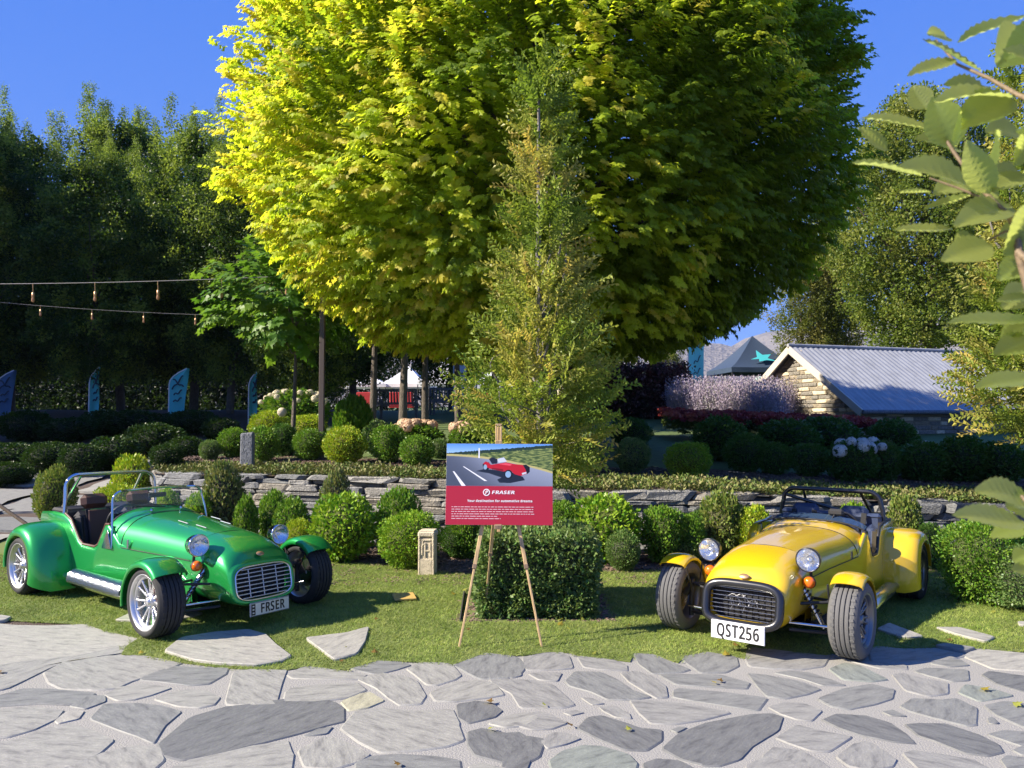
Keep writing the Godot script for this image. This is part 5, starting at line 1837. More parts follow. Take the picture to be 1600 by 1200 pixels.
func flag(at: Vector3, h: float, w: float, m: Material, turn: float, label: String):
	var o := thing("feather_flag", label, "flag", at, turn)
	var pole := []
	for i in 15:
		var f := i / 14.0
		pole.append(Vector3(w * 0.9 * pow(maxf(0.0, f - 0.72) / 0.28, 2.0), h * f, 0))
	var b := Mb.new()
	b.tube(pole, 0.018, 6)
	obj("pole", b, M.white_cloth, o)
	var rows := []
	for i in 15:
		var f := i / 14.0
		var y := h * (0.16 + 0.84 * f)
		var x0 := w * 0.9 * pow(maxf(0.0, 0.16 + 0.84 * f - 0.72) / 0.28, 2.0)
		var r := []
		for k in 7:
			var u := k / 6.0
			r.append(Vector3(lerpf(x0, w * (0.82 + 0.18 * f), u), y, 0.07 * sin(u * 7.0 + f * 4.0) * u))
		rows.append(r)
	var c := Mb.new()
	c.grid(rows)
	var cloth := obj("cloth", c, m, o)
	var s := Mb.new()
	for q in [[0.2, 0.62, 0.75, 0.86], [0.25, 0.80, 0.8, 0.66], [0.3, 0.52, 0.72, 0.60], [0.28, 0.40, 0.7, 0.46]]:
		var pts := []
		for i in 9:
			var f := i / 8.0
			pts.append(Vector3(w * lerpf(q[0], q[2], f), h * (lerpf(q[1], q[3], f) + 0.02 * sin(f * 9.0)), 0.085))
		s.tube(pts, 0.022, 5)
	kind(obj("script_mark", s, M.navy, cloth), "stuff")

func gazebo(at: Vector3, w: float, h: float, rise: float, m: Material, side: Material, label: String, emblem := false):
	var o := thing("gazebo", label, "gazebo", at, rf(-0.12, 0.12))
	var r := w / 2
	var roof := Mb.new()
	for k in 4:
		var rows := []
		for i in 7:
			var f := i / 6.0
			var row := []
			for j in 9:
				var u := j / 8.0 * 2.0 - 1.0
				var q := Vector3(u * r * (1.0 - f), h + rise * pow(f, 1.25) - 0.10 * (1 - u * u) * sin(f * PI) * 0.6, r * (1.0 - f))
				row.append(q.rotated(Vector3.UP, k * PI / 2))
			rows.append(row)
		roof.grid(rows)
	obj("roof", roof, m, o)
	for k in 4:
		var v := Mb.new()
		var rows := [[], []]
		for j in 9:
			var u := j / 8.0 * 2.0 - 1.0
			for i in 2:
				rows[i].append(Vector3(u * r, h - 0.24 * i, r + 0.004 + 0.02 * i * sin(j * 2.0)).rotated(Vector3.UP, k * PI / 2))
		v.grid(rows)
		obj("valance", v, side, o)
		var l := Mb.new()
		l.tube([Vector3(r - 0.04, 0, r - 0.04).rotated(Vector3.UP, k * PI / 2), Vector3(r - 0.04, h, r - 0.04).rotated(Vector3.UP, k * PI / 2)], 0.03, 6)
		obj("leg", l, M.black_satin, o)
	if emblem:
		var e := Mb.new()
		var pts := [Vector2(-0.7, 0.05), Vector2(-0.32, 0.18), Vector2(-0.22, 0.55), Vector2(0.0, 0.30), Vector2(0.45, 0.34), Vector2(0.18, 0.12), Vector2(0.62, -0.04), Vector2(0.1, 0.02), Vector2(-0.3, -0.06), Vector2(-0.26, 0.08)]
		e.poly(PackedVector2Array(pts), func(q): return Vector3(q.x, h + 0.36 + q.y, r * (1.0 - (0.36 + q.y) / rise) + 0.12), Vector3(0, 0, 0.02))
		obj("emblem", e, M.teal, o)

# ---------------------------------------------------------------- cottage
func build_cottage():
	var c := thing("stone_cottage", "low stone cottage with a grey corrugated iron gable roof beyond the shrubs", "cottage", Vector3(8.25, 0.9, -18.2), deg_to_rad(18))
	# local: x along the ridge to the right, z towards the camera; near corner at the origin
	var L := 9.5
	var D := 4.6
	var E := 1.02
	var RZ := 2.62
	var w := Mb.new()
	w.poly(PackedVector2Array([Vector2(0, -0.8), Vector2(0, E), Vector2(-D / 2, RZ), Vector2(-D, E), Vector2(-D, -0.8)]), func(q): return Vector3(0.05, q.y, q.x), Vector3(0.3, 0, 0))
	w.poly(PackedVector2Array([Vector2(0, -0.8), Vector2(0, E), Vector2(-D / 2, RZ), Vector2(-D, E), Vector2(-D, -0.8)]), func(q): return Vector3(L - 0.3, q.y, q.x), Vector3(0.3, 0, 0))
	w.box(Vector3(L / 2, E / 2 - 0.4, -0.16), Vector3(L - 0.72, E + 0.78, 0.28), 0.01)
	w.box(Vector3(L / 2, E / 2 - 0.4, -D + 0.16), Vector3(L - 0.72, E + 0.78, 0.28), 0.01)
	var wall := obj("wall", w, M.cottage, c)
	# stones standing out of the gable and the front
	var st := []
	for i in 3:
		st.append(Mb.new())
	var y := -0.5
	while y < RZ - 0.1:
		var half := D / 2 * clampf((RZ - y) / (RZ - E), 0, 1)
		var z := -D / 2 - half + rf(0, 0.2)
		while z < -D / 2 + half - 0.1:
			var l := rf(0.18, 0.55)
			if z + l < -D / 2 + half:
				st[rng.randi() % 3].box(Vector3(0.05, y + 0.05, z + l / 2), Vector3(rf(0.03, 0.09), 0.095, l - 0.02), 0.015, Basis.IDENTITY, 0.06, rng)
			z += l
		y += 0.11
	y = -0.5
	while y < E - 0.05:
		var x := 0.3
		while x < L - 0.6:
			var l := rf(0.2, 0.6)
			st[rng.randi() % 3].box(Vector3(x + l / 2, y + 0.05, -0.02), Vector3(l - 0.02, 0.095, rf(0.03, 0.09)), 0.015, Basis.IDENTITY, 0.06, rng)
			x += l
		y += 0.11
	for i in 3:
		kind(obj("wall_stones", st[i], [M.sandstone, M.wall_3, M.cottage][i], wall), "stuff")
	# corrugated roof, both slopes
	for s in [1.0, -1.0]:
		var rows := []
		var nx := 240
		for k in 3:
			var f := k / 2.0
			var row := []
			for i in nx + 1:
				var x := lerpf(-0.22, L + 0.22, i / float(nx))
				var zz := lerpf(0.0, D / 2 + 0.28, f)
				var yy := RZ + 0.07 - zz * (RZ - E) / (D / 2)
				row.append(Vector3(x, yy + 0.014 * sin(i * TAU / 4.0 + 0.6), -D / 2 + s * zz))
			rows.append(row)
		var r := Mb.new()
		r.grid(rows)
		obj("roof", r, M.iron_roof, c)
	var rc := Mb.new()
	rc.tube([Vector3(-0.23, RZ + 0.09, -D / 2), Vector3(L + 0.23, RZ + 0.09, -D / 2)], 0.05, 8)
	obj("ridge_cap", rc, M.iron_roof, c)
	for s in [1.0, -1.0]:
		var b := Mb.new()
		bar2(b, Vector3(-0.2, RZ - 0.02, -D / 2), Vector3(-0.2, E - 0.12, -D / 2 + s * (D / 2 + 0.25)), 0.05, 0.18)
		obj("barge_board", b, M.barge, c)
	var g := Mb.new()
	g.tube([Vector3(-0.2, E - 0.10, 0.30), Vector3(L + 0.2, E - 0.10, 0.30)], 0.055, 8)
	obj("gutter", g, M.slate_post, c)

func bar2(b: Mb, a: Vector3, c: Vector3, w: float, d: float):
	var z := (c - a).normalized()
	var x := Vector3.RIGHT
	b.box((a + c) / 2, Vector3(w, d, a.distance_to(c)), 0.004, Basis(x, z.cross(x), z))

# ---------------------------------------------------------------- trees
func limb_path(a: Vector3, c: Vector3, bend: float, n := 7) -> Array:
	var pts := []
	var off := Vector3(rf(-1, 1), rf(-0.3, 0.6), rf(-1, 1)) * bend
	for i in n:
		var f := i / float(n - 1)
		pts.append(a.lerp(c, f) + off * sin(f * PI) + Vector3(0, bend * 0.4 * f * (1 - f), 0))
	return pts

func taper(r0: float, r1: float, n: int) -> Array:
	var r := []
	for i in n:
		r.append(lerpf(r0, r1, i / float(n - 1)))
	return r

# prof(f) gives the crown radius at height fraction f; sx, sz stretch it
func tree(called: String, label: String, at: Vector3, base: float, top: float, prof: Callable, o := {}) -> Node3D:
	var t := thing(called, label, o.get("category", "tree"), at, 0.0, o.get("group", ""))
	var r0: float = o.get("trunk", 0.16)
	var bark: Material = o.get("bark", M.bark)
	var b := Mb.new()
	var tp := limb_path(Vector3.ZERO, Vector3(rf(-0.2, 0.2), lerpf(base, top, o.get("trunk_to", 0.55)), rf(-0.2, 0.2)), r0 * 1.2, 9)
	tp[0].y -= 0.25
	b.tube(tp, taper(r0, r0 * 0.3, 9), 9)
	obj("trunk", b, bark, t)
	var nl: int = o.get("limbs", 8)
	for i in nl:
		var f := rf(0.05, 0.75)
		var a := TAU * i / nl + rf(-0.4, 0.4)
		var h := lerpf(base, top, f)
		var rr: float = prof.call(f) * 0.82
		var st := Vector3(0, lerpf(base * 0.75, h, 0.55), 0)
		var l := Mb.new()
		l.tube(limb_path(st, Vector3(cos(a) * rr * o.get("sx", 1.0), h + rr * 0.35, sin(a) * rr * o.get("sz", 1.0)), 0.25, 7), taper(r0 * 0.42, r0 * 0.07, 7), 6)
		obj("limb", l, bark, t)
	var meshes: Array = o.meshes
	var xfs := []
	var cols := []
	for m in meshes:
		xfs.append([])
		cols.append([])
	var pal: Array = o.palette
	var nz := FastNoiseLite.new()
	nz.seed = rng.randi() % 1000
	nz.frequency = o.get("lump_freq", 0.5)
	var depth: float = o.get("shell", 0.5)
	var lump: float = o.get("lump", 0.16)
	var gap: float = o.get("gap", -0.28)
	var s0: float = o.get("scale", 1.0)
	var n: int = o.n
	var tips: Array = o.get("tips", [])
	var made := 0
	var tries := 0
	while made < n and tries < n * 4:
		tries += 1
		var f := rf(0, 1)
		var R: float = prof.call(f)
		if rf(0, 1) > R / o.rmax:
			continue
		var a := rf(0, TAU)
		var h := lerpf(base, top, f)
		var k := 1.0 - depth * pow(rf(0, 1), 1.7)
		var dir := Vector3(cos(a), 0, sin(a))
		var big := 1.0 + lump * 2.0 * nz.get_noise_3d(dir.x * R, h, dir.z * R)
		var p := Vector3(dir.x * R * k * big * o.get("sx", 1.0), h, dir.z * R * k * big * o.get("sz", 1.0))
		if nz.get_noise_3d(p.x * 2.3 + 40, p.y * 2.3, p.z * 2.3) < gap:
			continue
		var slope: float = (prof.call(maxf(0, f - 0.03)) - prof.call(minf(1, f + 0.03))) / maxf(0.01, 0.06 * (top - base))
		var out: Vector3 = (dir + Vector3(0, clampf(slope, -1.2, 2.0) * 0.7 + o.get("rise", 0.1), 0) + Vector3(rf(-1, 1), rf(-1, 1), rf(-1, 1)) * o.get("loose", 0.45)).normalized()
		var which := rng.randi() % meshes.size()
		xfs[which].append(facing(p, out, rf(-0.5, 0.5) if o.get("upright", false) else rf(0, TAU), s0 * rf(0.75, 1.25)))
		var cn := nz.get_noise_3d(p.x * 1.1 + 90, p.y * 1.1, p.z * 1.1)
		var c: Color = pal[clampi(int((cn * 1.3 + 0.5 + rf(-0.22, 0.22) - dir.x * o.get("ripe_lit_side", 0.0)) * pal.size()), 0, pal.size() - 1)]  # left yellower, right greener: ripening, with sun and shade added to the colour
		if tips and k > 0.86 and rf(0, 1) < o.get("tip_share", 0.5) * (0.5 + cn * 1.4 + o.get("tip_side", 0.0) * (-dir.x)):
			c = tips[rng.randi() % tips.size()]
		cols[which].append(c * rf(0.82, 1.18))
		made += 1
	# leaders standing out of the top
	for i in o.get("leaders", 0):
		var a := rf(0, TAU)
		var rr: float = prof.call(0.8) * rf(0.1, 1.0)
		var foot := Vector3(cos(a) * rr, lerpf(base, top, rf(0.84, 0.95)), sin(a) * rr)
		var hh := rf(0.8, 2.6)
		var m := int(hh * 22)
		for j in m:
			var g := j / float(m)
			var wv := lerpf(0.42, 0.04, g)
			xfs[j % meshes.size()].append(facing(foot + Vector3(rf(-wv, wv), hh * g, rf(-wv, wv)), Vector3(rf(-1, 1), 0.4, rf(-1, 1)), rf(0, TAU), s0 * lerpf(0.8, 0.45, g)))
			cols[j % meshes.size()].append(pal[pal.size() - 1 - rng.randi() % 2] * rf(0.9, 1.3))  # leaders take the brightest colours, sunlit tops painted in
	for i in meshes.size():
		scatter("crown", meshes[i], o.get("leaf", M.leaf), xfs[i], cols[i], t)
	return t

func copy(src: Node3D, at: Vector3, turn: float, label: String, s := 1.0) -> Node3D:
	var r: Node3D = src.duplicate()
	r.name = str(src.name).rstrip("0123456789_")
	add_child(r, true)
	r.position = at
	r.rotation.y = turn
	r.scale = Vector3.ONE * s
	r.set_meta("label", label)
	return r

func build_trees():
	var maple := [M.maple_spray_0, M.maple_spray_1, M.maple_spray_2]
	var horn := [M.hornbeam_spray_0, M.hornbeam_spray_1]
	var clump := [M.leaf_clump_0, M.leaf_clump_1, M.leaf_clump_2]
	# the great golden maple
	var gold := [Color(0.21, 0.31, 0.025), Color(0.30, 0.41, 0.03), Color(0.40, 0.52, 0.036), Color(0.50, 0.60, 0.045)]
	var big := func(f: float) -> float:
		if f < 0.32:
			return 4.68 * pow(sin(f / 0.32 * PI / 2), 0.30)
		return 4.68 - 1.5 * (f - 0.32) - 3.0 * pow(maxf(0.0, f - 0.62) / 0.38, 2.6)
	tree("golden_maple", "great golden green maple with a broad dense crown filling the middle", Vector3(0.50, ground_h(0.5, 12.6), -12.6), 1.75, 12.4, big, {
		"n": 60000, "rmax": 4.75, "meshes": maple, "palette": gold, "tips": [Color(0.64, 0.70, 0.055), Color(0.58, 0.69, 0.05), Color(0.70, 0.64, 0.10)], "leaf": M.leaf_gold, "tip_share": 0.68, "tip_side": 0.8, "ripe_lit_side": 0.30,  # yellower left side is partly ripening, partly sunlight put into the palette
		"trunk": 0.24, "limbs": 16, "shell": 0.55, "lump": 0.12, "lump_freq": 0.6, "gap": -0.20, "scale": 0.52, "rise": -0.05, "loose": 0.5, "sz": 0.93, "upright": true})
	# green maple low at the left of it
	var small := func(f: float) -> float: return 1.0 * pow(sin(clampf(f * 0.94 + 0.05, 0, 1) * PI), 0.6)
	tree("green_maple", "smaller plain green maple with lobed leaves under the golden maple's left side", Vector3(-4.0, ground_h(-4.0, 14.0), -14.0), 2.0, 3.9, small, {
		"n": 300, "rmax": 1.02, "meshes": maple, "palette": [Color(0.08, 0.19, 0.02), Color(0.12, 0.24, 0.028), Color(0.16, 0.28, 0.035)], "trunk": 0.05, "limbs": 7, "shell": 1.0, "lump": 0.5, "lump_freq": 0.9, "gap": -0.12, "upright": true, "scale": 1.05})
	# columnar hornbeam in the hedge block
	var col := [Color(0.19, 0.28, 0.04), Color(0.27, 0.35, 0.055), Color(0.36, 0.41, 0.08), Color(0.44, 0.43, 0.11)]
	var spire := func(f: float) -> float:
		if f < 0.17:
			return lerpf(0.40, 0.56, f / 0.17)
		return 0.08 + 0.48 * pow(1.0 - (f - 0.17) / 0.83, 1.45)
	var hb := tree("hornbeam", "slender columnar hornbeam rising from the clipped hedge behind the sign", Vector3(0.27, 0, -6.95), 1.12, 4.92, spire, {
		"n": 1350, "rmax": 0.58, "meshes": horn, "palette": col, "tips": [Color(0.52, 0.42, 0.11), Color(0.50, 0.46, 0.10)], "tip_share": 0.34, "trunk": 0.042, "trunk_to": 0.9, "limbs": 18, "shell": 0.85, "lump": 0.34, "lump_freq": 1.3, "gap": -0.15,
		"rise": 0.55, "loose": 0.6, "scale": 0.85, "bark": M.bark_grey})
	copy(hb, Vector3(5.75, 0.2, -8.4), 2.1, "hornbeam with small yellow green leaves standing at the right edge before the cottage", 1.15)
	copy(hb, Vector3(6.55, 0.1, -9.0), 4.0, "hornbeam half cut by the right edge behind the large leaves", 1.1)
	# trunks and dark crowns of the grove behind the maple
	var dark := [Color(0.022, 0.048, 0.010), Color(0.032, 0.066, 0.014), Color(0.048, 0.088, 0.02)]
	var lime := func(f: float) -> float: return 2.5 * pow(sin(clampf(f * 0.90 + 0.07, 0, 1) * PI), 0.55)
	var row := {"n": 3000, "rmax": 2.6, "meshes": clump, "palette": [Color(0.035, 0.075, 0.015), Color(0.065, 0.12, 0.022), Color(0.14, 0.21, 0.036), Color(0.26, 0.34, 0.06)], "trunk": 0.17, "limbs": 9, "shell": 0.6, "lump": 0.30, "gap": -0.22, "scale": 0.9, "leaders": 15, "rise": 0.3, "group": ""}  # brightest palette entries paint the sunlit share of the crown
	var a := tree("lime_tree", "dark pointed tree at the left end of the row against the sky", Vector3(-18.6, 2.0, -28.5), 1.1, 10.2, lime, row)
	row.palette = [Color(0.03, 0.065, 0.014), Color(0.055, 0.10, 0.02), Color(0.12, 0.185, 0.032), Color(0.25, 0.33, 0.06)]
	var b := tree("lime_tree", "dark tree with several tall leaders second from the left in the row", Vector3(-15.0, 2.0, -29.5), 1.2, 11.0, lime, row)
	var list := [
		[a, Vector3(-11.6, 2, -28.0), 1.9, "dark tree with a single thin leader in the middle of the left row", 0.98],
		[b, Vector3(-8.6, 2, -29.0), 2.6, "dark round headed tree just left of the golden maple", 0.95],
		[a, Vector3(-5.6, 2, -27.0), 0.7, "dark tree half hidden behind the left side of the golden maple", 0.85],
		[b, Vector3(-2.4, 2, -30.5), 4.2, "dark tree behind the golden maple above the pale bench", 0.85],
		[a, Vector3(1.2, 2, -31.0), 5.0, "dark tree wholly behind the golden maple's trunk", 0.85],
		[b, Vector3(-16.6, 2, -24.0), 1.0, "dark shaded tree in front of the left end of the row", 0.78],
		[a, Vector3(-12.8, 2, -23.5), 3.3, "dark shaded tree in front of the row over the broad teal flag", 0.74],
		[b, Vector3(-9.0, 2, -24.5), 3.9, "dark shaded tree above the far bulb string left of the lamp post", 0.76],
		[a, Vector3(-5.9, 1.6, -22.5), 2.2, "dark shaded tree directly left of the lamp post", 0.70],
		[b, Vector3(-22.5, 2, -27.0), 0.4, "dark tree at the left picture edge behind the row", 1.1],
		[a, Vector3(-27.0, 2, -23.0), 1.4, "tall tree beyond the left edge shading the row", 1.15],
		[b, Vector3(-22.5, 1.0, -18.5), 2.4, "tall tree left of the view shading the path", 1.1],
		[a, Vector3(-27.5, 0.5, -15.0), 3.1, "tall tree far left of the view before the others", 1.15],
		[b, Vector3(-31.0, 2, -30.0), 0.2, "tall tree far beyond the left end of the row", 1.15],
		[b, Vector3(-20.0, 1.2, -21.5), 5.2, "tall tree just outside the left edge by the path", 1.1],
	]
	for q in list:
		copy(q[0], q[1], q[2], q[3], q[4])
	# thin trunks under the maple: small trees whose crowns merge into the shade above
	var slim := func(f: float) -> float: return 1.5 * pow(sin(clampf(f * 0.9 + 0.08, 0, 1) * PI), 0.6)
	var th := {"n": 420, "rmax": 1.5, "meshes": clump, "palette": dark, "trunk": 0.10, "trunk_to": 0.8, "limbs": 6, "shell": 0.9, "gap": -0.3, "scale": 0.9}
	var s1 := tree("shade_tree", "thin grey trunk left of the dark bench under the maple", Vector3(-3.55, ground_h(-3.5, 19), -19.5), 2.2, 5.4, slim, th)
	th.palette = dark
	copy(s1, Vector3(-2.7, ground_h(-2.7, 19), -19.0), 1.0, "dark trunk directly behind the back of the dark bench", 1.15)
	copy(s1, Vector3(-2.35, ground_h(-2.3, 20.5), -20.8), 2.0, "forked dark trunk between the two benches", 1.05)
	copy(s1, Vector3(-1.5, ground_h(-1.5, 21), -21.5), 3.0, "pale trunk right of the forked one under the maple", 1.0)
	copy(s1, Vector3(-0.5, ground_h(-0.5, 23), -23.0), 4.0, "trunk behind the hornbeam under the maple", 1.1)
	copy(s1, Vector3(1.9, ground_h(1.9, 22), -22.0), 5.0, "trunk right of the hornbeam in deep shade", 1.1)
	# far belt of trees closing the view under the crowns
	var bx := [[], []]
	var bc := [[], []]
	for i in 9000:
		var k := i % 2
		var x := rf(-52, 2.5) if k == 0 else rf(-70, 8)
		var d := 42.0 - x * 0.12 + rf(0, 3) if k == 0 else 64.0 + rf(0, 4)
		if k == 0 and x > -11.5:
			continue
		var hh := 6.0 + 2.5 * wob.get_noise_1d(x * 0.2)
		bx[k].append(facing(Vector3(x, 2.0 + rf(0, hh), -d), Vector3(rf(-1, 1), rf(0, 1), 1), rf(0, TAU), rf(1.3, 2.2)))
		bc[k].append(dark[rng.randi() % 3] * rf(0.4, 0.9))
	tag(scatter("tree_belt", M.leaf_clump_0, M.leaf, bx[0], bc[0]), "dark dense belt of trees closing the view behind the teal flags", "trees")
	tag(scatter("tree_belt", M.leaf_clump_1, M.leaf, bx[1], bc[1]), "dark belt of trees far beyond the white tents", "trees")
	# looser trees at the right
	var loose := func(f: float) -> float: return 3.6 * pow(sin(clampf(f * 0.88 + 0.09, 0, 1) * PI), 0.6)
	tree("field_tree", "tall loose yellowish tree behind the cottage roof at the right", Vector3(16.6, 2.0, -31.0), 2.6, 13.0, loose, {
		"n": 4600, "rmax": 3.7, "meshes": clump, "palette": [Color(0.13, 0.19, 0.03), Color(0.19, 0.25, 0.042), Color(0.27, 0.30, 0.06)], "trunk": 0.26, "limbs": 16, "shell": 0.75, "lump": 0.3, "lump_freq": 0.55, "gap": -0.10, "scale": 0.95, "rise": 0.2})
	var narrow := func(f: float) -> float: return 1.5 * pow(sin(clampf(f * 0.9 + 0.06, 0, 1) * PI), 0.7)
	var po := tree("poplar", "thin pale poplar showing the mountain through it right of the navy gazebo", Vector3(16.0, 2.0, -38.0), 1.6, 9.4, narrow, {
		"n": 900, "rmax": 1.5, "meshes": clump, "palette": [Color(0.13, 0.16, 0.03), Color(0.18, 0.20, 0.04), Color(0.22, 0.21, 0.05)], "trunk": 0.12, "limbs": 10, "shell": 0.9, "lump": 0.35, "gap": -0.08, "scale": 0.85, "rise": 0.5})
	copy(po, Vector3(17.2, 2.0, -41.0), 1.3, "second thin pale poplar nearer the tall loose tree", 1.0)
	copy(po, Vector3(22.5, 2.0, -36.0), 2.3, "pale poplar behind the hornbeam at the right edge", 1.3)
	copy(po, Vector3(11.0, 2.0, -55.0), 3.3, "small pale tree under the maple's right edge near the mountain", 0.8)
	copy(po, Vector3(14.3, 2.0, -37.5), 4.3, "pale poplar nearest the navy gazebo under the maple's right edge", 0.9)

# ---------------------------------------------------------------- clipped shrubs, hedges and flowers
func ball_sample(rx: float, ry: float, boxy: float, nz: FastNoiseLite) -> Callable:
	return func() -> Array:
		var d := Vector3(rf(-1, 1), rf(-1, 1), rf(-1, 1))
		while d.length_squared() > 1.0 or d.length_squared() < 0.01:
			d = Vector3(rf(-1, 1), rf(-1, 1), rf(-1, 1))
		d = d.normalized()
		var m := maxf(absf(d.x), maxf(absf(d.y), absf(d.z)))
		var r := lerpf(1.0, 1.0 / m * 0.85, boxy) * (1.0 + 0.20 * nz.get_noise_3dv(d * 2.2) + 0.12 * nz.get_noise_3dv(d * 7.0))
		var k := r * (1.0 - 0.26 * pow(rf(0, 1), 1.6))
		if d.y < -0.3:
			k *= 0.92
		return [Vector3(d.x * rx, d.y * ry, d.z * rx) * k, d]

var shrub_kinds := {}
func make_shrub_kinds():
	var nz := FastNoiseLite.new()
	nz.frequency = 0.6
	var g := [Color(0.5, 0.78, 0.5), Color(0.8, 1.0, 0.75), Color(1.0, 1.05, 0.9), Color(1.35, 1.28, 0.9)]
	for i in 6:
		nz.seed = i * 7 + 3
		var ls: float = [0.9, 1.15, 0.8, 1.3, 1.0, 1.2][i]
		shrub_kinds["ball_%d" % i] = leafy_mesh(int(5600 / ls / ls), ball_sample(0.48, 0.49, 0.03 + 0.14 * (i % 3), nz), 0.034 * ls, 0.066 * ls, [0.3, 0.7, 0.2, 0.5, 0.9, 0.4][i], [0.7, 0.9, 0.8, 1.1, 0.7, 1.0][i], g)
	nz.seed = 21
	shrub_kinds["loose"] = leafy_mesh(4200, ball_sample(0.46, 0.52, 0.0, nz), 0.04, 0.085, 0.5, 1.1, g)
	shrub_kinds["feather"] = leafy_mesh(5200, ball_sample(0.45, 0.5, 0.0, nz), 0.05, 0.12, 1.6, 0.5, g)
	shrub_kinds["box"] = leafy_mesh(13000, ball_sample(0.5, 0.5, 0.85, nz), 0.026, 0.045, 0.2, 0.9, g)
	var core := Mb.new()
	var rows := []
	for j in 9:
		var r := []
		for k in 14:
			var d := Vector3(sin(PI * j / 8.0) * cos(TAU * k / 14), cos(PI * j / 8.0), sin(PI * j / 8.0) * sin(TAU * k / 14))
			r.append(d * 0.37 * (1.0 + 0.1 * nz.get_noise_3dv(d * 3.0)))
		rows.append(r)
	core.grid(rows, true)
	shrub_kinds["core"] = core.done()
	var petal := Mb.new()
	for i in 280:
		var d := Vector3(rf(-1, 1), rf(-0.7, 1), rf(-1, 1)).normalized()
		var u := d.cross(Vector3(rf(-1, 1), rf(-1, 1), rf(-1, 1))).normalized()
		leaf(petal, d * rf(0.07, 0.08) - u * 0.014, u + d * 0.15, d.cross(u), 0.03, 0.028, 0.1)
	shrub_kinds["bloom"] = petal.done()
	var tones := {"mid": Color(0.18, 0.29, 0.038), "bright": Color(0.27, 0.39, 0.04), "yellow": Color(0.40, 0.45, 0.04), "dark": Color(0.10, 0.18, 0.04), "deep": Color(0.04, 0.075, 0.018), "grey": Color(0.18, 0.25, 0.09), "olive": Color(0.23, 0.26, 0.07), "dull": Color(0.22, 0.225, 0.095)}  # deep: shade of overhead trees put into the colour of dark shrubs
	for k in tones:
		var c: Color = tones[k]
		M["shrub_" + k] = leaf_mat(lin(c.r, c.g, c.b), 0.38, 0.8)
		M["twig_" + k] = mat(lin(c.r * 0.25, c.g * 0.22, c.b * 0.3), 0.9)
	M.bloom_white = mat(lin(0.66, 0.68, 0.66), 0.7, {"through": Color(0.5, 0.5, 0.5)})
	M.bloom_cream = mat(lin(0.66, 0.58, 0.40), 0.7, {"through": Color(0.5, 0.5, 0.4)})
	M.bloom_pink = mat(lin(0.60, 0.42, 0.28), 0.7, {"through": Color(0.5, 0.4, 0.3)})

func shrub(x: float, y: float, z: float, w: float, h: float, form: String, tone: String, label: String, group := "", called := "clipped_shrub"):
	var o := thing(called, label, "shrub", Vector3(x, y, z), rf(0, TAU), group)
	var s := Vector3(w, h, w * rf(0.92, 1.08))
	var xf := Transform3D(Basis.IDENTITY.scaled(s), Vector3(0, h * 0.5, 0))
	if form.begins_with("ball_") and rng.randf() < 0.5:
		form = "ball_%d" % (int(form[5]) + 3)
	xf.basis = xf.basis * Basis.from_euler(Vector3(rf(-0.3, 0.3), 0, rf(-0.3, 0.3)))
	node_of("foliage", shrub_kinds[form], M["shrub_" + tone], o, xf)
	var sb := Mb.new()
	sb.tube([Vector3(0, -0.03, 0), Vector3(rf(-0.02, 0.02), h * 0.35, rf(-0.02, 0.02))], [0.022, 0.014], 6)
	obj("stem", sb, M.bark, o)
	node_of("inner_twigs", shrub_kinds.core, M["twig_" + tone], o, xf)
	return o

func hydrangea(x: float, y: float, z: float, w: float, h: float, tone: String, bloom: String, n: int, label: String):
	var o = shrub(x, y, z, w, h, "loose", tone, label, "", "hydrangea")
	for i in n:
		var a := rf(0, TAU)
		var d := Vector3(cos(a) * rf(0.2, 0.95), 0, sin(a) * rf(0.2, 0.95))
		var up := sqrt(maxf(0.0, 1.0 - d.length_squared() * 0.9))
		node_of("flower_head", shrub_kinds.bloom, M[bloom], o, Transform3D(Basis(Vector3.UP, rf(0, TAU)).scaled(Vector3.ONE * rf(0.8, 1.3)), Vector3(d.x * w * 0.5, h * (0.52 + 0.5 * up), d.z * w * 0.5)))

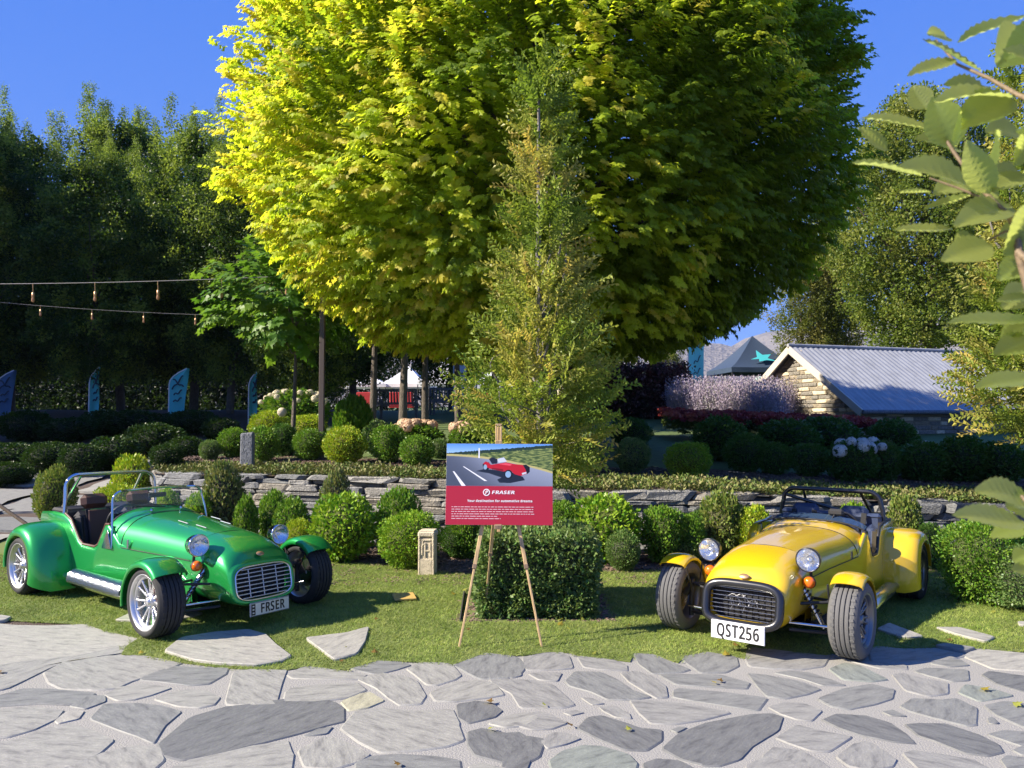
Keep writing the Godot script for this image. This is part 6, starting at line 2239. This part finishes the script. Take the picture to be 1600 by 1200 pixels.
func build_shrubs():
	make_shrub_kinds()
	# square clipped hedge round the hornbeam's foot
	var nz := FastNoiseLite.new()
	nz.frequency = 1.4
	var hx := Vector3(0.50, 0.345, 0.48)
	var samp := func() -> Array:
		var d := Vector3(rf(-1, 1), rf(-1, 1), rf(-1, 1))
		var ax := rng.randi() % 3
		if ax == 1 and d.y < 0:
			ax = 2
		d[ax] = signf(d[ax]) * (1.0 - 0.22 * pow(rf(0, 1), 1.5))
		var n := Vector3.ZERO
		n[ax] = signf(d[ax])
		var p := Vector3(d.x * hx.x, d.y * hx.y, d.z * hx.z)
		var e := Vector3(absf(d.x), absf(d.y), absf(d.z))
		var round := maxf(0, e.x * e.z - 0.7) * 0.14 + maxf(0, e.x * maxf(d.y, 0) - 0.75) * 0.2 + maxf(0, e.z * maxf(d.y, 0) - 0.75) * 0.2
		return [p * (1.0 - round) + n * 0.075 * nz.get_noise_3dv(p * 3.0), n]
	var hm := leafy_mesh(26000, samp, 0.028, 0.048, 0.12, 0.95, [Color(0.6, 0.85, 0.6), Color(0.9, 1.0, 0.8), Color(1.05, 1.05, 0.95), Color(1.35, 1.25, 0.8)])
	var h := thing("box_hedge", "square clipped box hedge block behind the easel legs", "hedge", Vector3(0.21, 0.335, -6.86))
	node_of("foliage", hm, M.shrub_grey, h)
	var cb := Mb.new()
	cb.box(Vector3.ZERO, hx * 1.66, 0.06)
	obj("inner_twigs", cb, M.twig_grey, h)
	shrub(-6.86, -0.00, -11.60, 0.60, 0.93, "ball_1", "olive", "olive rounded shrub at the path corner behind the green car's rear wing")
	shrub(-6.21, 0.04, -12.60, 0.65, 1.03, "ball_0", "yellow", "bright yellow green shrub topmost beside the left end of the stone wall")
	shrub(-5.56, -0.02, -10.90, 0.76, 0.77, "ball_2", "yellow", "wide yellow green shrub seen through the green car's roll bar")
	shrub(-4.55, -0.02, -10.20, 0.39, 0.75, "ball_0", "bright", "small bright shrub seen through the left of the green car's windscreen")
	shrub(-4.06, -0.02, -10.00, 0.37, 0.71, "ball_1", "bright", "small bright shrub seen through the right of the green car's windscreen")
	shrub(-3.85, -0.02, -10.30, 0.60, 1.08, "loose", "dull", "tall loose greyish shrub against the wall right of the green car's windscreen")
	shrub(-3.23, -0.02, -9.40, 0.31, 0.72, "loose", "mid", "low loose green shrub at the foot of the tall greyish one")
	shrub(-2.98, -0.02, -9.70, 0.40, 0.77, "ball_1", "mid", "green ball shrub directly above the green car's far headlamp")
	shrub(-2.68, -0.02, -9.40, 0.44, 0.71, "ball_0", "mid", "green ball shrub overlapping its neighbour left of the large one")
	shrub(-2.47, -0.02, -9.00, 0.38, 0.51, "ball_2", "yellow", "low yellow green shrub behind the green car's far front wing")
	shrub(-2.25, -0.02, -9.90, 0.43, 0.99, "loose", "dull", "dull brownish shrub standing against the wall above the large green one")
	shrub(-1.96, -0.02, -8.98, 0.78, 0.81, "ball_0", "bright", "large bright green shrub right of the green car's far wheel")
	shrub(-1.36, -0.02, -9.30, 0.54, 0.84, "ball_1", "mid", "mid green shrub behind the one left of the sandstone marker")
	shrub(-1.13, -0.02, -8.60, 0.69, 0.65, "ball_2", "bright", "broad bright green shrub just left of the sandstone marker")
	shrub(-0.63, -0.02, -9.22, 0.48, 0.45, "ball_0", "dark", "dark shrub between the sandstone marker and the easel")
	shrub(-0.50, -0.02, -9.20, 0.46, 0.70, "ball_1", "mid", "shrub half hidden behind the left side of the sign board")
	shrub(0.56, -0.02, -9.00, 0.45, 0.73, "ball_2", "mid", "green shrub just right of the sign board")
	shrub(1.07, -0.02, -8.90, 0.83, 0.80, "ball_0", "bright", "largest bright green shrub right of the sign board")
	shrub(1.21, -0.02, -8.42, 0.38, 0.45, "ball_1", "grey", "small grey green ball before the largest bright shrub")
	shrub(1.73, -0.02, -8.90, 0.49, 0.69, "ball_2", "mid", "mid green shrub behind the yellow car's far front wing")
	shrub(1.99, -0.02, -8.90, 0.36, 0.35, "ball_0", "grey", "low grey green shrub left of the yellow car's far headlamp")
	shrub(2.05, -0.02, -8.90, 0.34, 0.57, "ball_1", "mid", "small green shrub above the yellow car's far headlamp")
	shrub(2.47, -0.02, -9.10, 0.56, 0.80, "loose", "olive", "loose olive shrub behind the yellow car's nose")
	shrub(2.80, -0.02, -8.90, 0.42, 0.66, "loose", "yellow", "loose yellow green shrub behind the yellow car's scuttle")
	shrub(2.31, -0.02, -9.30, 0.39, 0.61, "ball_2", "dark", "dark ball tucked under the wall left of the loose olive shrub")
	shrub(3.94, -0.02, -8.90, 0.45, 0.69, "loose", "bright", "bright loose shrub seen through the yellow car's roll cage")
	shrub(4.46, -0.02, -8.80, 0.43, 0.78, "loose", "olive", "loose olive shrub right of the yellow car's roll cage")
	shrub(4.59, -0.02, -8.50, 0.35, 0.53, "ball_0", "dark", "dark shrub behind the yellow car's rear wing")
	shrub(4.26, -0.02, -7.00, 0.71, 0.79, "box", "mid", "large square clipped shrub with a bright top at the right")
	shrub(4.43, -0.02, -6.70, 0.61, 0.58, "box", "grey", "grey green clipped shrub cut by the right edge")
	shrub(-5.41, 0.90, -13.78, 0.39, 0.38, "ball_0", "grey", "small grey green ball at the left end of the upper terrace")
	shrub(-5.07, 0.93, -14.00, 0.54, 0.56, "ball_1", "mid", "dark ball left of the slate post")
	shrub(-4.18, 0.91, -12.92, 0.60, 0.62, "ball_0", "mid", "round ball right of the slate post on the terrace")
	shrub(-4.14, 0.97, -13.88, 0.53, 0.60, "ball_1", "dark", "ball behind the round one right of the slate post")
	shrub(-3.41, 0.94, -12.98, 0.61, 0.56, "ball_2", "mid", "round ball below the lamp post on the terrace")
	shrub(-5.48, 1.12, -17.42, 0.93, 0.72, "ball_0", "yellow", "yellow green mound behind the slate post")
	shrub(-4.23, 1.10, -15.98, 0.83, 0.66, "ball_2", "yellow", "yellow green mound at the foot of the lamp post")
	shrub(-2.64, 0.92, -12.14, 0.69, 0.61, "ball_1", "yellow", "large yellow green ball right of the lamp post")
	shrub(-3.08, 1.07, -14.94, 0.80, 0.99, "feather", "mid", "tall feathery shrub behind the large yellow green ball")
	shrub(-2.33, 1.00, -13.34, 0.51, 0.63, "ball_0", "grey", "grey ball left of the cream flowers")
	shrub(-1.94, 0.94, -12.14, 0.53, 0.64, "ball_2", "mid", "tall dark ball in front of the grey one left of the cream flowers")
	shrub(-1.44, 0.91, -11.66, 0.54, 0.50, "ball_1", "mid", "round ball in front of the cream flowers")
	shrub(-1.20, 0.98, -12.76, 0.36, 0.35, "ball_0", "grey", "smallest ball right of the cream flowers")
	shrub(-0.67, 1.05, -13.92, 0.65, 0.60, "ball_1", "grey", "grey green shrub above the sign board's left corner")
	shrub(0.86, 0.83, -11.06, 0.37, 0.64, "loose", "olive", "loose olive shrub at the hornbeam's right foot")
	shrub(1.07, 0.83, -11.08, 0.48, 0.46, "ball_0", "grey", "grey green ball right of the hornbeam's foot")
	shrub(1.76, 0.84, -11.24, 0.51, 0.53, "ball_1", "grey", "round grey green ball alone on the shaded mulch")
	shrub(2.46, 0.80, -10.76, 0.70, 0.54, "ball_2", "bright", "bright ball catching the sun on the right terrace")
	shrub(2.29, 1.08, -14.86, 0.82, 0.59, "ball_0", "dark", "dark mound behind the lone grey ball")
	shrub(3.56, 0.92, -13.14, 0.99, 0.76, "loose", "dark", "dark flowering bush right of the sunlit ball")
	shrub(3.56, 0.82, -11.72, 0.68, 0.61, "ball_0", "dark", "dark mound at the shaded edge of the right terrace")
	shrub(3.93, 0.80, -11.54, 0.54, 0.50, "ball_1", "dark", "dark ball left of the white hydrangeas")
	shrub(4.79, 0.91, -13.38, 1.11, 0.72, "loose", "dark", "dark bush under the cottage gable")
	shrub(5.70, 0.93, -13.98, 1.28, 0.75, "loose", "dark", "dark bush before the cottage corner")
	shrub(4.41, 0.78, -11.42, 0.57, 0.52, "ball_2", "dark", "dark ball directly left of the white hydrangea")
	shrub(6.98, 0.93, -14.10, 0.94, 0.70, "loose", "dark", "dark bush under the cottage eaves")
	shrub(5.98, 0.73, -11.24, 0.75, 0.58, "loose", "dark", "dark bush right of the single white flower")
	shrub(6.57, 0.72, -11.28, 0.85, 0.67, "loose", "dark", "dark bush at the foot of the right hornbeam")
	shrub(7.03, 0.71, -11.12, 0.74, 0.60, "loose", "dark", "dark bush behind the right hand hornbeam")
	hydrangea(-5.38, 1.23, -19.08, 1.75, 1.11, "mid", "bloom_cream", 34, "cream flowered hydrangea left of the lamp post in sun")
	hydrangea(-1.65, 1.01, -13.22, 0.99, 0.57, "mid", "bloom_pink", 30, "peach flowered hydrangea behind the terrace balls")
	hydrangea(-0.85, 1.01, -13.14, 0.48, 0.54, "mid", "bloom_pink", 14, "small peach flowered hydrangea left of the easel head")
	hydrangea(4.87, 0.74, -11.06, 0.74, 0.58, "dark", "bloom_white", 6, "white hydrangea in shade below the cottage wall")
	hydrangea(5.41, 0.74, -11.26, 0.60, 0.58, "dark", "bloom_white", 2, "shaded hydrangea with few white heads right of the fuller one")
	hydrangea(6.13, 0.76, -11.70, 0.58, 0.53, "dark", "bloom_white", 1, "shaded hydrangea with a single white head showing")
	shrub(-11.04, 0.50, -17.02, 1.28, 0.63, "ball_0", "deep", "dark mound at the left edge of the shaded bank", "mounds in the shade under the left trees")  # these mounds are dark shrubs with the tree shade painted in
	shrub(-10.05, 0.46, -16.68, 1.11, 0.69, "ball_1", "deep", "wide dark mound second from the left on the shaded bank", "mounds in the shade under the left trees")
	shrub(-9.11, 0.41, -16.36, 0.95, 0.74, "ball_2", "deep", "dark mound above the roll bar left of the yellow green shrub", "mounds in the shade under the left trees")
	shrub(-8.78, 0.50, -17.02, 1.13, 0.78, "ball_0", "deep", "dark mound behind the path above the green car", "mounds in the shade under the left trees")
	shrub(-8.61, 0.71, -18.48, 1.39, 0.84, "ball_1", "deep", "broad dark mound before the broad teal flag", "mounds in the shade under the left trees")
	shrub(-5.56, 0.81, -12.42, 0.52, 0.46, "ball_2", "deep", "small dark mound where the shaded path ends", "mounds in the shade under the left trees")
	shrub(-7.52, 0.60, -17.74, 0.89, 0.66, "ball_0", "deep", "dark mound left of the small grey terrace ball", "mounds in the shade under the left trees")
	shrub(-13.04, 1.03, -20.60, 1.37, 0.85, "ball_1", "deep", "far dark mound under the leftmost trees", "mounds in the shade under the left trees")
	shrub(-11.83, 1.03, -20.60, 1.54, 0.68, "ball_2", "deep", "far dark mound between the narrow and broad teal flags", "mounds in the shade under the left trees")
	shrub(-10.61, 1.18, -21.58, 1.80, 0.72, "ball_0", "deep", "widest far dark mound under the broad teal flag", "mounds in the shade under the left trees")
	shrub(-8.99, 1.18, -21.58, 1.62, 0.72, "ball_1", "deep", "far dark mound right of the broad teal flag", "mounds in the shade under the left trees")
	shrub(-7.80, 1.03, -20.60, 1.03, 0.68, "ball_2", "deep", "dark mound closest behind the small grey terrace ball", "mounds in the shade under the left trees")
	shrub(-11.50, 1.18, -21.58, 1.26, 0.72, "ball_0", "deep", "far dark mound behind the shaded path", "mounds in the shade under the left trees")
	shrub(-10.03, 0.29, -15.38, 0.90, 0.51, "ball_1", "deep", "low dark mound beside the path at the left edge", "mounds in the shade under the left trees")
	# ground cover along the top of the wall and spilling over it
	var xfs := []
	var cols := []
	for i in 4600:
		var x := rf(-5.6, 8.0)
		var t := pow(rf(0, 1), 1.2) * 0.75 + 0.06
		if wob.get_noise_2d(x * 1.1, t * 2.0 + 30) < -0.28:
			continue
		var d := along(WALL_Z, x) + t
		var y := high_h(x, d) + 0.06 * maxf(0, wob.get_noise_2d(x * 2.0, t * 3.0)) + rf(0, 0.03)
		xfs.append(Transform3D(Basis.from_euler(Vector3(rf(-0.3, 0.5), rf(0, TAU), rf(-0.3, 0.3))).scaled(Vector3.ONE * rf(0.8, 1.6)), Vector3(x, y, -d)))
		cols.append([Color(0.13, 0.17, 0.035), Color(0.19, 0.20, 0.06), Color(0.24, 0.22, 0.09), Color(0.09, 0.14, 0.03)][rng.randi() % 4] * rf(0.8, 1.2))
	scatter("ground_cover", M.creeper, M.leaf_soft, xfs, cols)
	# russian sage, sedum and the dark red hedge on the right bank
	var spike := Mb.new()
	spike.flat()
	for i in 7:
		var p := Vector3(rf(-0.08, 0.08), 0, rf(-0.08, 0.08))
		var tp := p * 2.2 + Vector3(rf(-0.12, 0.12), rf(0.5, 0.85), rf(-0.12, 0.12))
		for k in 9:
			var q := p.lerp(tp, 0.35 + 0.65 * k / 8.0)
			leaf(spike, q, Vector3(rf(-1, 1), rf(0.4, 1.5), rf(-1, 1)), Vector3(rf(-1, 1), rf(-1, 1), rf(-1, 1)), 0.05, 0.022, 0.2)
	var sm := spike.done()
	xfs = []
	cols = []
	for i in 3800:
		var u := rf(0, 1)
		var x := lerpf(4.6, 9.4, u)
		var d := rf(17.4, 22.5)
		if d < 17.5 + (6.4 - x) * 1.1:
			continue
		if x > 6.3 and d < 19.0 + (x - 6.3) * 1.2 or x > 8.6:
			continue
		xfs.append(Transform3D(Basis(Vector3.UP, rf(0, TAU)).scaled(Vector3(1.2, rf(0.9, 1.5), 1.2)), Vector3(x, ground_h(x, d) + 0.10, -d)))
		cols.append([Color(0.30, 0.25, 0.34), Color(0.38, 0.31, 0.40), Color(0.30, 0.29, 0.28), Color(0.40, 0.34, 0.40)][rng.randi() % 4] * rf(0.8, 1.15))
	tag(scatter("russian_sage", sm, M.leaf_soft, xfs, cols), "misty purple grey sage spikes on the bank beside the cottage gable", "flower bed")
	var head := Mb.new()
	for i in 26:
		var a := rf(0, TAU)
		var r := rf(0, 0.09)
		leaf(head, Vector3(cos(a) * r, 0.34 - r * 0.5, sin(a) * r), Vector3(rf(-1, 1), rf(0.2, 0.8), rf(-1, 1)), Vector3(rf(-1, 1), rf(-1, 1), rf(-1, 1)), 0.05, 0.04, 0.1)
	var sh := head.done()
	xfs = []
	cols = []
	for i in 1300:
		var x := rf(3.5, 7.2)
		var d := 17.2 - (x - 3.5) * 0.55 + rf(-0.7, 1.1)
		var red := rf(0, 1) < 0.75
		xfs.append(Transform3D(Basis(Vector3.UP, rf(0, TAU)).scaled(Vector3.ONE * rf(1.0, 1.5)), Vector3(x, ground_h(x, d) + (0.12 if red else rf(-0.25, 0.08)), -d)))
		cols.append([Color(0.42, 0.07, 0.065), Color(0.33, 0.06, 0.07), Color(0.50, 0.14, 0.10)][rng.randi() % 3] * rf(0.8, 1.2) if red else Color(0.10, 0.15, 0.03))
	tag(scatter("red_sedum", sh, M.leaf_soft, xfs, cols), "low red flower heads massed in front of the purple grey sage", "flower bed")
	xfs = []
	cols = []
	for i in 1500:
		var x := rf(1.9, 5.4)
		var d := rf(23.2, 24.6)
		xfs.append(facing(Vector3(x, ground_h(x, d) + rf(0.1, 1.65), -d), Vector3(rf(-1, 1), rf(0, 1), 1), rf(0, TAU), rf(0.6, 0.9)))
		cols.append([Color(0.10, 0.035, 0.03), Color(0.14, 0.05, 0.04), Color(0.06, 0.05, 0.025), Color(0.22, 0.12, 0.11)][rng.randi() % 4] * rf(0.7, 1.2))
	tag(scatter("red_leaved_hedge", M.leaf_clump_0, M.leaf_soft, xfs, cols), "dark red leaved hedge right of the hornbeam below the teal flag", "hedge")

# ---------------------------------------------------------------- the branch close to the camera
func big_leaf(parent: Node, base: Vector3, tip: Vector3, w: float, nrm: Vector3, tone: int):
	var d := tip - base
	var l := d.length()
	d = d / l
	var s := d.cross(nrm).normalized()
	var n := s.cross(d)
	var rows := []
	var nv := 18
	for i in nv + 1:
		var f := i / float(nv)
		var hw := w * 0.5 * pow(sin(PI * pow(f, 0.86)), 0.8) * (1.0 - 0.12 * f)
		var row := []
		for q in [-1.0, -0.66, -0.33, 0.0, 0.33, 0.66, 1.0]:
			var rib := 0.0014 * sin(i * PI) if q == 0.0 else (0.0012 if (i + (0 if absf(q) > 0.5 else 0)) % 2 == 0 else -0.0012)
			var tooth := 1.0 + (0.06 if absf(q) > 0.9 and i % 2 == 0 else 0.0)
			var along_v := f - 0.07 + 0.07 * absf(q) * 1.0 if f > 0.03 and f < 0.97 else f
			row.append(base + d * l * along_v + s * hw * q * tooth + n * (absf(q) * hw * 0.34 + rib - 0.10 * l * f * f + 0.02 * l * sin(f * 5.0 + w * 90.0)))
		rows.append(row)
	var b := Mb.new()
	b.grid(rows)
	obj("leaf", b, M["near_leaf_%d" % tone], parent)
	var v := Mb.new()
	var mid := []
	for r in rows:
		mid.append(r[3] - n * 0.0006)
	v.tube(mid, taper(0.0012, 0.0004, mid.size()), 5)
	return v

func build_near_branch():
	for i in 3:
		var c: Color = [Color(0.10, 0.135, 0.028), Color(0.15, 0.17, 0.05), Color(0.065, 0.10, 0.02)][i]
		M["near_leaf_%d" % i] = mat(lin(c.r, c.g, c.b), 0.42, {"through": Color(0.9, 0.95, 0.5)})
	M.near_twig = mat(lin(0.24, 0.17, 0.10), 0.7, {"tex": M.streak, "scale": Vector3(20, 20, 20)})
	var o := thing("hornbeam_branch", "out of focus leafy hornbeam branch reaching in close at the upper right", "branch", Vector3(0.72, 1.65, -0.95))
	twig(o, [Vector3(-0.1032, 0.1172, 0.15), Vector3(-0.1134, 0.1623, 0.09), Vector3(-0.1207, 0.1965, 0.05), Vector3(-0.1163, 0.2258, 0.04), Vector3(-0.1191, 0.2478, 0.03), Vector3(-0.1279, 0.264, 0.02), Vector3(-0.1415, 0.2949, 0.005), Vector3(-0.161, 0.3349, -0.005), Vector3(-0.1695, 0.3693, -0.02), Vector3(-0.1785, 0.3858, -0.03)], 0.0055, 0.0014)
	twig(o, [Vector3(-0.0935, 0.3307, 0.11), Vector3(-0.0938, 0.3776, 0.05), Vector3(-0.0963, 0.3998, 0.02), Vector3(-0.1123, 0.4343, -0.01), Vector3(-0.1408, 0.4621, -0.03), Vector3(-0.1562, 0.5045, -0.05)], 0.0042, 0.0012)
	twig(o, [Vector3(-0.1279, 0.264, 0.02), Vector3(-0.1587, 0.2884, 0.0), Vector3(-0.1858, 0.3085, -0.02)], 0.002, 0.001)
	twig(o, [Vector3(-0.1203, 0.01, 0.15), Vector3(-0.1164, 0.0682, 0.09), Vector3(-0.1053, 0.1319, 0.05), Vector3(-0.1207, 0.1965, 0.05)], 0.006, 0.005)
	twig(o, [Vector3(-0.0965, -0.1696, 0.11), Vector3(-0.1155, -0.1243, 0.09), Vector3(-0.1297, -0.0983, 0.07), Vector3(-0.1329, -0.0884, 0.06)], 0.004, 0.002)
	twig(o, [Vector3(-0.0733, 0.0682, 0.09), Vector3(-0.0869, 0.1167, 0.05), Vector3(-0.0929, 0.1253, 0.02)], 0.003, 0.0015)
	twig(o, [Vector3(-0.1307, 0.2212, 0.01), Vector3(-0.1171, 0.2292, 0.02), Vector3(-0.113, 0.227, 0.035)], 0.001, 0.002)
	twig(o, [Vector3(-0.0748, 0.0251, 0.09), Vector3(-0.0893, 0.0413, 0.05), Vector3(-0.0925, 0.0494, 0.01)], 0.003, 0.0015)
	big_leaf(o, Vector3(-0.0513, 0.5269, -0.03), Vector3(-0.1585, 0.4829, 0.0058), 0.0361, Vector3(0.1, 0.9, 0.5), 2)
	big_leaf(o, Vector3(-0.0977, 0.462, -0.05), Vector3(-0.1904, 0.4908, -0.0062), 0.0322, Vector3(-0.3, 0.6, 0.7), 2)
	big_leaf(o, Vector3(-0.1482, 0.4624, -0.02), Vector3(-0.2226, 0.436, 0.0062), 0.0301, Vector3(0.0, 0.7, 0.7), 1)
	big_leaf(o, Vector3(-0.0862, 0.4749, 0.02), Vector3(-0.1398, 0.4232, 0.0607), 0.0642, Vector3(0.2, 0.3, 1), 2)
	big_leaf(o, Vector3(-0.0803, 0.4111, -0.01), Vector3(-0.2039, 0.3973, 0.036), 0.0508, Vector3(0, 0.8, 0.6), 1)
	big_leaf(o, Vector3(-0.091, 0.4068, 0.0), Vector3(-0.1718, 0.3618, 0.0259), 0.0546, Vector3(0.3, 0.6, 0.7), 2)
	big_leaf(o, Vector3(-0.1696, 0.4109, -0.05), Vector3(-0.1873, 0.4451, -0.0551), 0.0322, Vector3(-0.6, 0.3, 0.8), 1)
	big_leaf(o, Vector3(-0.1728, 0.3812, -0.04), Vector3(-0.2592, 0.4009, -0.038), 0.0364, Vector3(0, 0.75, 0.65), 1)
	big_leaf(o, Vector3(-0.1554, 0.3469, -0.01), Vector3(-0.1878, 0.4085, -0.0059), 0.0508, Vector3(-0.7, 0.25, 0.8), 0)
	big_leaf(o, Vector3(-0.1671, 0.3494, 0.0), Vector3(-0.1732, 0.3733, 0.0367), 0.0284, Vector3(0.7, 0.2, 0.7), 2)
	big_leaf(o, Vector3(-0.2143, 0.362, -0.07), Vector3(-0.2581, 0.3885, -0.0522), 0.0258, Vector3(-0.3, 0.4, 0.8), 1)
	big_leaf(o, Vector3(-0.1956, 0.3131, -0.02), Vector3(-0.2962, 0.3252, 0.0134), 0.0379, Vector3(0, 0.85, 0.5), 0)
	big_leaf(o, Vector3(-0.1449, 0.2813, 0.01), Vector3(-0.251, 0.3119, 0.0496), 0.0605, Vector3(-0.2, 0.6, 0.75), 1)
	big_leaf(o, Vector3(-0.1409, 0.2734, 0.03), Vector3(-0.1926, 0.3205, 0.0736), 0.0360, Vector3(-0.7, 0.2, 0.75), 1)
	big_leaf(o, Vector3(-0.1406, 0.3108, 0.03), Vector3(-0.1498, 0.338, 0.0671), 0.0423, Vector3(0.5, 0.3, 0.8), 0)
	big_leaf(o, Vector3(-0.1025, 0.3427, 0.05), Vector3(-0.1172, 0.302, 0.0444), 0.0373, Vector3(0.4, 0.3, 0.8), 1)
	big_leaf(o, Vector3(-0.1694, 0.2984, -0.05), Vector3(-0.2104, 0.3026, -0.0497), 0.0207, Vector3(0, 0.9, 0.4), 0)
	big_leaf(o, Vector3(-0.1409, 0.2824, -0.01), Vector3(-0.202, 0.2684, -0.0084), 0.0265, Vector3(0, 0.9, 0.4), 0)
	big_leaf(o, Vector3(-0.1012, 0.2926, 0.04), Vector3(-0.1452, 0.2756, 0.042), 0.0356, Vector3(0.1, 0.7, 0.6), 1)
	big_leaf(o, Vector3(-0.1083, 0.2624, 0.02), Vector3(-0.1972, 0.2326, 0.0584), 0.0471, Vector3(0.1, 0.6, 0.75), 1)
	big_leaf(o, Vector3(-0.154, 0.244, -0.03), Vector3(-0.2406, 0.2426, 0.0014), 0.0270, Vector3(0, 0.8, 0.6), 1)
	big_leaf(o, Vector3(-0.1262, 0.214, 0.01), Vector3(-0.1953, 0.1963, 0.0224), 0.0432, Vector3(0.1, 0.5, 0.85), 1)
	big_leaf(o, Vector3(-0.1322, 0.2345, -0.02), Vector3(-0.1589, 0.2064, -0.0139), 0.0379, Vector3(0.4, 0.4, 0.8), 1)
	big_leaf(o, Vector3(-0.1015, 0.254, 0.05), Vector3(-0.1328, 0.193, 0.0487), 0.0517, Vector3(0.5, 0.4, 0.8), 0)
	big_leaf(o, Vector3(-0.0897, 0.197, 0.03), Vector3(-0.1328, 0.1695, 0.0272), 0.0360, Vector3(0.2, 0.6, 0.7), 0)
	big_leaf(o, Vector3(-0.0853, 0.1206, 0.02), Vector3(-0.2121, 0.1204, 0.0648), 0.0321, Vector3(0, 0.8, 0.6), 0)
	big_leaf(o, Vector3(-0.0708, 0.1512, 0.0), Vector3(-0.1249, 0.1482, 0.0136), 0.0240, Vector3(0, 0.8, 0.5), 0)
	big_leaf(o, Vector3(-0.0854, 0.1167, 0.02), Vector3(-0.131, 0.1, 0.0297), 0.0321, Vector3(0.1, 0.7, 0.6), 0)
	big_leaf(o, Vector3(-0.0928, 0.0961, 0.03), Vector3(-0.1511, 0.0789, 0.0496), 0.0360, Vector3(0.1, 0.6, 0.7), 0)
	big_leaf(o, Vector3(-0.0767, 0.0509, 0.01), Vector3(-0.1733, 0.0432, 0.0493), 0.0346, Vector3(0, 0.75, 0.6), 0)
	big_leaf(o, Vector3(-0.1172, -0.0919, 0.05), Vector3(-0.1903, -0.0778, 0.0716), 0.0414, Vector3(0, 0.65, 0.75), 1)
	big_leaf(o, Vector3(-0.1375, -0.1176, 0.07), Vector3(-0.2386, -0.0983, 0.1146), 0.0364, Vector3(0, 0.7, 0.7), 1)
	big_leaf(o, Vector3(-0.1182, -0.1252, 0.05), Vector3(-0.1607, -0.1359, 0.0439), 0.0311, Vector3(0.1, 0.8, 0.5), 0)
	big_leaf(o, Vector3(-0.0992, -0.1624, 0.02), Vector3(-0.1179, -0.1703, 0.0181), 0.0257, Vector3(0.1, 0.6, 0.6), 0)
	big_leaf(o, Vector3(-0.0998, -0.1827, 0.02), Vector3(-0.1295, -0.1756, 0.0371), 0.0193, Vector3(0.1, 0.6, 0.6), 0)
	big_leaf(o, Vector3(-0.1029, -0.1053, 0.03), Vector3(-0.1488, -0.0992, 0.062), 0.0423, Vector3(0.2, 0.4, 0.8), 1)
	big_leaf(o, Vector3(-0.0786, 0.4609, 0.07), Vector3(-0.1405, 0.4278, 0.0655), 0.0506, Vector3(0.2, 0.5, 0.8), 2)
	big_leaf(o, Vector3(-0.0915, 0.3906, 0.09), Vector3(-0.1628, 0.4201, 0.1057), 0.0435, Vector3(-0.2, 0.5, 0.8), 1)
	big_leaf(o, Vector3(-0.0869, 0.3089, 0.09), Vector3(-0.1425, 0.3323, 0.0871), 0.0396, Vector3(-0.2, 0.5, 0.8), 0)
	big_leaf(o, Vector3(-0.071, 0.1289, 0.07), Vector3(-0.1303, 0.0994, 0.0691), 0.0405, Vector3(0.2, 0.5, 0.8), 0)
	big_leaf(o, Vector3(-0.0676, 0.011, 0.07), Vector3(-0.1408, -0.0321, 0.0895), 0.0405, Vector3(0.2, 0.5, 0.8), 0)
	big_leaf(o, Vector3(-0.0834, 0.4282, -0.05), Vector3(-0.1568, 0.4385, -0.0248), 0.0460, Vector3(0.1, 0.5, 0.8), 2)
	big_leaf(o, Vector3(-0.118, 0.3132, -0.04), Vector3(-0.1764, 0.2921, -0.0259), 0.0410, Vector3(0.2, 0.6, 0.7), 1)
	big_leaf(o, Vector3(-0.0984, 0.2737, -0.02), Vector3(-0.1449, 0.2992, 0.0041), 0.0446, Vector3(-0.3, 0.4, 0.8), 2)
	big_leaf(o, Vector3(-0.116, 0.362, -0.07), Vector3(-0.1932, 0.3688, -0.0297), 0.0399, Vector3(0, 0.6, 0.8), 1)
	big_leaf(o, Vector3(-0.0602, 0.3689, -0.03), Vector3(-0.1215, 0.3651, 0.0017), 0.0496, Vector3(0.2, 0.5, 0.8), 1)
	big_leaf(o, Vector3(-0.0798, 0.2955, -0.01), Vector3(-0.1163, 0.3197, -0.0088), 0.0508, Vector3(0.3, 0.4, 0.8), 2)
	big_leaf(o, Vector3(-0.0826, 0.253, -0.02), Vector3(-0.1521, 0.2603, 0.0274), 0.0491, Vector3(-0.2, 0.5, 0.8), 1)
	big_leaf(o, Vector3(-0.1234, 0.5215, -0.08), Vector3(-0.1723, 0.5078, -0.0328), 0.0308, Vector3(0.4, 0.5, 0.7), 2)
	big_leaf(o, Vector3(-0.0608, 0.1667, -0.02), Vector3(-0.1041, 0.1403, -0.0076), 0.0402, Vector3(0.2, 0.5, 0.8), 1)
	big_leaf(o, Vector3(-0.0547, 0.2324, -0.02), Vector3(-0.1167, 0.2285, 0.0132), 0.0446, Vector3(0.1, 0.5, 0.8), 2)

func twig(o: Node, pts: Array, r0: float, r1: float):
	var b := Mb.new()
	b.tube(pts, taper(r0, r1, pts.size()), 7)
	obj("twig", b, M.near_twig, o)
